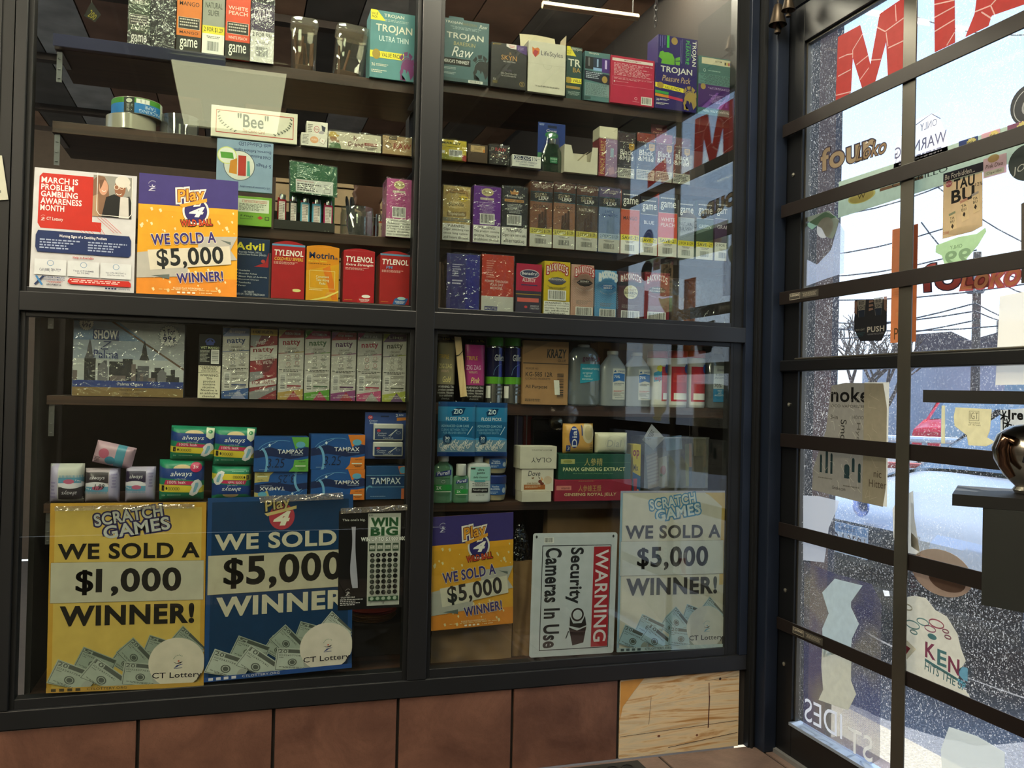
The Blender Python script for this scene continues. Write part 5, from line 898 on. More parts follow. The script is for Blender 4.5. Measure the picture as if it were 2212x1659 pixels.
for a, b_, y, c1, c2, l, x in ((1334.5, 1371, 288, '3a2424', '2a2022', 'dark cigar pack, first of four beside the tobacco carton', None), (1375, 1415, 288, '9a3a20', '2a2022', 'cigar pack with orange top, second of four', None), (1416, 1452, 291, 'a04a60', '7a2838', 'crimson-topped cigar pack with raised lid flap, third of four', 1), (1453.5, 1491, 299, '6a2a28', '5a2a24', 'reddish brown cigar pack, last of four on the shelf', None)):
    carton('cigar_pack', l, 'pack', a, b_, y, 'R2', c2, bm(c1, c2), d=.05, wrap=2, group='dark cigar packs with white script on the second right shelf', Y=.048, extra=(lambda e_, x0, x1, z0, z1, Y: [m_ := MB(), m_.quadslab([(x0, Y + .03, z1 + .001), (x1, Y + .03, z1 + .001), (x1, Y + .036, z1 + .04), (x0, Y + .036, z1 + .04)], (0, 1, 0), .001, '5a1a24'), g_ := planeG(m_, (x0, Y + .0355, z1 + .04), (x1 - x0, 0, 0), (0, -.006, -.039), (0, -1, 0)), g_.t('BLACK & MILD', .1, .6, .9, .74, 'b88a70', rot=180), g_.bars(.3, .3, .7, .5, 2, 'c8a898'), m_.build('lid_flap', e_)]) if x else None)
# ---- third shelf, right: narrow cigar boxes
def blunt(body, top, txt):
    def a(g):
        g.e(.5, .1, .22, .07, 'd8c890'); g.t('BluntVille', .34, .07, .66, .13, '4a3a20', sh=.3); g.r(.24, .2, .74, .24, 'c8b8a8'); g.bars(.2, .28, .8, .48, 8, top); g.bc(.24, .48, .78, .67); warn(g, .69, txt)
    return a
carton('cigarillo_box', 'gold cigarillo box with yellow price burst, first on the third right shelf', 'box', 956, 1016, 402, 'R3', 'c0a460', lambda g: [g.p([(.08, .1), (.2, .05), (.8, .05), (.92, .12), (.92, .2), (.8, .13), (.2, .13), (.08, .2)], 'b08a50'), g.t('Natural Leaf\nTriple Wrapped', .24, .06, .78, .15, '3a2c1c'), g.e(.74, .22, .2, .06, 'e8c838', 20, star=.25), g.t('$129', .58, .20, .88, .25, '2a2418', b=.03), g.e(.48, .34, .33, .07, 'd8bc7c'), g.t('BluntVille', .2, .30, .76, .37, '3a3224', sh=.3), g.p([(.14, .48), (.86, .46), (.86, .55), (.14, .57)], '9a8050'), g.t('TripleVanilla', .2, .48, .8, .55, 'e0d8b8', sh=.2), g.r(0, .585, 1, .65, '8a8674'), g.t('25 Cigarillos', .2, .595, .8, .64, 'c8a050'), warn(g, .69, 'WARNING:\nCigar smoking can\ncause lung cancer\nand heart disease.')], d=.07, wrap=1)
carton('cigarillo_box', 'purple cigarillo box with barcode on the third right shelf', 'box', 1022, 1082, 403, 'R3', '6a2a94', blunt('6a2a94', 'b090c8', 'WARNING:\nThis product contains\nnicotine. Nicotine is\nan addictive chemical.'), d=.07, wrap=1)
carton('cigarillo_box', 'black cigarillo box with orange crown on the third right shelf', 'box', 1083.5, 1139, 404, 'R3', '26262c', lambda g: [g.p([(.34, .13), (.3, .06), (.4, .09), (.48, .03), (.56, .09), (.66, .06), (.62, .13)], 'c88a48'), g.t('Entourage', .18, .14, .82, .2, 'd8d4cc'), g.r(.1, .215, .86, .26, 'c8904a'), g.t('GUARANTEED FRESH', .14, .225, .82, .25, '3a2a1a'), g.bars(.2, .3, .8, .46, 7, 'b8b8b8'), g.bc(.2, .48, .78, .66), warn(g, .70, 'WARNING:\nCigars are not a safe\nalternative')], d=.07, wrap=2)
def leaf(body, name, price='2 CIGARS $1.29', tc='3a2820', yl=1):
    def a(g):
        g.r(0, 0, 1, .145, '5a3424' if yl else '5a4a70'); g.t('NATURAL ROLLED\nLEAF CIGARS', .1, .035, .9, .09, 'd8ccb8'); g.r(0, .145, 1, .305, '1c1d20'); g.r(0, .15, 1, .156, '3a6a78'); g.r(0, .295, 1, .301, '3a6a78')
        g.t('game', .2, .17, .74, .25, 'a89878', b=0); g.t('LEAF', .38, .22, .82, .275, 'ece6dc', b=.02); g.t(name, .12, .35, .88, .40 if '\n' not in name else .45, tc)
        for k in range(5): g.ln(0, .45 + .1 * k, .9, .33 + .1 * k, .0008, '00000' and '6a4a38' if yl else '8aa0c0'); 
        for k in (0, 1, 2): g.p([(.38 + .13 * k, .50 - .04 * k), (.48 + .13 * k, .49 - .04 * k), (.50 + .13 * k, .71), (.36 + .13 * k, .71)], '4a3226' if yl else '7890b8')
        g.r(0, .71, 1, 1, 'd8d4c8'); g.r(0, .71, 1, .80, 'd8cc50' if yl else 'b8cce8'); g.t(price, .08, .73, .92, .785, '2a4a5a' if not yl else INK); g.bars(.25, .82, .75, .85, 2, '6a6660'); g.bc(.2, .86, .8, .96, bgc=None)
    return a
GR = 'narrow cigar boxes on the third right shelf'
for a, b_, y, bd, nm, tc, yl, lab in ((1144.5, 1193, 393, '8a5a40', 'COGNAC', '3a2820', 1, 'brown leaf-pattern cigar box, first of its row, beside the black crown box'), (1195, 1242.5, 396, '9a6a4e', 'COGNAC', '3a2820', 1, 'second brown leaf-pattern cigar box, with the same flavour as its left neighbour'), (1244.5, 1291, 402, '5a4638', 'NATURAL', 'd8ccb8', 1, 'dark brown natural leaf-pattern cigar box'), (1293, 1339.5, 406, '8098c8', 'SWEET\nAROMATIC', '3a5a98', 0, 'pale blue leaf-pattern cigar box')):
    carton('cigar_box', lab, 'box', a, b_, y, 'R3', bd, leaf(bd, nm, tc=tc, yl=yl), d=.08, wrap=1, group=GR, Y=.047)
for a, b_, y, c, nm, tg, tc, yl, lab in ((1341, 1381.5, 411, 'c85a38', 'MANGO', 'SAVE-2!', '3a241a', 1, 'orange cigar box in the narrow row, first with a plain black top'), (1383, 1420.5, 425, '1e2a5e', 'BLUE', 'SAVE-2!', 'd8d8e0', 1, 'navy blue cigar box in the narrow row'), (1422, 1463, 419, 'd84e38', 'WHITE\nPEACH', 'SAVE-2!', 'f0dcd0', 1, 'coral cigar box right of the navy one'), (1464.5, 1500, 433, '98a4b4', 'NATURAL\nSILVER', '2 FOR $1.29', '4a5a70', 1, 'silver cigar box right of the coral one'), (1504, 1541, 434, '3c5244', 'GREEN', 'SAVE-2!', 'd0dcd0', 1, 'green cigar box second from the end of the row'), (1544, 1582, 434, '4a3456', 'GRAPE', '2 FOR 99¢', 'e0d8e4', 0, 'purple cigar box at the right end of the row')):
    carton('cigar_box', lab, 'box', a, b_, y, 'R3', c, gamebox(c, nm, tg, tc, yl), d=.08, group=GR, Y=.046)
# ---- sill row, right
carton('medicine_box', 'violet night medicine box, first in the lowest row of the upper right pane', 'box', 964, 1036, 549, 'SR', '3a3678', lambda g: [g.bars(.17, .18, .45, .42, 6, 'b8b4d0', al=1), g.bars(.17, .46, .48, .56, 2, 'd8d4e8', al=1), g.r(.58, 0, 1, 1, '2a2a8a')], d=.07, wrap=3)
carton('medicine_box', 'orange red medicine box with white foot in the lowest row', 'box', 1040, 1110, 551, 'SR', 'c83a24', lambda g: [g.bars(.14, .1, .42, .42, 8, 'e89a88', al=1), g.t('POWER THROUGH\nYOUR DAY\nMEDICINE.', .1, .44, .82, .60, 'f0dcd4'), g.r(0, .72, 1, 1, 'd8d4cc'), g.r(.1, .9, .5, .97, '3a3a80'), g.t('MINUTES', .12, .915, .48, .955, 'e8e4e0')], d=.07, wrap=3)
carton('medicine_box', 'crimson and dark grey allergy box in the lowest row', 'box', 1114, 1170, 570, 'SR', '3e3a4a', lambda g: [g.r(0, 0, 1, .54, 'b02848'), g.e(.52, .2, .38, .09, 'd8d0d8'), g.e(.52, .2, .36, .075, '3a4060'), g.t('Benadryl', .22, .16, .82, .24, 'e8e4e8', b=.02), g.t('ALLERGY', .24, .29, .76, .36, 'f0dcdc', b=.02), g.r(.2, .41, .84, .435, '4a3a60'), g.r(0, .6, 1, .615, 'b0903a'), g.r(.06, .68, .9, .76, 'd86a60'), g.e(.4, .86, .06, .025, 'd84a50'), g.t('25 PACKETS OF\n2 TABLETS EACH', .56, .82, .92, .9, 'd8d4d8')], d=.07)
def backw(body, name, nc='d8d0c8', rope='b02a34', dark='2a2222', foot=1, pat=None):
    def a(g):
        if pat: [g.e(.04 + .07 * (i % 2) * .5 + .07 * k, .25 + .021 * i, .014, .006, pat, 6) for i in range(27) for k in range(14)]
        for i, ch in enumerate('BACKWOODS'):
            u = .10 + .09 * i; v = .08 - .045 * sin(pi * (i + .5) / 9) + (.02 if i in (0, 8) else 0); g.t(ch, u, v, u + .085, v + .13 + (.02 if i in (0, 8) else 0), 'ece6e0', b=.05, ol=rope, ow=.09)
        if name != 'HONEY\nBOURBON':
            g.p([(.14, .36), (.3, .305), (.5, .29), (.7, .305), (.86, .36), (.7, .415), (.5, .43), (.3, .415)], dark); g.r(.2, .357, .8, .363, '8a7a78'); L = name.split('\n')
            for i, s in enumerate(L): g.t(s, .5 - .04 * len(s), .315 + .055 * i, .5 + .04 * len(s), .348 + .055 * i, nc, b=.03)
            for i, ch in enumerate('NATURAL WRAPPER'):
                t = radians(150 - 120 * i / 14)
                if ch != ' ': g.t(ch, .48 + .4 * cos(t), .40 + .10 * sin(t), .51 + .4 * cos(t), .42 + .10 * sin(t), dark if foot else 'd8d0c8', rot=0)
        else: g.r(0, .22, 1, .30, '1c1414'), g.e(.5, .43, .30, .155, '3a1a1a'), g.e(.5, .43, .28, .145, 'd8d0a8'), g.t('HONEY', .28, .36, .72, .41, '8a6a4a', b=.02), g.t('BOURBON', .25, .42, .75, .475, '241c18', b=.04), g.t('5 CIGARS', .36, .495, .64, .525, '241c18'), g.e(.48, .32, .05, .03, 'c8b850')
        if foot: g.bars(.2, .475, .8, .52, 3, '6a6040', al=1); g.bc(.15, .53, .85, .72)
        else: g.bars(.14, .70, .8, .78, 4, '8a7a74', al=1); g.bc(.12, .82, .86, .995)
        if foot == 2: warn(g, .74, 'WARNING: This\nproduct contains\nnicotine. Nicotine is\nan addictive\nchemical.')
    return a
GB = 'pouch cigar boxes with arched red lettering'
carton('pouch_cigar_box', 'yellow pouch cigar box with a warning panel', 'box', 1174.5, 1231.5, 565, 'SR', 'd0b428', backw('d0b428', 'ORIGINAL', dark='4a4c60', foot=2), d=.07, group=GB)
carton('pouch_cigar_box', 'pink honey pouch cigar box beside the yellow one', 'box', 1233, 1283, 572, 'SR', 'c09888', backw('c09888', 'HONEY', foot=0, pat='d8c0b0'), d=.07, group=GB)
carton('pouch_cigar_box', 'sky blue honey berry pouch cigar box', 'box', 1284.5, 1332, 584, 'SR', '5a98c8', backw('5a98c8', 'HONEY\nBERRY', rope='c8dcf0', dark='2a6aa8', foot=0, pat='90c0e4'), d=.07, group=GB)
carton('pouch_cigar_box', 'dark maroon honey bourbon pouch cigar box', 'box', 1335, 1389.5, 587, 'SR', '4a1c1e', backw('4a1c1e', 'HONEY\nBOURBON', rope='9a4a40', foot=0), d=.07, group=GB)
carton('pouch_cigar_box', 'crimson sweet pouch cigar box at the end of its row', 'box', 1391.5, 1446.5, 589, 'SR', '7c1c2a', backw('7c1c2a', 'SWEET\nAROMATIC', foot=0), d=.07, group=GB)
for k, (x, l) in enumerate(((1452, 'tan card leaning behind the crimson pouch box'), (1470, 'second tan card in the wrapped stack by the right jamb'), (1490, 'third tan card in the wrapped stack by the right jamb'))):
    a = W(x, 620, .10); c = W(x + 16, 620, .10); b = MB(); b.box(a.x, c.x, .10 + .02 * k, .112 + .02 * k, SH['SR'] + .0004, SH['SR'] + .085 - .004 * k, woodmat([(.3, '6a4a28'), (.6, '8f6a40'), (.8, 'a8845a')], .6, (40, 40, 5)), .0006); tag(b.build('backing_card', base=(a.x, .1, SH['SR'])), l, 'card')
def filmbag(px0, px1, ytop, shelf, lab, Y=.07, d=.09, seed=1, hz=.05):
    x0, x1, z1 = ext(px0, px1, ytop, SH[shelf], Y); z0 = SH[shelf] + .0006; rn = random.Random(seed); bm_ = bmesh.new(); bmesh.ops.create_cube(bm_, size=1); bmesh.ops.subdivide_edges(bm_, edges=bm_.edges[:], cuts=9, use_grid_fill=True)
    for v in bm_.verts: v.co = Vector(((x0 + x1) / 2 + v.co.x * (x1 - x0) + rn.uniform(-1, 1) * .002, Y + d / 2 + v.co.y * d + rn.uniform(-1, 1) * .003, max(z0, (z0 + z1) / 2 + v.co.z * (z1 - z0) + rn.uniform(-1, 1) * .003)))
    b = MB(); b.add([v.co.copy() for v in bm_.verts], [[v.index for v in f.verts] for f in bm_.faces], glass(.16, 'f6f6f8', .1, hz, 'dfe4ec', .9, 30.)); bm_.free(); return tag(b.build('film_bag', base=((x0 + x1) / 2, Y, z0)), lab, 'bag')
filmbag(1450, 1570, 606, 'SR', 'crumpled clear film around the tan cards by the right jamb', Y=.088, d=.075)

# ---- third shelf, left
carton('lighter_display_box', 'pale blue lighter box turned upside down above the green one', 'box', 467, 590, 304, None, '8ba2bc', lambda g: [[g.p([(.5, .4), (.5 + .9 * cos(a), .4 + .9 * sin(a)), (.5 + .9 * cos(a + .07), .4 + .9 * sin(a + .07))], 'a8b8cc') for a in ()], g.t('with Colored LED', .38, .02, .96, .10, '34406a', rot=180, b=.02), g.t('Electronic Refillable Lighter', .28, .15, .96, .22, '34406a', rot=180), g.t('Child Resistant', .55, .27, .96, .33, '34406a', rot=180), g.t('5·Flags', .70, .42, .97, .5, '34406a', rot=180), g.e(.40, .50, .28, .30, '6a7480', 36), g.e(.40, .50, .265, .285, 'd8d8d0', 36), g.e(.18, .32, .17, .17, 'd8dc70', 36), g.e(.18, .32, .155, .155, 'e4e4dc', 36), g.p([(.06, .26), (.28, .26), (.3, .38), (.08, .38)], '5a9a40'), g.p([(.24, .42), (.36, .36), (.36, .68), (.22, .66)], 'd08a30'), g.p([(.38, .3), (.52, .3), (.52, .7), (.38, .7)], 'b83a30'), g.p([(.54, .4), (.58, .4), (.6, .7), (.54, .7)], '5aa898'), g.t('U.S. Consumer product safety', .42, .88, .96, .93, '34406a', rot=180)], d=.0105, z0=SH['S3'] + .085, Y=.048)
carton('lighter_display_box', 'bright green lighter box under the pale blue one', 'box', 482, 587.5, 424, 'S3', '78a838', lambda g: [g.r(.28, .08, .94, .54, 'd8dcc8'), g.fr(.38, .13, .9, .21, .0008, 'b83a38'), g.t('KEEP AWAY FROM CHILDREN', .42, .145, .87, .195, 'b83a38'), g.bars(.32, .25, .9, .5, 6, '6a6a60', al=1), g.t('5·Flags', .34, .64, .62, .72, '2a3a1e', b=.02, sh=.2), g.bars(.34, .76, .6, .79, 1, '2a3a1e'), g.p([(.76, .64), (.82, .71), (.76, .78), (.7, .71)], 'b83a38'), g.fr(.86, .66, .95, .78, .0015, '3a4a2e')], d=.07, Y=.0478)
# lighter tray with five lighters
xa, xb, zt = ext(592, 723, 480, SH['S3'], .056); z3 = SH['S3'] + .0004; zt = W(655, 478, .056).z
e_ = empty('lighter_tray', ((xa + xb) / 2, .056, z3), 'black tray standing five lighters upright on the third left shelf', 'tray'); b = MB(); TB = mat('24231f', .5)
b.box(xa, xb, .056, .058, z3, zt, TB); b.box(xa, xb, .1, .102, z3, zt + .03, TB); b.box(xa, xa + .002, .058, .1, z3, zt, TB); b.box(xb - .002, xb, .058, .1, z3, zt, TB); b.box(xa + .002, xb - .002, .058, .1, z3, z3 + .0015, TB); g = planeG(b, (xa, .056, zt), (xb - xa, 0, 0), (0, 0, z3 - zt), (0, -1, 0)); [g.r(u, v, u + .018, v + .03, '8a8a80') for u in (.83, .89) for v in (.86, .94)]; b.build('tray', e_)
LG = []
for k, (px0, px1, yb_, c, lab) in enumerate(((598, 619, 430, '8a1c28', 'dark red lighter, first in the black tray'), (624, 643, 434, '1a1a1c', 'black lighter in the tray'), (648, 669.5, 437, '5aa0b8', 'light blue lighter in the middle of the tray'), (673, 695, 440, '58a0bc', 'light blue lighter beside the magenta one'), (698, 719.5, 443, 'a02050', 'magenta lighter at the right end of the tray'))):
    x0, x1, z1 = ext(px0, px1, yb_, z3, .07); cx = (x0 + x1) / 2; w = (x1 - x0) * .95; h = z1 - z3 - .002
    L_ = empty('lighter', (cx, .076, z3 + .0018), lab, 'lighter', 'lighters in the black tray')
    b = MB(); b.sq((cx, .076, z3 + .0018), [(.46, 0), (.5, .002), (.5, h - .002), (.46, h)], mat(c, .25), w, .013, 24, 2.6); f = lambda u, v, l: Vector((cx - w * .33 + w * .66 * u, .076 - .0066 - .0008 - l, z3 + .002 + h * (.92 - .80 * v))); g = G(b, f, w * .66, h * .8); g.r(0, 0, 1, 1, 'd8d0c8').bars(.05, .02, .9, .98, 14, '8a6a68', al=1).bc(.6, .08, .95, .5, vert=1, bgc='d8d0c8'); b.build('body', L_, smooth=True)
    b = MB(); b.sq((cx + w * .08, .076, z3 + .0018 + h), [(.34, 0), (.34, .009), (.30, .013), (.1, .0135)], mat('b8bcbc', .18, .95), w, .013, 20, 3.); b.build('metal_hood', L_, smooth=True)
    b = MB(); b.lathe((0, 0, -.002), [(.0035, 0), (.0035, .004)], mat('6a6a6a', .4, .8), 12, M=Matrix.Translation((cx - w * .06, .076, z3 + h + .014)) @ Matrix.Rotation(pi / 2, 4, 'Y')); b.build('spark_wheel', L_)
    b = MB(); b.box(cx - w * .46, cx - w * .27, .072, .080, z3 + h + .002, z3 + h + .0065, mat('a81c20' if k != 1 else '8a1c20', .3), .0006); b.build('button', L_)
# green box leaning over the tray
cz = W(677, 385, .05); P4 = [W(627, 347, .05), W(728, 362, .05), W(727, 426, .05), W(628, 414, .05)]
e_ = empty('wrapped_box', (cz.x, .06, P4[2].z), 'green wrapped box tipped forward above the lighters', 'box'); b = MB(); b.quadslab([P4[3] , P4[2], P4[1], P4[0]], (0, 1, .25), .045, '24603c')
g = G(b, lambda u, v, l: (P4[0] * (1 - u) + P4[1] * u) * (1 - v) + (P4[3] * (1 - u) + P4[2] * u) * v + Vector((0, -l, 0)), .12, .07); g.t('WARNING', .14, .08, .3, .13, 'a8c8b0').bars(.14, .16, .62, .5, 6, '8ab098', al=1).p([(.11, .56), (.92, .52), (.92, .97), (.11, .97)], 'd8d8d0').t('Building of a lighter with glue', .14, .58, .5, .64, 'b04048').bars(.14, .68, .68, .94, 4, '3a3a38', al=1).fr(.72, .66, .86, .92, .0008, '3a3a38').t('5A6', .75, .72, .83, .8, '3a3a38'); b.build('carton', e_)
b = MB(); b.quadslab([P4[3] + Vector((-.002, -.002, -.002)), P4[2] + Vector((.002, -.002, -.002)), P4[1] + Vector((.002, -.002, .002)), P4[0] + Vector((-.002, -.002, .002))], (0, 1, .25), .049, WRAP()); b.build('plastic_wrap', e_)
b = MB(); b.box(P4[0].x + .004, P4[1].x + .002, .105, .135, z3, P4[1].z - .004, '24603c', .001); tag(b.build('display_box', base=(P4[0].x, .105, z3)), 'green carton standing behind the lighters and holding the tipped box', 'box')
# jars with pens
def jar(px0, px1, ytop, lab, Y=.075, shelf='S3', orange=0):
    x0, x1, z1 = ext(px0, px1, ytop, SH[shelf], Y); r = (x1 - x0) / 2; h = z1 - SH[shelf]; c = ((x0 + x1) / 2, Y + r, SH[shelf] + .0005)
    e_ = empty('plastic_jar', c, lab, 'jar'); b = MB(); b.lathe(c, [(r * .94, 0), (r, .004), (r, h * .8), (r * .96, h * .86), (r * .96, h), (r * .93, h), (r * .93, h * .88), (r * .97, h * .8), (r * .97, .004)], glass(.14, 'f4f4f2', .03, .05), 36, cap=False); b.lathe(c, [(r * .94, 0), (r * .94, .0008)], glass(.14, 'eee'), 30); b.build('body', e_, smooth=True)
    if orange:
        b = MB(); f = lambda u, v, l: Vector((c[0] + (r + .0005 + l) * sin(-.4 + 1.5 * u), c[1] - (r + .0005 + l) * cos(-.4 + 1.5 * u), c[2] + h * (.72 - .62 * v))); g = G(b, f, r * 1.5, h * .6, flat=False); g.r(0, 0, 1, 1, 'c8b8a0').r(0, 0, 1, .1, 'b84a20').r(0, .9, 1, 1, 'b84a20').t('a', .3, .3, .5, .5, '2a2018'); b.build('label', e_)
    return c, r, h
c, r, h = jar(739, 812, 444, 'clear round jar packed with black pens on the third left shelf')
for k in range(9):
    rn = random.Random(k + 40); a = rn.uniform(0, 6.28); b = MB(); p0 = Vector(c) + Vector((r * .6 * cos(a) * .6, r * .5 * sin(a), .003)); tip = Vector((c[0] - r * rn.uniform(.3, .75) if k < 5 else c[0] + rn.uniform(-.4, .4) * r, c[1] + rn.uniform(-.3, .3) * r, c[2] + (h + .028 if k < 3 else h * rn.uniform(.6, .95))))
    b.tube([p0, p0.lerp(tip, .9), tip], [.0042, .0045, .002], mat('1a1a1c', .25), 8); tag(b.build('black_pen', smooth=True, base=p0), 'black pen standing in the clear jar with the others', 'pen', 'black pens in the clear jar')
jar(812, 832, 462, 'dark jar with orange edged label behind the pen jar', Y=.13, orange=1)
b = MB(); cq = W(815, 480, .15); b.lathe((cq.x, .165, SH['S3'] + .003), [(.010, 0), (.014, .002), (.014, .038), (.008, .044)], mat('5a2018', .2), 20); tag(b.build('brown_bottle', smooth=True, base=(cq.x, .165, SH['S3'])), 'dark brown bottle tucked beside the pink box', 'bottle')
carton('cigarillo_box', 'pink cigarillo box with white warning at the end of the third left shelf', 'box', 834, 889, 387, 'S3', 'c05894', blunt('c05894', '9a3a70', 'WARNING:\nTobacco smoke\nincreases the risk\nof lung cancer and\nheart disease,\neven in nonsmokers.'), d=.07, wrap=1)
# slatted board and display head deeper in the shop
b = MB(); sl = mat('9a8668', .6)
x0_, x1_ = W(596, 400, .75).x, W(905, 400, .75).x
for k in range(9): b.box(x0_, x1_, .75, .765, 1.20 + .062 * k, 1.256 + .062 * k, sl)
b.box(x0_, x1_, .765, .78, -.01, 1.76, mat('3a3026')); tag(b.build('slat_board', base=(x0_, .75, 1.2)), 'beige slatted wall board seen behind the lighters', 'board')
b = MB(); hx = W(795, 420, .55); prof = [(765, 442), (768, 425), (764, 412), (770, 402), (766, 392), (774, 386), (772, 372), (780, 352), (800, 340), (828, 345), (838, 380), (834, 420), (822, 440), (824, 470), (784, 470), (786, 452), (776, 448)]
e_ = empty('mannequin', (hx.x, .55, W(800, 470, .55).z), 'brown display head in profile in front of the slatted board', 'mannequin'); P3 = [W(x, y, .55) for x, y in prof]; b.quadslab(P3, (0, 1, 0), .05, mat('5a3c2c', .45)); bmh = b.build('bust', e_)
md = bmh.modifiers.new('round', 'BEVEL'); md.width = .018; md.segments = 5; md.limit_method = 'ANGLE'; md.angle_limit = radians(50)
b = MB(); b.box(hx.x - .04, hx.x + .06, .53, .62, -.01, W(800, 470, .55).z - .0005, mat('2a2420', .6), .004); tag(b.build('display_plinth', base=(hx.x, .55, 1.0)), 'dark plinth under the brown display head', 'plinth')

# ---- sill row, left: medicine boxes with arched tops
def tyl(sub, subc='f0e8e0', band=None, pill=None, foot=None):
    def a(g):
        if band: g.r(0, 0, 1, .035, band)
        y = .09 if not band else .085
        g.t('TYLENOL', .07, y + .02, .95, y + .13, 'f4ece4', b=.05, sh=.1); g.t(sub, .08 if len(sub) > 4 else .2, y + .155, .95 if len(sub) > 4 else .42, y + .215, subc, b=.02, sh=.15); g.bars(.06, y + .24, .8, y + .29, 3, 'e0b0a8', al=1)
        if pill: g.e(.76, .84, .14, .028, pill, 20); g.e(.62, .84, .03, .02, 'a03030')
        if foot: g.p([(.5, .9), (.56, .87), (.97, .87), (.86, 1), (.44, 1)], foot[0]); g.e(.74, .875, .14, .03, foot[1]); g.bars(.52, .93, .86, .985, 3, 'e8e0e0'); g.bars(.05, .95, .3, .965, 1, 'd8a040')
    return a
carton('medicine_box', 'navy pain relief box partly behind the yellow poster', 'box', 497, 582, 515, 'SL', '122a4a', lambda g: [g.t('Advil', .12, .07, .86, .20, 'e8d838', b=.06), g.t('Ibuprofen Tablets, 200 mg\nPain Reliever/Fever Reducer (NSAID)', .08, .22, .92, .30, 'c8ccd4'), g.p([(.98, .22), (.9, .4), (.6, .48), (.98, .48)], 'a02028'), g.e(.84, .38, .055, .03, 'b83a34'), [g.t(s, .22, .54 + .052 * i, .22 + .03 * len(s) + .04, .565 + .052 * i, 'dcdcd8') for i, s in enumerate(('Headache', 'Muscular Aches', 'Minor Pain of Arthritis', 'Menstrual Cramps', 'Toothache', 'Fever'))], [g.pl([(.13, .55 + .052 * i), (.155, .568 + .052 * i), (.19, .535 + .052 * i)], .0012, 'd8d040') for i in range(6)], g.t('100 TABLETS\nPACKETS OF 2 COATED TABLETS EACH', .08, .9, .9, .975, 'd8d8dc')], d=.07)
GM = 'red and orange medicine boxes in the lowest left row'
carton('medicine_box', 'red cold and flu box with blue top band and yellow pill', 'box', 586, 658.5, 528, 'SL', 'a81c24', tyl('COLD+FLU SEVERE', 'e8c848', '5a98c0', pill='e0d48a'), d=.07, dome=.009, group=GM)
carton('medicine_box', 'orange and yellow ibuprofen box between the red boxes', 'box', 661, 732.5, 534, 'SL', 'dc8a18', lambda g: [g.p([(0, .45), (1, .3), (1, 1), (0, 1)], 'dc9c1c'), g.t('Motrin', .08, .10, .84, .22, '1e2a50', b=.05), g.t('IB', .86, .18, .95, .22, '1e2a50', b=.03), g.t('Ibuprofen Tablets', .06, .25, .62, .29, 'e8d83c', sh=.15), g.bars(.06, .31, .76, .33, 1, '5a3a1a'), g.p([(.5, .4), (.72, .34), (.98, .98), (.8, .98)], 'e0781c'), g.fr(.1, .44, .88, .78, .001, 'e8d890'), g.t('Convenient\nTake Along\nPacks', .3, .53, .7, .7, 'f0e4b0', ol='a06a18', ow=.03), g.bars(.1, .8, .5, .82, 1, 'f0e0b0'), g.e(.76, .86, .14, .03, 'e0a040', 16), g.e(.68, .9, .1, .025, 'd8923a', 16), g.p([(.1, 1), (.6, .92), (1, .8), (1, .83), (.62, .95), (.3, 1)], 'f0d870')], d=.07, dome=.005, group=GM)
carton('medicine_box', 'red extra strength box with two caplets, third red box', 'box', 741, 809.5, 542, 'SL', 'a81a24', tyl('Extra Strength', foot=('b82028', 'ece4e0')), d=.07, dome=.006, group=GM)
carton('medicine_box', 'red night box with blue band, last beside the mullion', 'box', 820, 885, 549, 'SL', '9e2022', tyl('PM', '6a98c8', '5a88a8', foot=('2a5a98', 'a8c8c8')), d=.07, dome=.008, group=GM)
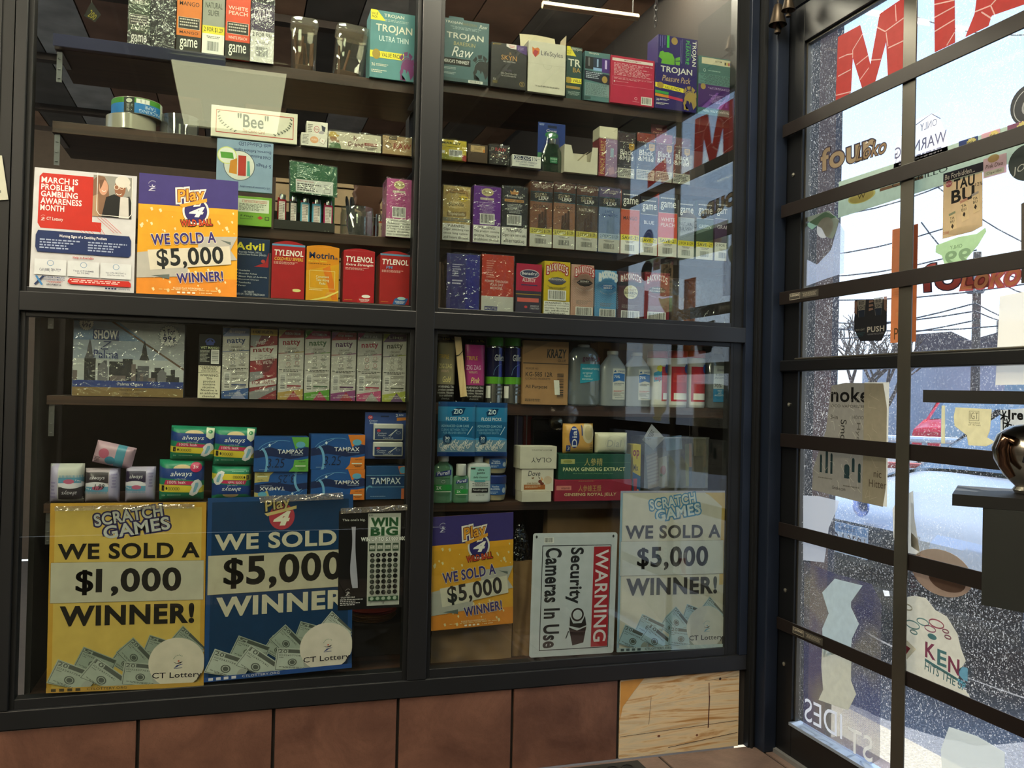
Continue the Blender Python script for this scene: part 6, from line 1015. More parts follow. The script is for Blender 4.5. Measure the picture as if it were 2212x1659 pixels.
# ---- lower left pane, upper shelf
def palma(g):
    g.r(0, 0, 1, .25, '7a98bc'); g.r(0, .25, 1, .5, 'a8b4c4'); g.r(0, .5, 1, .78, 'c4c8c8'); g.p([(.4, 0), (1, 0), (1, .62)], 'b4b8bc'); g.p([(.33, 0), (.36, 0), (1, .60), (1, .63)], '6a5040')
    sk = '2a2a30'; gy = '5a5a62'; br_ = '6e6262'
    for u0, u1, v in ((.10, .20, .49), (.22, .25, .56), (.27, .30, .52), (.32, .44, .53), (.44, .53, .49), (.56, .58, .62), (.575, .68, .58), (.70, .78, .66), (.73, .82, .60), (.83, .88, .7), (.88, .92, .62), (.91, .96, .72)): g.r(u0, v, u1, .80, sk if int(u0 * 100) % 3 else gy)
    for u0, u1, v in ((.0, .04, .66), (.25, .27, .6), (.33, .47, .72), (.52, .56, .56), (.6, .63, .68), (.67, .74, .74), (.78, .84, .66)): g.r(u0, v, u1, .8, br_)
    for u in (.145, .635): g.p([(u - .045, .5), (u - .025, .42), (u - .02, .36), (u - .012, .3), (u, .23), (u + .012, .3), (u + .02, .36), (u + .025, .42), (u + .045, .5)], gy if u < .3 else sk)
    [g.r(.11 + .018 * k, .52, .115 + .018 * k, .78, '1a1a20') for k in range(5)]; g.p([(.22, .6), (.27, .53), (.31, .62), (.31, .79), (.22, .79)], '74747a'); g.p([(.76, .68), (.80, .6), (.84, .68), (.84, .8), (.76, .8)], '74747a')
    g.r(0, .79, 1, .88, '1f3a86'); g.t('Palma Cigars', .40, .81, .63, .865, 'd8d8d8', b=.02); g.r(0, .88, 1, 1, '8a7040'); g.t('Natural Leaf Wrapper', .42, .895, .66, .93, '3a2c18'); g.t('15 POUCH BOX', .44, .95, .6, .975, '3a2c18')
    g.p([(.17, .10), (.40, .12), (.40, .25), (.17, .24)], '1e3a6e'); g.t('SHOW', .18, .115, .39, .235, 'dcdcdc', b=.06); g.t('Z', .23, .26, .34, .37, '2a3a78', sh=.4, b=-.01); g.t('Palma', .18, .38, .40, .49, '2a3a78', b=.0)
    for cu, cv, r, s1, s2 in ((.86, .16, .105, '2 For', '99¢'), (.11, .03, .07, '2 For', '99¢')): g.e(cu, cv, r, r * 1.5, '2a3a68', 44, star=.16); g.e(cu, cv, r * .96, r * 1.44, 'd8d8d4', 44, star=.17); g.t(s1, cu - r * .55, cv - r * .9, cu + r * .5, cv - r * .1, '1e2a58', b=.03, rot=-8); g.t(s2, cu - r * .55, cv, cu + r * .6, cv + r * .95, '1e2a58', b=.05, rot=-8)
carton('cigar_display_box', 'large wrapped box with a city skyline on the lower left shelf', 'box', 157, 398, 697, 'L1', 'a8b4c4', palma, d=.08, wrap=1, Y=.06)
carton('cigarillo_box', 'narrow black box with white warning panel beside the skyline box', 'box', 428, 477, 722, 'L1', '17171a', lambda g: [g.arc(.5, .13, .2, .06, 180, 360, .003, '3a4a8a'), g.p([(.3, .1), (.4, .12), (.5, .08), (.6, .12), (.7, .1), (.66, .17), (.34, .17)], '3a4a8a'), g.t('WET MANGO', .08, .19, .92, .23, 'c8d0a0', b=.03), g.bars(.06, .25, .5, .44, 9, 'b0b0a8', al=1), g.bc(.56, .24, .92, .46, vert=1), warn(g, .49, '', v1=.6) if 0 else g.r(0, .49, 1, .6, 'd8d0b8'), g.bars(.06, .50, .94, .59, 5, '4a463c'), g.r(0, .605, 1, 1, 'd8d0b8'), g.t('WARNING:\nThis\nproduct\ncontains\nnicotine.\nNicotine is\nan addictive\nchemical.', .08, .625, .92, .985, '1c1a18', b=.03)], d=.07, Y=.05)
def natty(c1, c2, top, sub='ORGANIC\nHEMP WRAPS', tc=None, l2=None):
    tc = tc or c1
    def a(g):
        g.r(0, 0, 1, 1, 'c8c4bc'); g.p([(0, 0), (.3, 0), (.02, .11), (0, .11)], c1); g.p([(.3, 0), (1, 0), (1, .10), (.0, .125), (.02, .11)], c2 if l2 is None else l2); g.t(top, .25, .035, .85, .07, 'e8e4e0')
        g.t('natty', .16, .14, .86, .235, tc, b=.05, rot=-4); g.t(sub, .26, .25, .82, .325, '6a6864', rot=-4)
        g.p([(.0, .335), (.35, .325), (.35, .335), (0, .345)], c2); g.p([(.35, .325), (.62, .315), (.62, .325), (.35, .335)], '8a8a88'); g.p([(.62, .315), (1, .3), (1, .31), (.62, .325)], c1)
        for u, v in ((.4, .37), (.74, .35), (.4, .47), (.74, .45)): g.arc(u, v + .02, .07, .028, 0, 360, .0006, tc, 16); g.bars(u - .12, v + .055, u + .12, v + .085, 2, '7a7874')
        g.bars(.04, .565, .96, .605, 2, '4a4844'); g.bc(.08, .63, .3, .86, vert=1); g.bars(.36, .62, .94, .67, 3, '8a8680', al=1); g.fr(.36, .7, .92, .755, .0005, '8a8680'); g.bars(.4, .71, .9, .75, 2, '8a8680'); g.r(.36, .79, .92, .81, tc); g.bars(.36, .825, .9, .84, 1, tc)
        g.p([(0, .90), (1, .84), (1, 1), (0, 1)], c1); g.p([(.35, 1), (.62, .87), (.92, 1)], c2); g.t('SLOW BURNING\nNO TOBACCO · NO NICOTINE', .1, .91, .9, .96, 'd8d4d0', rot=-4)
    return a
GN = 'tall wrapped boxes in a row on the lower left shelf'
for a, b_, y, c1, c2, top, sub, tc, lab in ((479.5, 538, 709, '2c5490', '8890b8', 'BLUEBERRY', 'ORGANIC\nHEMP WRAPS', '3a4a78', 'blue topped tall wrap box beside the black warning box'), (600.5, 656, 713, 'b89850', 'a03038', 'FUSION CREAM', 'ORGANIC\nHEMP WRAPS', '9a2a38', 'tan topped tall wrap box right of the all-red one'), (657.5, 713, 715, '5a9a30', 'a83058', 'WATERMELON', 'ORGANIC\nHEMP WRAPS', '4a6a4a', 'green topped tall wrap box'), (715, 769, 718, '8a3a78', 'a02a3a', 'GOJI BERRY', 'ORGANIC\nGOJI WRAPS', '5a2a58', 'purple topped tall wrap box'), (771, 824, 720, 'b84a78', '9a9690', 'PETAL', 'NATURAL\nPETAL WRAPS', 'a82a48', 'pink topped tall wrap box'), (826.5, 877, 722, 'a8b048', '6a4a78', 'LIME', 'ORGANIC\nHEMP WRAPS', '5a5a50', 'lime topped tall wrap box at the end of the row')):
    carton('wrap_box', lab, 'box', a, b_, y, 'L1', 'c8c4bc', natty(c1, c2, top, sub, tc), d=.07, wrap=2 if a > 650 else 1, group=GN, Y=.05)
carton('wrap_box', 'red and grey patterned tall box with yellow top band', 'box', 539.5, 598.5, 711, 'L1', '8a2430', lambda g: [g.r(0, 0, 1, .09, 'd0a838'), g.t('4 HEMP WRAPS 99¢', .08, .02, .84, .075, '4a3a20', b=.02), g.p([(0, .09), (.4, .09), (.2, .26), (0, .24)], '8a8a8c'), g.p([(.4, .09), (.75, .09), (.55, .2), (.3, .22)], '6a3a48'), g.t('SWEET', .2, .17, .56, .22, 'd8ccc8', rot=-4), g.p([(0, .27), (1, .22), (1, .41), (0, .46)], 'd0ccc4'), g.t('natty', .1, .265, .88, .345, '8a2430', b=.05, rot=-4), g.t('ORGANIC\nHEMP WRAPS', .2, .36, .88, .43, '6a6864', rot=-4), g.p([(.05, .48), (.45, .44), (.4, .6), (0, .62)], '982834'), g.p([(.5, .44), (.95, .42), (.7, .6), (.45, .62)], '6a1c28'), g.t('FULL WIDTH', .22, .45, .82, .5, 'e0d0cc', rot=-4), g.p([(0, .62), (.45, .60), (.5, .68), (.3, .72), (0, .76)], '8a8a8c'), g.t('SWEET', .2, .66, .56, .7, 'd8ccc8', rot=-4), g.p([(0, .76), (1, .69), (1, .78), (0, .84)], 'd0ccc4'), g.t('4 HEMP WRAPS 99¢', .08, .73, .94, .80, '8a2430', b=.02, rot=-4), g.p([(0, .9), (1, .8), (1, .86), (.3, 1), (0, 1)], '8a8a8c'), g.t('SLOW BURNING', .2, .86, .7, .89, 'e0d8d4', rot=-4)], d=.07, wrap=1, group=GN, Y=.05)
b = MB(); a, c = W(879, 720, .05), W(889, 866, .05); b.box(a.x, a.x + .0015, .05, .15, SH['L1'] + .0005, a.z, glass(.12, 'eef2ee', .02, .03)); b.box(a.x + .0015, c.x, .05, .0515, SH['L1'] + .0005, a.z, glass(.12, 'eef2ee', .02, .03)); tag(b.build('acrylic_holder', base=(a.x, .05, SH['L1'])), 'clear acrylic end holder right of the lime topped box', 'holder')
# ---- lower left pane, hygiene shelf
def always(g):
    g.r(0, 0, 1, 1, '1f7a5c'); g.p([(0, .14), (.15, .2), (.85, .2), (1, .14), (1, .5), (0, .42)], '1c3c80'); g.e(.52, .2, .2, .09, 'c8b088', 20, 180, 360); g.t('always', .26, .26, .74, .42, 'e8e8ec', b=.0, sh=.25); g.t('ULTRA THIN', .36, .435, .6, .465, 'b8c0d8')
    g.p([(0, .46), (1, .5), (1, .72), (0, .76)], '1f7a5c'); g.p([(.16, .47), (.92, .52), (.92, .60), (.12, .58)], 'b82a58'); g.t('100% leak', .2, .49, .6, .56, 'ecd0d8', b=.01); g.p([(0, .58), (1, .62), (1, .78), (0, .75)], 'd0bc3c'); g.t('1', .07, .60, .13, .73, '1c1c1c', b=.06); g.e(.18, .67, .02, .035, '1c1c1c')
    for k in range(5): g.arc(.235 + .052 * k, .68, .022, .035, 0, 360, .0008, '3a3a2a', 10)
    g.p([(.8, .48), (.88, .46), (.94, .52), (.97, .62), (.9, .7), (.86, .8), (.76, .86), (.68, .82), (.70, .74), (.74, .66), (.72, .58)], 'd8d4d8'); g.p([(.82, .54), (.88, .54), (.88, .62), (.82, .76), (.76, .78), (.78, .68)], '7aa8c0'); g.t('10', .08, .82, .14, .86, 'b8d8c8'); g.bars(.2, .82, .5, .86, 1, '8ac0a8')
def alw2(g): always(g); g.p([(.78, .02), (.96, .04), (.95, .3), (.87, .36), (.78, .28)], 'd4d8c0'); g.e(.87, .14, .05, .05, '3a8a5a')
def alw3(g): always(g); g.e(.82, .17, .13, .12, 'b82a58'); g.t('3x', .76, .12, .88, .2, 'ecd8dc', b=.02)
def flipart(art):
    def a(g):
        f0 = g.f; g.f = lambda u, v, l: f0(1 - u, 1 - v, l); art(g); g.f = f0
    return a
GA = 'green and blue pad packs on the hygiene shelf'
def edge(e_, x0, x1, z0, z1, Y, f): MB().add([], [], WH) if 0 else None
zl = SH['L2'] + .0006
_, q1 = pouch('pad_pack', 'green pad pack with pink 3x badge at the foot of the first green pile', 'pack', 342, 440, 994, zl, '1f7a5c', alw3, d=.06, group=GA, Y=.05)
pouch('pad_pack', 'green pad pack lying on top of the first green pile', 'pack', 367, 466, 921, q1[3] - .004, '1f7a5c', alw2, d=.055, group=GA, tilt=1.5, Y=.055)
_, q2 = pouch('pad_pack', 'upside-down green pad pack under the second green pile', 'pack', 457, 543, 1006, zl, '1f7a5c', flipart(always), d=.06, group=GA, Y=.05)
pouch('pad_pack', 'upright green pad pack on top of the second green pile', 'pack', 460, 553, 923, q2[3] - .003, '1f7a5c', alw2, d=.055, group=GA, tilt=1, Y=.052)
def lil(body, dark, flip=0):
    def a(g):
        g.r(0, .0, .72, 1, body); g.r(.72, 0, 1, 1, 'a8a0c0'); g.r(0, .1, .7, .42, dark); g.e(.35, .11, .35, .06, body, 20, 180, 360); g.t('always', .16, .2, .6, .34, 'c8c4d0', b=0, sh=.25); g.e(.35, .5, .36, .12, 'd0ccd8'); g.r(0, .52, .7, .66, '5a90b0'); g.e(.4, .56, .16, .06, 'b05a7a'); [g.r(.02 + .04 * k, .64, .035 + .04 * k, .72, '5a90b0') for k in range(17)]; g.bars(.78, .15, .94, .6, 5, '8a80a8')
    return flipart(a) if flip else a
GL = 'white and lilac pad packs on the hygiene shelf'
pouch('pad_pack', 'white pad pack upside down at the far end of the shelf', 'pack', 103, 178, 1003, zl, 'b4b4b0', lil('b4b4b0', '2e2830', 1), d=.06, group=GL, Y=.05)
_, q3 = pouch('pad_pack', 'lilac pad pack with handwritten 1.99 under the leaning pink pack', 'pack', 180, 256, 1013, zl, 'a89aa4', lambda g: [lil('a89aa4', '302830')(g), g.t('1.99', .3, .44, .6, .6, '1a1418', sh=.3)], d=.06, group=GL, Y=.05)
pouch('pad_pack', 'lilac and violet pad pack right of the handwritten one', 'pack', 268, 334, 1010, zl, 'a8a0b8', lil('a8a0b8', '241a3a'), d=.06, group=GL, Y=.05)
pouch('pad_pack', 'pink pad pack leaning on top of the lilac ones', 'pack', 200, 288, 960, q3[3] + .004, 'b494a4', lambda g: [g.r(.55, 0, .78, 1, '4a88a0'), g.e(.26, .48, .13, .22, 'b05a74'), g.e(.45, .74, .13, .18, '3a7a98'), g.bars(.04, .68, .2, .92, 4, '2a2228')], d=.055, tilt=13, group=GL, Y=.056)
def tamp(c, sub, hand=0):
    def a(g):
        g.r(0, 0, 1, 1, '1c4c8c'); g.p([(0, .4), (.3, .3), (.62, .42), (1, .28), (1, .55), (.66, .64), (.3, .55), (0, .62)], '14244e'); g.arc(.12, .75, .12, .42, -80, 80, .006, '6aa0c8', 14); g.e(.28, .24, .02, .04, 'd8e4ec'); g.ln(.1, .4, .42, .12, .001, '8ab0d0'); g.arc(.5, .5, .45, .4, 200, 290, .0012, '5a90c0')
        g.p([(.68, 0), (1, 0), (1, .3), (.86, .24), (.76, .36)], c); g.e(.85, .22, .085, .09, '5a9ab8'); g.p([(.86, .66), (1, .62), (1, 1), (.64, 1), (.72, .86), (.74, .66)], c)
        g.t('TAMPAX', .43, .36, .9, .48, 'dcdce0', b=.02); g.bars(.68, .51, .9, .54, 1, 'a8b8d0'); g.t(sub, .82, .69, .95, .74, '2a3a2a'); g.r(.76, .82, .95, .85, 'c8d0c0'); g.bars(.8, .88, .95, .95, 2, '2a3a2a'); g.bars(.1, .93, .28, .96, 1, '8aa8c8')
        if hand: g.t('3.25', .24, .62, .56, .88, '141c38', b=-.01, sh=.15)
    return a
GT = 'blue tampon boxes stacked on the hygiene shelf'
_, q4 = carton('tampon_box', 'blue and cream box upside down under the green-cornered one', 'box', 549, 664, 1019, 'L2', '1c4c8c', flipart(tamp('b0a468', 'regular', 1)), d=.075, group=GT, Y=.054)
carton('tampon_box', 'blue box with green corners and handwritten 3.25', 'box', 548, 667, 944, None, '1c4c8c', tamp('5a9a44', 'super', 1), d=.08, group=GT, z0=q4[3], Y=.05)
_, q5 = carton('tampon_box', 'lower blue box with orange corners', 'box', 671, 788, 1014, 'L2', '1c4c8c', tamp('c8702a', 'super plus'), d=.08, group=GT, Y=.05)
carton('tampon_box', 'upper blue box with orange corners and handwritten price', 'box', 671, 788.5, 939, None, '1c4c8c', tamp('cc742a', 'super plus', 1), d=.08, group=GT, z0=q5[3], Y=.05)
carton('tampon_box', 'darker blue box with a central title band beside the mullion', 'box', 790, 876, 1007, 'L2', '1c4470', lambda g: [g.r(0, .28, 1, .62, '16365e'), g.r(0, .27, 1, .285, '6a98b8'), g.r(0, .62, 1, .635, '6a98b8'), g.t('TAMPAX', .12, .35, .88, .54, 'c0c8d0', b=.02), g.p([(.8, 0), (1, 0), (1, .24), (.86, .24)], 'b0603a'), g.e(.93, .12, .09, .1, '4a8aa8'), g.r(.9, .68, 1, 1, 'b0603a'), g.bars(.12, .9, .5, .94, 1, '8aa0b8'), g.arc(.1, .9, .12, .3, 180, 300, .004, '5a90b0')], d=.08, Y=.054, group=GT)
def swabs(e_, x0, x1, z0, z1, Y):
    h = z1 - z0; w = x1 - x0
    for k, (v0, v1) in enumerate(((.06, .37), (.40, .76))):
        b = MB(); b.box(x0 + w * .2, x0 + w * .92, Y - .012, Y - .0003, z0 + h * v0, z0 + h * v1, mat('b8b8b4', .3), .003)
        g = planeG(b, (x0 + w * .23, Y - .0121, z0 + h * (v1 - .1)), (w * .66, 0, 0), (0, 0, -h * (v1 - v0 - .13)), (0, -1, 0)); g.r(0, 0, 1, 1, '26385e').e(.14, .2, .07, .12, 'a83040').t('Cotton\nSwabs', .08, .36, .42, .72, 'b8bcc8', sh=.3).ln(.5, .7, .82, .1, .0014, 'c8c8c4').ln(.56, .74, .78, .08, .0014, 'c8c8c4').arc(.86, .4, .08, .12, 0, 360, .0006, 'b8bcc8', 14).t('Travel Pack', .3, .82, .68, .95, 'c8ccd4'); b.build('swab_case', e_)
carton('swab_card', 'blue blister card holding two cotton swab cases', 'pack', 787, 877, 891, None, '30467e', lambda g: [g.e(.13, .11, .06, .045, 'a82838'), g.t('CVP', .09, .09, .17, .13, 'd8d0d8'), g.t('Cotton\nSwabs', .1, .16, .3, .25, 'c8cce0', sh=.3), g.r(.38, .07, .58, .1, '1a2444'), g.t('2', .74, .03, .8, .09, 'd8dce8', b=.02), g.bars(.82, .035, .94, .08, 2, 'd8dce8', al=1), g.p([(.77, .11), (1, .1), (1, .16), (.77, .18)], 'c07a3a')], d=.0012, Y=.066, z0=SH['L2'] + .135 - .03, extra=swabs)

# ---- posters and flyers hung in the window
def money(g, u, v, w, h, ang, amt, c='a4aea2', dk='4a504a', nb='IO32437754C'):
    f0 = g.f; ca, sa = cos(radians(ang)), sin(radians(ang)); W_, H_ = g.w, g.h; ww, hh = w * W_, h * W_; w0, h0 = g.w, g.h
    g.f = lambda a, b, l: f0(u + ((a - .5) * ww * ca - (b - .5) * hh * sa) / W_, v + ((a - .5) * ww * sa + (b - .5) * hh * ca) / H_, l); g.w, g.h = ww, hh
    g.r(0, 0, 1, 1, c); g.fr(.03, .04, .97, .96, .0012, dk); g.r(.3, .06, .95, .2, dk); g.t(amt, .05, .06, .28, .22, dk, b=.03); g.t(nb, .08, .27, .7, .34, dk); g.bars(.08, .39, .2, .44, 1, dk); g.e(.45, .6, .12, .16, dk, 18); g.e(.45, .6, .09, .12, c, 18); g.e(.45, .6, .07, .095, dk, 18); g.bars(.12, .8, .8, .88, 2, dk); g.e(.95, .6, .2, .3, '8a9088', 16, 90, 270)
    g.f = f0; g.w, g.h = w0, h0
def lott(g, u, v, s, c1, c2, c3, lt, lc):
    A = g.w / g.h; P = lambda x, y: (u + s * x, v + s * y * A)
    for k in range(7): t = radians(205 + 17 * k); q = P(.42 * cos(t), .46 * sin(t) - .05); r2 = P(.42 * cos(t) + .07, .46 * sin(t) - .11); g.ln(*q, *r2, s * g.w * .035, c1)
    g.e(*P(.02, -.06), s * .07, s * .07 * A, c2); g.p([P(-.38, .02), P(-.1, .10), P(.3, -.02), P(.36, -.06), P(.2, .12), P(0, .16), P(-.2, .12)], lc); g.p([P(-.34, .5), P(-.1, .26), P(.2, .2), P(.4, .2), P(.1, .28), P(-.1, .42)], c3); g.p([P(-.34, .5), P(.3, .48), P(.3, .52), P(-.34, .54)], c3)
    if lt: g.t('CT Lottery', *P(-.86, .72), *P(.86, 1.1), lc, b=.01)
def scratch(bodyc, edgec, tc, panel, logo, lc, amt, bill, ball, bot, botc, foot, lcol, play=0):
    def a(g):
        if edgec: g.r(0, 0, 1, .025, edgec); g.r(0, 0, .03, 1, edgec); g.r(.97, 0, 1, 1, edgec)
        if play:
            g.e(.50, .115, .088, .073, 'a83a48', 32); g.t('4', .44, .085, .56, .165, 'd8d4c0', b=.1, sh=.25); g.t('Play', .38, .01, .56, .09, 'c8b478', b=.03, sh=.15, ol='2a2420', ow=.05, rot=-12); g.p([(.38, .095), (.6, .055), (.6, .072), (.4, .11)], 'c8b478')
        else:
            for c_ in (0, 1):
                for s, u0, v0, u1, v1 in (('SCRATCH', .27, .035, .71, .100), ('GAMES', .33, .100, .76, .17)):
                    g.t(s, u0, v0, u1, v1, lc, b=.05, rot=-9, ol=None if c_ else logo, ow=.09)
        g.t('WE SOLD A', .05, .215 if not play else .20, .96 if not play else 1.08, .30 if not play else .29, tc, b=.06)
        g.r(.01, .315 if not play else .315, .99, .53, panel); g.fr(.01, .315, .99, .53, .0006, '6a6458')
        g.t(amt, .17 if not play else .12, .35 if not play else .325, .84 if not play else .93, .50 if not play else .515, '1e1b19', b=.06)
        g.t('WINNER!', .07, .545, .93 if not play else 1.0, .655, tc, b=.08)
        for u, v, w_, ang, am in ((.50, .86, .2, 35, '10'), (.30, .855, .24, 25, '5'), (.72, .79, .22, 20, '5'), (.56, .83, .24, 48, '20'), (.9, .77, .24, 40, '20'), (.16, .93, .28, 24, '20'), (.36, .94, .28, 38, '10'), (.6, .925, .26, 8, '20')): money(g, u, v, w_, w_ * .62, ang, am, bill)
        g.e(.82, .865, .185, .135, ball, 40); lott(g, .83, .86, .085, '3a6a5a' if not lcol else lcol, 'b05a48' if not lcol else lcol, '34406e' if not lcol else lcol, 0, '26242a'); g.t('CT Lottery', .66, .915, .985, .955, '26242a', b=.02)
        g.r(0, .975, 1, 1, bot); [g.r(.03 + .05 * k, .98, .06 + .05 * k, .995, botc) for k in range(4)]; g.t('CTLOTTERY.ORG', .25, .98, .5, .993, botc)
    return a
PG = 'winner posters in the display window'
# poster corners continue only as far as the glass reaches
sheet('winner_poster', 'yellow scratch games poster for a $1,000 winner', 'poster', (109, 1087), (446, 1085), (440, 1482), (100, 1496), .0200, mat('c8aa58', .3), scratch('c8aa58', 'bf9238', '1c1814', 'b8b2a2', '2a2450', 'b8b8b4', '$1,000', '8f998e', 'b4b0a0', 'a0803a', '3a3424', 0, None), pl=None)
sheet('winner_poster', 'dark blue poster for a $5,000 winner beside the yellow one', 'poster', (449, 1076), (763, 1067.5), (759.5, 1441), (440, 1473), .0196, mat('123458', .3), scratch('123458', '1c4478', 'c4bca8', 'b8b09c', None, None, '$5,000', '9aa49a', 'b8b4a8', '1f4078', 'b8b8c0', 0, None, play=1))
def winbig(g):
    g.t("This one's big.", .05, .08, .38, .11, 'd8d8d4', b=.02); g.r(.42, .03, .90, .97, 'b4b4ae'); g.t('$30', .43, .04, .49, .06, '2a2a2a'); g.r(.44, .07, .88, .25, 'd0d0c8'); g.t('WIN', .46, .075, .86, .165, '24502e', b=.08, ol='8a9a8a', ow=.03); g.t('BIG', .46, .17, .86, .26, '24502e', b=.08, ol='8a9a8a', ow=.03)
    g.t('WIN UP TO $3,000,000!', .32, .27, .99, .32, 'f0f0ec', b=.06, ol='141414', ow=.05)
    for k in range(4): g.r(.44 + .115 * k, .335, .53 + .115 * k, .415, '3a4a3c'); g.r(.45 + .115 * k, .355, .52 + .115 * k, .395, 'd0d0c8'); g.t('FAST\nWIN', .455 + .115 * k, .357, .515 + .115 * k, .393, '1c241c', b=.03)
    for i in range(8):
        for k in range(5): g.e(.49 + .085 * k, .455 + .054 * i, .034, .022, '18181a', 16); g.l -= 1; g.e(.49 + .085 * k, .455 + .054 * i, .026, .017, '50584e' if i else 'd8d8d0', 14) if i else g.e(.49 + .085 * k, .455 + .054 * i, .012, .008, 'd8d8d0', 6, star=.5); g.l -= 0
    g.r(.44, .875, .88, .92, '24402a'); [g.e(.49 + .085 * k, .897, .028, .018, '8a9a8a', 12) for k in range(5)]; g.t('T', .63, .93, .69, .955, '4a4a48')
    rn = random.Random(4); pts = [(.20 + .02 * sin(6 * t) + .03 * t, .16 + .62 * t) for t in [i / 14 for i in range(15)]]; g.p([(x - .02 - .02 * sin(i * .23), y) for i, (x, y) in enumerate(pts)] + [(x + .04 - .03 * sin(i * .4), y) for i, (x, y) in reversed(list(enumerate(pts)))], '8a8c98'); lott(g, .14, .82, .09, 'c8c8c8', 'c8c8c8', 'c8c8c8', 0, 'c8c8c8'); g.t('CTLOTTERY.ORG', .04, .865, .24, .88, 'c8c8c8'); g.bars(.03, .89, .36, .96, 4, 'b0b0b0', al=1)
sheet('ticket_poster', 'black scratch ticket poster overlapping the blue winner poster', 'poster', (732.5, 1104), (881, 1101.5), (876, 1311), (729.5, 1318.5), .0188, mat('141316', .3), winbig)
def play4(g):
    g.r(0, 0, 1, .25, '3c3470'); g.p([(0, .255), (1, .21), (1, .3), (0, .3)], 'd89c2c'); g.p([(0, .0), (1, 0), (1, .245), (0, .255)], '3c3470'); g.r(0, .85, 1, 1, 'd0822c')
    rn = random.Random(8)
    for k in range(46):
        u, v = rn.uniform(.03, .97), rn.choice((rn.uniform(.27, .47), rn.uniform(.76, .97))); s = rn.uniform(.006, .02); g.p([(u - s, v - s * .6), (u + s * .4, v - s), (u + s, v + s * .3), (u, v + s)], 'd8cca0'); g.l -= 1
    g.l += 1; lott(g, .13, .10, .10, 'd8d8e8', 'd8d8e8', 'd8d8e8', 0, 'd8d8e8')
    g.e(.57, .285, .135, .115, 'd8d4cc', 36); g.e(.57, .285, .115, .1, '302a66', 36); g.t('4', .50, .245, .66, .335, 'e8e4dc', b=.08, sh=.3); g.t('Play', .38, .10, .66, .23, 'd89834', b=.05, sh=.15, ol='e8e0d4', ow=.12, rot=-10); g.t('Play', .38, .10, .66, .23, 'd89834', b=.04, sh=.15, ol='6a2a20', ow=.04, rot=-10); g.p([(.40, .24), (.68, .17), (.68, .20), (.44, .262)], 'd89834')
    g.t('WILD BALL', .42, .355, .74, .41, 'c84a28', b=.05, ol='2a2018', ow=.06, rot=-6)
    g.p([(0, .66), (.5, .6), (.5, .84), (0, .87)], 'a8a69e'); g.p([(.6, .5), (1, .48), (.93, .6), (1, .68), (.6, .72)], 'a8a69e'); g.p([(.82, .515), (.93, .555), (.93, .53)], '5a6460'); g.p([(.14, .845), (.32, .83), (.32, .87)], '5a6460')
    g.t('WE SOLD A', .13, .475, .78, .57, '322a6a', b=.06, ol='d8d0c0', ow=.03, rot=-6); g.p([(.10, .635), (.92, .565), (.94, .72), (.13, .80)], 'c8c2b0'); g.t('$5,000', .19, .595, .86, .77, '1e2224', b=.05, rot=-6); g.t('WINNER!', .39, .80, .86, .885, '322a6a', b=.07, ol='d8d0c0', ow=.03, rot=-6)
    g.t('PLEASE PLAY RESPONSIBLY', .36, .935, .66, .95, 'e8d8b0'); g.bars(.22, .955, .8, .965, 1, 'e0c890'); [g.r(.40 + .05 * k, .972, .43 + .05 * k, .986, 'e8dcc8') for k in range(4)]; g.bars(.62, .975, .75, .985, 1, 'e8d8b0')
sheet('play_poster', 'purple and orange winner poster beside the awareness flyer', 'poster', (301, 373), (515, 392), (511, 642), (294, 633.5), .0098, mat('d0982c', .3), play4)
sheet('play_poster', 'purple and orange winner poster low in the right pane', 'poster', (933, 1117), (1109, 1106), (1108, 1346), (931, 1363), .0205, mat('d0982c', .3), play4)
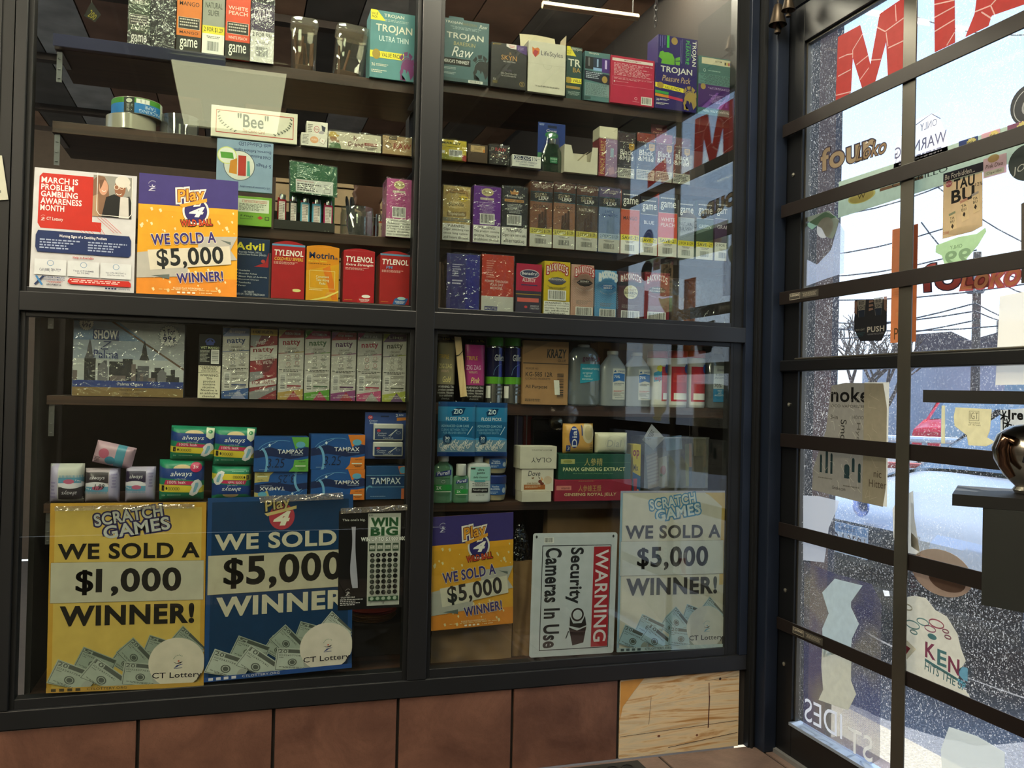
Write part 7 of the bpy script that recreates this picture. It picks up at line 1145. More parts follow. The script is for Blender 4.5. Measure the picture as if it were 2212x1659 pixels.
def aware(g):
    R_ = 'b42a20'; g.p([(.05, .07), (.08, .04), (.57, .04), (.57, .42), (.66, .42), (.66, .5), (.08, .5), (.05, .46)], R_)
    for i, s in enumerate(('MARCH IS', 'PROBLEM', 'GAMBLING', 'AWARENESS', 'MONTH')): g.t(s, .07, .072 + .058 * i, .07 + .0415 * len(s) + .02, .122 + .058 * i, 'ece4e0', b=.04)
    lott(g, .10, .415, .055, 'ece4e0', 'ece4e0', 'ece4e0', 0, 'ece4e0'); g.t('CT Lottery', .135, .405, .29, .44, 'ece4e0', b=.01)
    g.r(.57, .02, .955, .37, '8a8a84'); g.p([(.57, .37), (.57, .06), (.62, .02), (.68, .03), (.72, .1), (.73, .2), (.70, .3), (.66, .37)], '7a5c48'); g.e(.67, .12, .045, .065, 'c09078'); g.p([(.635, .14), (.63, .06), (.68, .05), (.65, .12)], '6a4c3a'); g.arc(.675, .14, .02, .014, 20, 160, .0012, 'f0e8e0'); g.p([(.57, .2), (.62, .18), (.63, .37), (.57, .37)], 'a08468')
    g.e(.835, .115, .055, .08, '8a5c44'); g.e(.86, .06, .075, .05, 'c8c4bc'); g.p([(.90, .04), (.94, .1), (.92, .14), (.89, .08)], 'c8c4bc'); g.arc(.80, .11, .022, .02, 0, 360, .0012, 'd8c8b8', 12); g.arc(.85, .105, .022, .02, 0, 360, .0012, 'd8c8b8', 12); g.arc(.825, .155, .025, .018, 20, 160, .0014, 'f0e8e0')
    g.p([(.66, .37), (.70, .2), (.78, .17), (.86, .2), (.93, .18), (.955, .24), (.955, .37)], '1c1c1e'); g.p([(.84, .19), (.92, .19), (.93, .37), (.83, .37)], 'c0bcb8'); g.pl([(.61, .0), (.61, .32), (.64, .355), (.93, .36), (.955, .33), (.955, .02)], .0012, 'e8e4dc')
    for k in range(9): g.ln(.46 + .035 * k, .44 if k > 3 else .5, .57 + .035 * k, .58, .0009, 'b83a34') if k < 6 else g.ln(.55 + .035 * (k - 4), .38, .72 + .035 * (k - 4), .5, .0009, 'b83a34')
    g.p([(.04, .56), (.06, .52), (.94, .52), (.96, .56), (.96, .68), (.94, .70), (.06, .70), (.04, .66)], '1c2c58'); g.t('Warning Signs of a Gambling Problem', .26, .545, .72, .575, 'e8e4e4', b=.03); g.bars(.08, .59, .46, .68, 4, '98a4c0', al=1); g.bars(.54, .59, .92, .68, 4, '98a4c0', al=1)
    g.t('Help is Available', .40, .72, .60, .745, 'a82a28', b=.03)
    for k, (s1) in enumerate(('Call (888) 789-7777', 'Text CTGAMB\nto 53342', 'Visit CCPG.ORG/CHAT to\naccess free online chat.')): g.r(.04 + .315 * k, .76, .34 + .315 * k, .89, 'c8ccd0'); g.arc(.19 + .315 * k, .79, .03, .022, 0, 360, .001, '4a7aa8', 16); g.t(s1, .09 + .315 * k, .835, .29 + .315 * k, .865, '1c2c50', b=.01)
    g.ln(.05, .975, .13, .90, .004, '1c2c50'); g.ln(.06, .90, .12, .975, .004, '3a78b0'); g.t('PROBLEM GAMBLING\nAWARENESS MONTH', .13, .90, .33, .935, '3a4a78'); g.bars(.16, .94, .32, .955, 2, 'b04a48'); g.t('#PGAM2026', .16, .962, .30, .978, '2a3448', b=.02)
    g.p([(.36, .925), (.38, .905), (.95, .905), (.97, .925), (.97, .955), (.38, .955), (.36, .94)], 'b42a24'); g.bars(.38, .915, .86, .945, 2, 'e8c8c0'); [g.r(.72 + .03 * k, .968, .74 + .03 * k, .982, '1c2c58') for k in range(4)]; g.t('ctlottery.org', .85, .967, .96, .985, '1c2c58')
sheet('awareness_flyer', 'white gambling awareness flyer with red block and photo of two people', 'flyer', (75, 361), (296, 381), (289, 633), (63, 620), .0096, mat('bfc0c4', .4), aware)
def secur(g):
    g.r(.03, .03, .97, .97, 'c4c8ce'); g.fr(.11, .10, .93, .95, .0022, '1c1c20'); g.r(.72, .115, .92, .94, 'a8202c'); g.t('WARNING', .745, .14, .90, .90, 'e0d8dc', b=.03, rot=90)
    g.t('Security', .40, .12, .60, .58, '1e1e22', b=.06, rot=90); g.t('Cameras In Use', .15, .12, .34, .93, '1e1e22', b=.06, rot=90)
    g.e(.55, .67, .075, .055, '2a1c1c', 30); g.e(.55, .67, .055, .04, 'c4c8ce', 30); g.p([(.46, .68), (.5, .74), (.6, .74), (.64, .68), (.66, .76), (.58, .78), (.46, .76)], '1c1a1a'); g.p([(.45, .77), (.55, .80), (.66, .77), (.63, .90), (.50, .92)], '2a1c1c'); g.ln(.45, .8, .42, .86, .003, '1c1a1a'); g.e(.04, .03, .012, .012, '2a2a2a'); g.e(.95, .03, .012, .012, '2a2a2a'); g.bc(.13, .035, .24, .08); g.bars(.03, .2, .05, .6, 10, '3a3a3a')
def rsheet(name, label, cat, q, Y, body, art, r=.03):
    a, b_, c, d = (W(*p, Y) for p in q); f = lambda u, v, l=0: (a * (1 - u) + b_ * u) * (1 - v) + (d * (1 - u) + c * u) * v + Vector((0, -l, 0)); w, h = (b_ - a).length, (d - a).length
    pts = []
    for cu, cv, a0 in ((r, r * w / h, 180), (1 - r, r * w / h, 270), (1 - r, 1 - r * w / h, 0), (r, 1 - r * w / h, 90)):
        for k in range(6): t = radians(a0 + 18 * k); pts.append(f(cu + r * cos(t), cv + r * w / h * sin(t)))
    mb = MB(); mb.quadslab(pts[::-1], (0, 1, 0), .0012, body); g = G(mb, f, w, h); art(g); return tag(mb.build(name, base=(a + b_ + c + d) / 4), label, cat)
rsheet('warning_sign', 'white sign turned sideways with red warning band low in the right pane', 'sign', [(1152, 1152), (1334, 1150), (1325, 1410), (1143, 1421)], .030, mat('c8ccd2', .35), secur)
sheet('winner_poster', 'pale faded scratch games poster for a $5,000 winner', 'poster', (1341, 1060.5), (1566, 1060), (1563, 1398), (1332, 1408), .0245, mat('c8c2b4', .3), lambda g: [g.r(0, 0, .02, 1, '8aa8c0'), g.r(0, 0, 1, .012, 'a8a8c0'), g.p([(.8, .012), (1, .012), (1, .6), (.95, .6), (.97, .1), (.85, .03)], 'c4a868'), scratch('c8c2b4', None, '3a3634', 'c4c4c2', '4a84ac', 'c8d0d0', '$5,000', '9ab4c0', 'c0bfba', 'a8b8bc', '3a4a50', 0, '5a94b4')(g)])
# tape strips over the posters
for q, lab in (([(118, 1094), (420, 1088), (420, 1098), (118, 1104)], 'clear tape strip along the top of the yellow poster'), ([(560, 1072), (740, 1064), (742, 1078), (562, 1086)], 'clear tape strip along the top of the blue poster'), ([(736, 1098), (880, 1090), (880, 1102), (736, 1110)], 'clear tape strip holding the black ticket poster')):
    sheet('tape_strip', lab, 'tape', *q, .0092, glass(.2, 'f4f4ee', .12, .12, 'd8d4c4', .8, 60.), lambda g: None, th=.0003)
# white paper on the black board at the far left
sheet('paper_notice', 'white paper notice at the left edge on the black board', 'paper', (-60, 330), (4, 336), (18, 431), (-60, 436), -.004, mat('b8b8a8', .6), lambda g: [g.bars(.3, .2, .85, .9, 6, '6a6a60', al=1)], th=.001)

# ---- lower right pane, upper shelf
def foil(e_, *a): pass
def zz(c, nm, nc):
    def a(g):
        g.r(0, 0, 1, .07, '2a2420'); g.t('2 FOR 99¢', .3, .01, .95, .06, 'a89838', b=.02); g.r(.05, .09, .97, .72, c); g.t('TRIPLE', .1, .27, .6, .33, 'd8b040', b=.02); g.t('ZIG ZAG', .1, .41, .75, .48, 'd8b0c8' if nc else 'd8c888', b=.03); g.t('WRAPS', .2, .5, .6, .54, 'c8a890'); g.t(nm, .3, .6, .72, .69, 'ecd890', sh=.3)
        g.r(0, .72, 1, 1, '3a3634'); g.t('WARNING: This\nproduct contains\nnicotine. Nicotine\nis an addictive\nchemical.', .08, .74, .92, .95, 'd8d4cc', b=.02)
    return a
pouch('foil_pouch', 'silver and gold foil pouch first on the lower right shelf', 'pouch', 944, 986, 727, SH['r1'] + .0006, mat('8a8270', .2, .6), zz('8f8468', 'Gold', 0), d=.04, rough=.25, Y=.05)
pouch('foil_pouch', 'magenta foil pouch behind the pale wooden strip', 'pouch', 1003, 1050, 732, SH['r1'] + .0006, mat('4a4440', .25, .5), zz('a83878', 'Pink', 1), d=.04, rough=.25, Y=.05)
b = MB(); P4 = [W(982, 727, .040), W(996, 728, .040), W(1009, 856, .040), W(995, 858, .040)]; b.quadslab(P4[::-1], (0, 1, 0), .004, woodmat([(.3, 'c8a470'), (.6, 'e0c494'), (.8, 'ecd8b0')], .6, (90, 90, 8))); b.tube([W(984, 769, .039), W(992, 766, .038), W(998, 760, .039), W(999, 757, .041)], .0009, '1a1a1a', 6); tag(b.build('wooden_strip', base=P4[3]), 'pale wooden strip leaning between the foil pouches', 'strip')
def can(px0, px1, ytop, lab, shade=''):
    x0, x1, z1 = ext(px0, px1, ytop, SH['r1'], .07); r = (x1 - x0) / 2; z0 = SH['r1'] + .0005; h = z1 - z0; cx = (x0 + x1) / 2; cy = .055 + r
    e_ = empty('shaving_can', (cx, cy, z0), lab, 'can', 'blue and green shaving cans'); b = MB(); b.lathe((cx, cy, z0), [(r * .9, 0), (r, .003), (r, h * .83), (r * .94, h * .86)], mat('9a9c9e', .15, .9, .0), 36); b.build('body', e_, smooth=True)
    b = MB(); f = lambda u, v, l: Vector((cx + (r + .0004 + l) * sin(-1.6 + 3.2 * u), cy - (r + .0004 + l) * cos(-1.6 + 3.2 * u), z0 + h * (.83 - .81 * v))); g = G(b, f, r * 3.2, h * .8, flat=False, rough=.18)
    g.r(0, 0, 1, .53, '14163a'); g.r(.58, 0, .72, .53, '3440a0'); g.r(0, .53, 1, .66, '5a9a2c'); g.t('Gillette', .42, .12, .86, .24, 'e0e0e4', b=.04, sh=.2); g.arc(.7, .5, .3, .2, 180, 270, .001, '6a8ab0', 10); g.bars(.5, .7, .8, .9, 3, '5a5c60'); g.bc(.1, .7, .3, .92); b.build('label', e_)
    b = MB(); b.lathe((cx, cy, z0 + h * .862), [(r * .97, 0), (r * .97, h * .1), (r * .9, h * .135)], mat('4a9a34', .3), 32); b.build('cap', e_, smooth=True)
can(1051, 1088, 727, 'blue and green shaving can beside the magenta pouch'); can(1090, 1127, 728, 'blue and green shaving can beside the brown glue carton')
carton('glue_carton', 'brown cardboard glue carton on the lower right shelf', 'carton', 1129, 1228, 737, 'r1', 'a07850', lambda g: [g.p([(0, 0), (.6, 0), (.0, .22)], '8a6a4a'), g.t('KRAZY', .52, .12, .95, .26, '33302e', b=.06, sh=.08), g.t('GLUE', .76, .28, .94, .32, '3a342e'), g.r(0, .345, 1, .36, '4a3c30'), g.t('REORDER NO.', .06, .42, .34, .45, '4a3a2c'), g.t('KG-585 12R', .06, .49, .65, .56, '3a2e24', b=.02), g.t('12 CARDED PRODUCTS', .06, .58, .6, .61, '4a3a2c'), g.t('All Purpose', .06, .69, .54, .76, '3a2e24', b=.02), g.bars(.06, .91, .4, .96, 2, '5a4834', al=1), g.bc(.74, .47, .91, .92, vert=1, bgc=None), g.p([(.68, .61), (.80, .61), (.82, .84), (.71, .84)], 'd8d4c8')], d=.09, rough=.7, Y=.052)
carton('storage_carton', 'brown cardboard carton standing behind the spirit bottles', 'carton', 1290, 1440, 742, 'r1', 'a8784a', lambda g: [g.r(.08, .1, .16, .3, '8a5c34'), g.p([(.3, .02), (.6, .0), (.55, .12), (.3, .1)], 'c08a50')], d=.06, Y=.20, rough=.7)
def bottle(name, lab, cat, px0, px1, ytop, shelf, prof, sy, body, caps, labs, Y=.052, e=4., grp=None, capname='cap'):
    """prof: (relative half width, relative height); caps: list of (r, z0, z1, mat)"""
    x0, x1, z1 = ext(px0, px1, ytop, SH[shelf], Y + .01); w = x1 - x0; z0 = SH[shelf] + .0005; h = z1 - z0; cx = (x0 + x1) / 2; cy = Y + w * sy / 2
    e_ = empty(name, (cx, cy, z0), lab, cat, grp); b = MB(); b.sq((cx, cy, z0), [(r * .5, t * h) for r, t in prof], body, w, w * sy, 40, e); b.build('body', e_, smooth=True)
    for r, a, c, m_ in caps: b = MB(); b.lathe((cx, cy, z0 + a * h), [(r * w * .5, 0), (r * w * .52, .001), (r * w * .52, (c - a) * h - .002), (r * w * .46, (c - a) * h)], m_, 28); b.build(capname, e_, smooth=True)
    for (u0, u1, v0, v1, art) in labs:
        b = MB(); q = lambda u: (abs(cos(u)) ** e + abs(sin(u)) ** e) ** (-1 / e)
        def f(u, v, l, u0=u0, u1=u1, v0=v0, v1=v1):
            x = (u0 + (u1 - u0) * u) - .5; k = min(.999, abs(2 * x)); yy = (1 - k ** e) ** (1 / e); return Vector((cx + x * w, cy - w * sy / 2 * yy - .0006 - l, z0 + h * (v1 - (v1 - v0) * v)))
        g = G(b, f, w * (u1 - u0), h * (v1 - v0), flat=False, rough=.3); art(g); b.build('label', e_)
    return e_
CLR = glass(.15, 'f2f6f8', .03, .05, 'e0e8f0'); FROST = glass(.10, 'e8ecf2', .25, .72, 'd4dae0'); CAPW = mat('d0d0cc', .4)
bottle('gel_bottle', 'large clear hand gel bottle with blue label and upturned cap', 'bottle', 1230, 1298, 744, 'r1', [(.8, 0), (.96, .02), (1, .06), (1, .55), (.97, .72), (.88, .84), (.62, .94), (.4, .965), (.36, .97)], .55, glass(.18, 'f4f8fa', .03, .34, 'dce8f0'), [(.34, .955, 1.0, mat('c0c4c4', .3))],
       [(.30, .97, .36, .68, lambda g: [g.p([(0, 0), (1, -.16), (1, .8), (0, 1)], '2a90a8'), g.t('moisturizing', .08, .18, .92, .32, 'e0ecec'), g.t('original\nhand\nsanitizer', .08, .4, .6, .82, 'c8e0e4')]), (.36, .98, .70, .80, lambda g: [g.t('germ-', .0, .1, .72, .95, '5a2440', b=.02), g.t('X', .74, .0, 1, .8, 'b02a3a', b=.04, sh=.2)])], e=3.)
def alc(g): g.r(0, 0, 1, 1, 'c8c8c4'); g.t('swan', .4, .06, .92, .12, '3a5a88', sh=.2); g.p([(.05, .12), (.2, .05), (.3, .12)], '2a5a90'); g.p([(.04, .17), (.5, .14), (.96, .17), (.96, .42), (.5, .38), (.04, .44)], '2a68ac'); g.t('70%', .1, .22, .56, .31, 'e0e4e8', b=.03); g.bars(.1, .34, .8, .36, 1, 'c8d4e0'); g.bars(.1, .47, .9, .56, 2, '5a6470', al=1); g.bars(.08, .7, .92, .76, 2, 'b84a48', al=1); g.bars(.08, .78, .92, .9, 4, '6a6a68', al=1); g.bars(.2, .93, .9, .96, 1, '5a6a80')
AP = [(.88, 0), (.98, .01), (1, .03), (1, .66), (.94, .73), (.55, .86), (.42, .90), (.40, .94)]
bottle('spirit_bottle', 'frosted rubbing spirit bottle nearest the gel bottle', 'bottle', 1300, 1351, 758, 'r1', AP, .55, FROST, [(.42, .935, 1.0, CAPW)], [(.40, .93, .12, .68, alc)], grp='frosted spirit bottles', e=5)
bottle('spirit_bottle', 'frosted rubbing spirit bottle nearest the red canisters', 'bottle', 1352, 1404, 761, 'r1', AP, .55, FROST, [(.42, .935, 1.0, CAPW)], [(.46, .97, .12, .68, alc)], grp='frosted spirit bottles', e=5)
def wip(k):
    def a(g): g.r(0, 0, 1, 1, 'ccccc8'); g.p([(.1, .3), (.9, .12), (.9, .42), (.1, .5)], '3a90b8'); g.e(.4, .2, .2, .08, 'd8d050', 16, star=.2) if k == 0 else None; g.t('wipes', .12, .36, .7, .5, 'b8282c', b=.04, sh=.2); g.r(.5 if k == 0 else .05, .16, .95, .92, 'b02434'); g.r(.55 if k == 0 else .12, .3, .9, .5, 'c83a40'); g.bars(.55 if k == 0 else .12, .55, .9, .7, 5, 'd8a8a8', al=1); g.bc(.6 if k == 0 else .15, .74, .9, .88); g.e(.85, .2, .15, .1, '2a58a0')
    return a
for k, (a, b_, l) in enumerate(((1406, 1446, 'white wipes canister with red lid and yellow burst'), (1447, 1489, 'white wipes canister with red lid, middle of three'), (1490, 1527, 'white wipes canister with orange red lid beside the clear bottle'))):
    bottle('wipes_canister', l, 'canister', a, b_, 757, 'r1', [(.94, 0), (1, .02), (1, .86), (.97, .865)], 1., mat('c8c8c4', .35), [(.98, .868, 1.0, mat('b83034' if k < 2 else 'c04a30', .35))], [(.05, .95, .04, .84, wip(k))], grp='red and white wipes canisters', e=2.01, capname='lid', Y=.056)
bottle('spirit_bottle', 'clear first aid spirit bottle with blue label by the jamb', 'bottle', 1528.5, 1573, 751, 'r1', [(.9, 0), (.98, .01), (1, .03), (1, .72), (.8, .80), (.5, .86), (.42, .9)], .5, glass(.14, 'c8d0d6', .08, .45, 'a8b2ba'), [(.44, .9, 1.0, CAPW)], [(.2, .9, .1, .70, lambda g: [g.r(0, 0, 1, .64, 'b4bcc0'), g.t('Essential', .24, .08, .8, .15, '4a3a6a', sh=.3), g.t('RUBBING\nALCOHOL', .1, .22, .94, .36, '4a5460'), g.t('70%', .06, .5, .56, .6, '3a4450', b=.02), g.r(0, .64, 1, 1, '2a7aa8'), g.t('FIRST\nAID\nANTISEPTIC', .08, .67, .8, .84, 'd0dce4')])], e=5)
# wall clock like dark round gadget and dark box behind the shelf goods
a, c = W(1152, 905, .17), W(1216, 905, .17); z0 = SH['r2'] + .0005; b = MB(); b.box(a.x, c.x, .17, .25, z0, min(W(1180, 905, .17).z, .948), mat('0e0f14', .4), .004); b.lathe((0, 0, 0), [(.020, 0), (.022, .004), (.018, .008), (.006, .010)], mat('8a8a86', .15, .9), 28, M=Matrix.Translation(W(1200, 912, .1695)) @ Matrix.Rotation(pi / 2, 4, 'X')); tag(b.build('dark_case', smooth=False, base=(a.x, .17, z0)), 'dark case with a round chrome face behind the soap boxes', 'case')
for px, c_, l in ((1112, '6a6488', 'lilac carton edge behind the petroleum jelly jars'), (1132, '8a2430', 'red carton edge behind the soap boxes')):
    a, c = W(px, 890, .19), W(px + 18, 890, .19); b = MB(); b.box(a.x, c.x, .19, .27, z0, min(.948, W(px, 896, .19).z), mat(c_, .4), .001); g = planeG(b, (a.x, .19, W(px, 896, .19).z), (c.x - a.x, 0, 0), (0, 0, -.15), (0, -1, 0)); g.r(.3, 0, .42, 1, 'b8b0b8'); tag(b.build('spare_carton', base=(a.x, .19, z0)), l, 'carton')
# ---- lower right pane, lower shelf
def floss(g):
    g.r(0, 0, 1, 1, '1c5a84'); g.r(0, 0, 1, .09, '163a68'); g.r(.0, .09, 1, .36, '2a74a0'); g.p([(.34, .18), (.48, .11), (.72, .11), (.66, .22), (.56, .25), (.36, .26)], '12385c'); g.t('ZIO', .40, .13, .64, .22, 'c8dce4', b=.05); g.t('FLOSS PICKS', .2, .28, .8, .34, 'd0e0e8', b=.02); g.t('ADVANCED GUM CARE', .08, .42, .82, .465, '8ab8d0', b=.02); g.t('CLEANS BETWEEN TEETH\nFOR FRESHER BREATH', .08, .49, .78, .59, '6aa0c0'); g.ln(.78, .6, .92, .45, .002, 'a8c8d8')
    g.e(.5, .70, .52, .06, '3a8ac0', 24, 180, 360); g.r(0, .70, 1, .92, '6a8ca4'); rn = random.Random(9)
    for k in range(20): u, v = .08 + .042 * k, rn.uniform(.74, .88); g.arc(u, v, .035, .035, rn.uniform(0, 200), rn.uniform(240, 420), .0016, 'd4d4d0', 9); g.ln(u, v, u + .05, v - .07, .0014, 'dcdcd8')
    g.e(.24, .68, .12, .085, '12385c', 24); g.t('30', .18, .64, .30, .69, 'd8e4ec', b=.03); g.t('FLOSS\nPICKS', .18, .70, .30, .745, '98b8d0'); g.r(0, .92, 1, 1, '143a78')
zb = W(985, 984, .042).z
for a, b_, y, l, Y in ((947, 1028, 868, 'blue bag of floss picks hanging nearest the mullion', .036), (1026, 1097, 870, 'blue bag of floss picks hanging beside the first bag', .042)):
    o, q = pouch('floss_pick_bag', l, 'bag', a, b_, y, zb - .002, '1c5a84', floss, d=.016, B=.005, rough=.15, Y=Y, group='hanging floss pick bags')
    b = MB(); tag(o) ; xm = (q[0] + q[1]) / 2; b.tube([(xm, .0500, q[3] - .004), (xm, .056, q[3] + .002), (xm, .0585, SH['r1'] - .012)], .0009, 'b8b8b8', 6); hk = b.build('peg_hook', base=(xm, .05, q[3])); tag(hk, 'small wire hook on the shelf edge holding %s floss bag' % ('the first' if a < 1000 else 'the second'), 'hook')
GRN = glass(.13, 'd0f0dc', .05, .50, '98d8b0')
def pur(g): g.p([(.1, .12), (.95, .02), (.95, .2), (.05, .26)], '2a3a80'); g.t('Purell', .14, .07, .86, .2, 'e0e0e8', b=.03, sh=.2, rot=-6); g.bars(.12, .3, .85, .33, 1, '3a5a4a'); g.arc(.5, .42, .1, .05, 0, 360, .0008, 'd8e8e0', 14); g.r(0, .52, 1, .72, '2a8a40'); g.t('2X', .12, .57, .4, .68, 'e0ece0', b=.04); g.bars(.44, .56, .94, .69, 3, 'c8e0c8', al=1); g.r(.05, .74, .95, .77, 'c0d8b8'); g.bars(.15, .82, .9, .92, 3, '3a6a4a')
bottle('gel_bottle', 'taller green hand gel bottle under the floss bags', 'bottle', 936, 979, 981, 'r2', [(.9, 0), (.98, .02), (1, .06), (1, .68), (.9, .76), (.5, .82), (.4, .86)], .5, GRN, [(.5, .85, 1., CAPW)], [(.02, .9, .08, .70, pur)], e=3.5, grp='green hand gel bottles')
bottle('gel_bottle', 'shorter green hand gel bottle beside the white cleanser', 'bottle', 979, 1012, 1002, 'r2', [(.9, 0), (.98, .02), (1, .06), (1, .62), (.9, .68), (.6, .71)], .5, GRN, [(.62, .70, 1., CAPW)], [(.08, .92, .08, .64, pur)], e=3.5, grp='green hand gel bottles', Y=.05)
bottle('cleanser_bottle', 'white daily cleanser bottle with mint label', 'bottle', 1009, 1060, 986, 'r2', [(.86, 0), (.96, .02), (1, .06), (1, .76), (.9, .83), (.5, .87)], .5, mat('c4c8c8', .25), [(.34, .865, 1., CAPW)], [(.1, .94, .06, .78, lambda g: [g.r(0, 0, 1, .42, '8fbfb8'), g.r(.02, .03, .24, .08, '2a2a2a'), g.t('ultra\ngentle', .3, .05, .72, .24, '3a3e40'), g.t('daily cleanser', .14, .28, .88, .36, '3a4a4a'), g.r(.2, .4, .74, .46, '5a9aa0'), g.bars(.1, .5, .9, .6, 3, '5a5e60'), g.r(.08, .64, .9, .78, '1e1f22'), g.t('Neutrogena', .14, .67, .84, .75, 'd0d0d0'), g.t('6.0 FL OZ', .3, .84, .7, .88, '4a4a4a')])], e=4)
def vas(px0, px1, yt, yb, lab, Y=.052):
    a = W(px0, (yt + yb) / 2, Y); c = W(px1, (yt + yb) / 2, Y); r = (c.x - a.x) / 2; cx = (a.x + c.x) / 2; z1 = W(px0, yt, Y).z; z0 = yb; h = z1 - z0
    e_ = empty('jelly_jar', (cx, Y + r, z0), lab, 'jar', 'blue lidded jelly jars'); b = MB(); b.lathe((cx, Y + r, z0 + .0004), [(r * .62, 0), (r * .84, h * .06), (r * .95, h * .3), (r, h * .5), (r * .96, h * .66)], mat('b4a888', .25), 40); b.build('body', e_, smooth=True)
    b = MB(); b.lathe((cx, Y + r, z0 + h * .665), [(r * .98, 0), (r * .995, h * .05), (r * .99, h * .27), (r * .9, h * .31)], mat('1c2e68', .3), 40); b.build('lid', e_, smooth=True)
    b = MB(); f = lambda u, v, l: Vector((cx + (r * 1.005 + l) * sin(-.75 + 1.6 * u), Y + r - (r * 1.005 + l) * cos(-.75 + 1.6 * u), z0 + h * (.66 - .46 * v))); g = G(b, f, r * 1.6, h * .46, flat=False); g.r(0, 0, 1, .86, '1c4c88').t('Vaseline\nBLUESEAL', .12, .12, .6, .46, 'd0d8e4', b=.01, sh=.1).bars(.1, .6, .5, .8, 2, 'b8c8dc', al=1).e(.84, .5, .12, .22, 'a8b4c0'); b.build('label', e_, smooth=True); return z1
zt = vas(1062, 1113, 1026, SH['r2'] + .0005, 'blue lidded jelly jar standing on the lower right shelf')
zt2 = vas(1063, 1113.5, 974, zt + .0006, 'blue lidded jelly jar stacked on another one')
vas(1072, 1106, 933, zt2 + .0006, 'top blue lidded jelly jar partly behind the floss bag', Y=.066)
_, s1 = carton('soap_box', 'plain white soap box at the bottom of its stack', 'box', 1127, 1191, 1062, 'r2', 'c4bdae', None, d=.06, Y=.044)
_, s2 = carton('soap_box', 'cream soap box with brown band, middle of the white stack', 'box', 1126, 1196, 1013, None, 'd0c8b8', lambda g: [g.t('Dove', .2, .08, .58, .32, '2a2c38', sh=.2), g.p([(.3, .4), (.4, .36), (.36, .46)], '7a5a38'), g.t('shea butter', .17, .58, .52, .68, '8a6038'), g.r(.08, .70, .74, .92, 'a05c2c'), g.bars(.12, .75, .6, .86, 2, 'd8b898', al=1), g.e(.82, .5, .13, .18, 'c8b49a', 20), g.e(.58, .56, .06, .08, '6a3020', 14), g.e(.64, .66, .06, .07, '6a3020', 14), g.p([(.5, .3), (.58, .42), (.55, .44)], '4a3a2a'), g.p([(.62, .34), (.68, .5), (.6, .52)], 'd8a070')], d=.058, z0=s1[3], Y=.048)
_, s3 = carton('soap_box', 'white soap box printed upside down on top of its stack', 'box', 1123, 1203, 964, None, 'c8c2b2', lambda g: [g.t('OLAY', .30, .50, .86, .72, '4a4a48', b=-.005, rot=180), g.t('MOISTURIZING', .32, .14, .86, .2, '7a766c', rot=180)], d=.06, z0=s2[3], Y=.046)
_, k1 = carton('ginseng_box', 'long dark red box with gold characters', 'box', 1198, 1364.5, 1036, 'r2', '8c2438', lambda g: [g.r(.02, .28, .21, .48, 'c87a70'), g.t('vitamin', .08, .33, .19, .44, '5a1c20'), g.t('人參蜂王漿', .30, .26, .60, .56, 'b09058', b=.0), g.t('GINSENG ROYAL JELLY', .12, .62, .80, .80, 'c8b888', b=.04), g.bars(.3, .06, .5, .1, 1, 'b89a60')], d=.075, Y=.048)
_, k2 = carton('ginseng_box', 'long green box with gold characters on top of the red one', 'box', 1206, 1363, 981, None, '1e4c3c', lambda g: [g.r(.03, .2, .22, .38, 'a8a868'), g.e(.125, .29, .06, .06, '8a8a48', 20), g.r(0, .34, 1, .345, '6a8a58'), g.t('人參精', .35, .16, .60, .46, 'b8a868', b=.0), g.t('PANAX GINSENG EXTRACT', .06, .52, .92, .67, 'c8cc98', b=.04), g.t('Made from 12 years old | Red panax ginseng root', .2, .74, .75, .80, '7a9a70')], d=.075, z0=k1[3], Y=.050)
pouch('soap_bundle', 'amber soap bar bundle standing on the ginseng boxes', 'soap', 1222, 1288, 915, k2[3] + .0006, 'c89850', lambda g: [g.e(.3, .45, .16, .36, '1c3478', 24), g.t('Dial', .22, .16, .38, .76, 'dcd8d8', b=.02, rot=-90), g.e(.76, .32, .2, .34, 'c8b898', 26), g.e(.76, .32, .13, .24, 'b8a880', 26), g.r(.53, .06, .57, .4, '2a3a70'), g.r(.06, .72, .18, .92, '1c3478'), g.t('3', .09, .76, .15, .88, 'dcd8d8'), g.bars(.8, .7, .95, .92, 3, '8a6a40')], d=.05, Y=.052, B=.022, tilt=-1)
pouch('soap_bar', 'white wrapped soap bar on top of the green box', 'soap', 1291, 1361, 935, k2[3] + .0006, 'c8c4b0', lambda g: [g.arc(.55, .5, .3, .36, 0, 360, .0008, 'b0aea0', 26), g.t('Dial', .28, .34, .74, .68, 'a8a8a0', b=.02, sh=.15)], d=.045, Y=.054, B=.022)
carton('drink_mix_box', 'yellow and blue drink mix box right of the ginseng boxes', 'box', 1366, 1384, 960, 'r2', 'b8a428', lambda g: [g.t('op', .0, .1, .8, .26, '7a2a30', b=.06), g.t('Mix', .1, .36, .7, .48, '2a2a28'), g.p([(0, .5), (1, .58), (1, 1), (0, 1)], '1c5078'), g.p([(.1, .62), (.6, .62), (.55, .85), (.2, .85)], 'a83a44'), g.e(.7, .86, .12, .05, 'c87858')], d=.05, Y=.066)
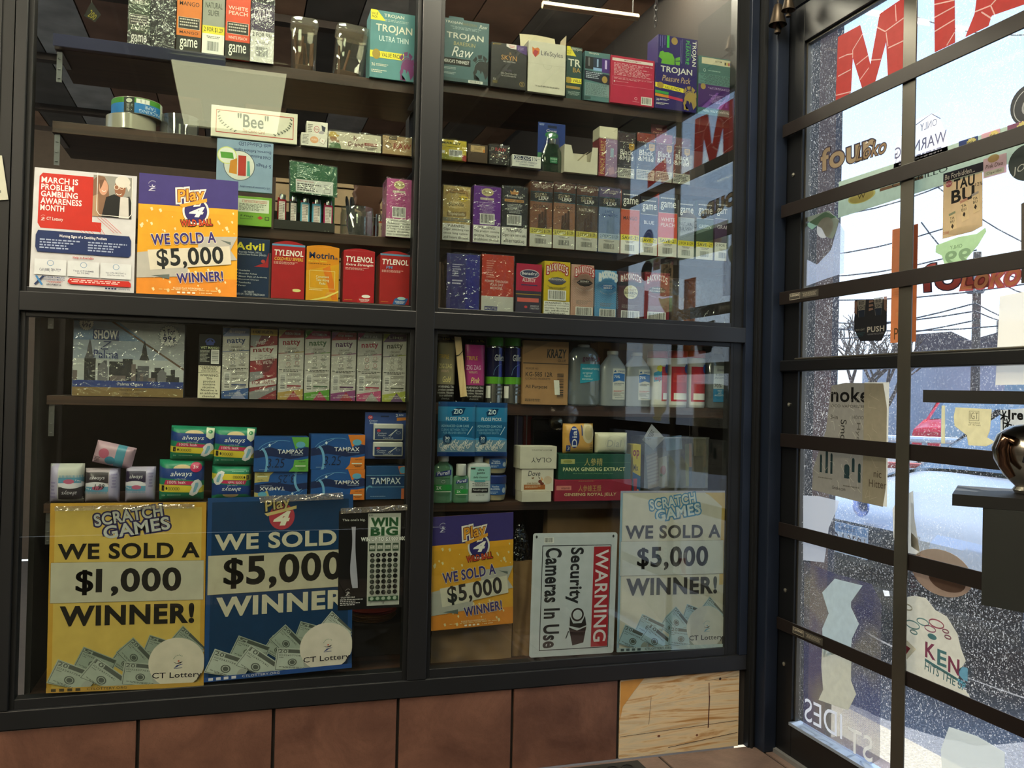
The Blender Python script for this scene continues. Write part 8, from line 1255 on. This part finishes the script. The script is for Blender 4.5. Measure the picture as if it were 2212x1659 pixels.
# clear bin holding sachets
a = W(1392, 1000, .062); c = W(1530, 1000, .062); zt = W(1460, 944, .062).z; z0 = SH['r2'] + .0005; e_ = empty('clear_bin', ((a.x + c.x) / 2, .062, z0), 'clear plastic bin of sachets behind the pale poster', 'bin'); b = MB(); PG_ = glass(.14, 'f4f4f0', .03, .04)
for q in ((a.x, c.x, .062, .064), (a.x, c.x, .158, .16)): b.box(*q, z0, zt, PG_)
b.box(a.x, a.x + .002, .064, .158, z0, zt, PG_); b.box(c.x - .002, c.x, .064, .158, z0, zt, PG_); b.box(a.x + .002, c.x - .002, .064, .158, z0, z0 + .0012, PG_); b.box(a.x - .001, c.x + .001, .0600, .0618, zt - .004, zt, glass(.3, 'f4f4f0', .03, .15)); b.build('bin', e_)
for k, (q, col, l) in enumerate(([[(1388, 950), (1408, 916), (1436, 946), (1412, 972)], 'a8a8b0', 'grey barcoded sachet sticking out of the clear bin'], [[(1396, 985), (1420, 975), (1424, 1050), (1400, 1056)], 'b8a8a8', 'pale striped sachet in the clear bin'], [[(1422, 990), (1440, 985), (1442, 1050), (1424, 1052)], 'c8beb4', 'cream sachet with a peach picture in the clear bin'], [[(1436, 945), (1472, 940), (1474, 970), (1440, 974)], '6a90b8', 'light blue sachet at the top of the clear bin'], [[(1480, 960), (1494, 958), (1494, 1050), (1482, 1050)], '7a8440', 'olive and blue sachet at the back of the bin'], [[(1498, 945), (1526, 945), (1520, 985), (1500, 985)], 'b0a888', 'cream card upright in the clear bin'])):
    Y = .075 + .012 * k; P4 = [W(x, y, Y) for x, y in q]; 
    b = MB(); b.quadslab([(p.x, p.y, max(p.z, z0 + .002)) for p in P4], (0, 1, 0), .0015, mat(col, .4)); f = lambda u, v, l_: (P4[0] * (1 - u) + P4[1] * u) * (1 - v) + (P4[3] * (1 - u) + P4[2] * u) * v + Vector((0, -l_, 0)); g = G(b, f, .03, .04)
    if k == 0: g.bars(.2, .15, .8, .45, 4, '3a3a40')
    if k == 1: [g.r(0, .1 * i, 1, .1 * i + .04, '98888c') for i in range(9)]
    if k == 2: g.e(.55, .45, .35, .16, 'b85a48', 20).e(.3, .6, .15, .05, '5a8a4a')
    if k == 4: g.r(.6, .0, 1, .55, 'b87a30').r(.5, .55, 1, 1, '1c4878')
    tag(b.build('sachet', base=P4[3]), l, 'sachet', 'sachets in the clear bin')
filmbag(1400, 1530, 962, 'r2', 'crumpled clear film bag on the clear bin beside the jamb', Y=.165, d=.06, seed=4, hz=.07)
# brown paper bags behind the signs
KR = mat('8f6f4e', .8, 0, .12, 12., bump=.5)
def pbag(q, Y, d, lab, zb=None):
    P4 = [W(x, y, Y) for x, y in q]; rn = random.Random(int(q[0][0])); zb = .2880; P4[2].z = P4[3].z = zb; P4[0].z = min(.688, P4[0].z); P4[1].z = min(.688, P4[1].z); b = MB()
    for s, yy in ((0, Y), (1, Y + d)):
        b.grid(lambda u, v: ((P4[0] * (1 - u) + P4[1] * u) * (1 - v) + (P4[3] * (1 - u) + P4[2] * u) * v) * 1 + Vector((0, s * d * (1 - .5 * (1 - v) ** 2) + (.004 * sin(u * 9 + v * 5 + q[0][0]) + .003 * sin(u * 4 - v * 11)) * (1 if s == 0 else -1) * min(1, 4 * u, 4 * (1 - u)), 0)), 12, 10, KR)
    for i in (0, 1): A, B_ = (P4[0], P4[3]) if i == 0 else (P4[1], P4[2]); b.grid(lambda u, v: A * (1 - v) + B_ * v + Vector((0, u * d * (1 - .5 * (1 - v) ** 2), 0)), 2, 8, KR)
    tag(b.build('paper_bag', smooth=True, base=P4[3]), lab, 'bag')
pbag([(1183, 1094), (1340, 1092), (1336, 1400), (1180, 1410)], .12, .06, 'brown paper bag standing behind the sideways sign')
pbag([(1110, 1214), (1152, 1212), (1146, 1410), (1106, 1416)], .07, .035, 'narrow brown paper bag between the orange poster and the sign')
pbag([(934, 1330), (1106, 1330), (1104, 1436), (930, 1440)], .06, .05, 'low brown paper bag under the orange poster')
b = MB(); rn = random.Random(6); a, c = W(1112, 1130, .10), W(1150, 1212, .10)
bm_ = bmesh.new(); bmesh.ops.create_icosphere(bm_, subdivisions=4, radius=1)
for v in bm_.verts: v.co = Vector(((a.x + c.x) / 2 + v.co.x * (c.x - a.x) * .6 * rn.uniform(.85, 1.1), .13 + v.co.y * .02 * rn.uniform(.8, 1.2), (a.z + .29) / 2 + v.co.z * (a.z - .292) / 2 * rn.uniform(.97, 1.0)))
b.add([v.co.copy() for v in bm_.verts], [[v.index for v in f.verts] for f in bm_.faces], glass(.18, '3a3a3c', .08, .3, '1c1c1e', .9, 50.)); bm_.free(); tag(b.build('plastic_bag', base=((a.x + c.x) / 2, .13, .289)), 'crumpled dark plastic bag behind the orange poster and the sign', 'bag')
# paper plates behind the ticket poster
b = MB(); p = W(805, 1330, .2); z_ = SH['L2'] * 0 + .2880
b.box(p.x - .055, p.x + .075, .16, .30, z_, p.z - .0125, mat('1e1512', .7), .001); tag(b.build('dark_block', base=(p.x, .2, z_)), 'dark brown box under the paper plates', 'box')
for k in range(7):
    b = MB(); b.lathe((p.x + .004 * (k % 3), .225, p.z - .012 + .0042 * k), [(.045, 0), (.06, .0015), (.062, .0035), (.058, .0035), (.044, .001)], mat(('b07a50', 'b8845a', '8a2a24')[0 if k < 5 else 2], .6), 40); tag(b.build('paper_plate', base=(p.x, .225, p.z - .012 + .0042 * k)), 'paper plate in the stack seen below the black ticket poster', 'plate', 'stacked paper plates')
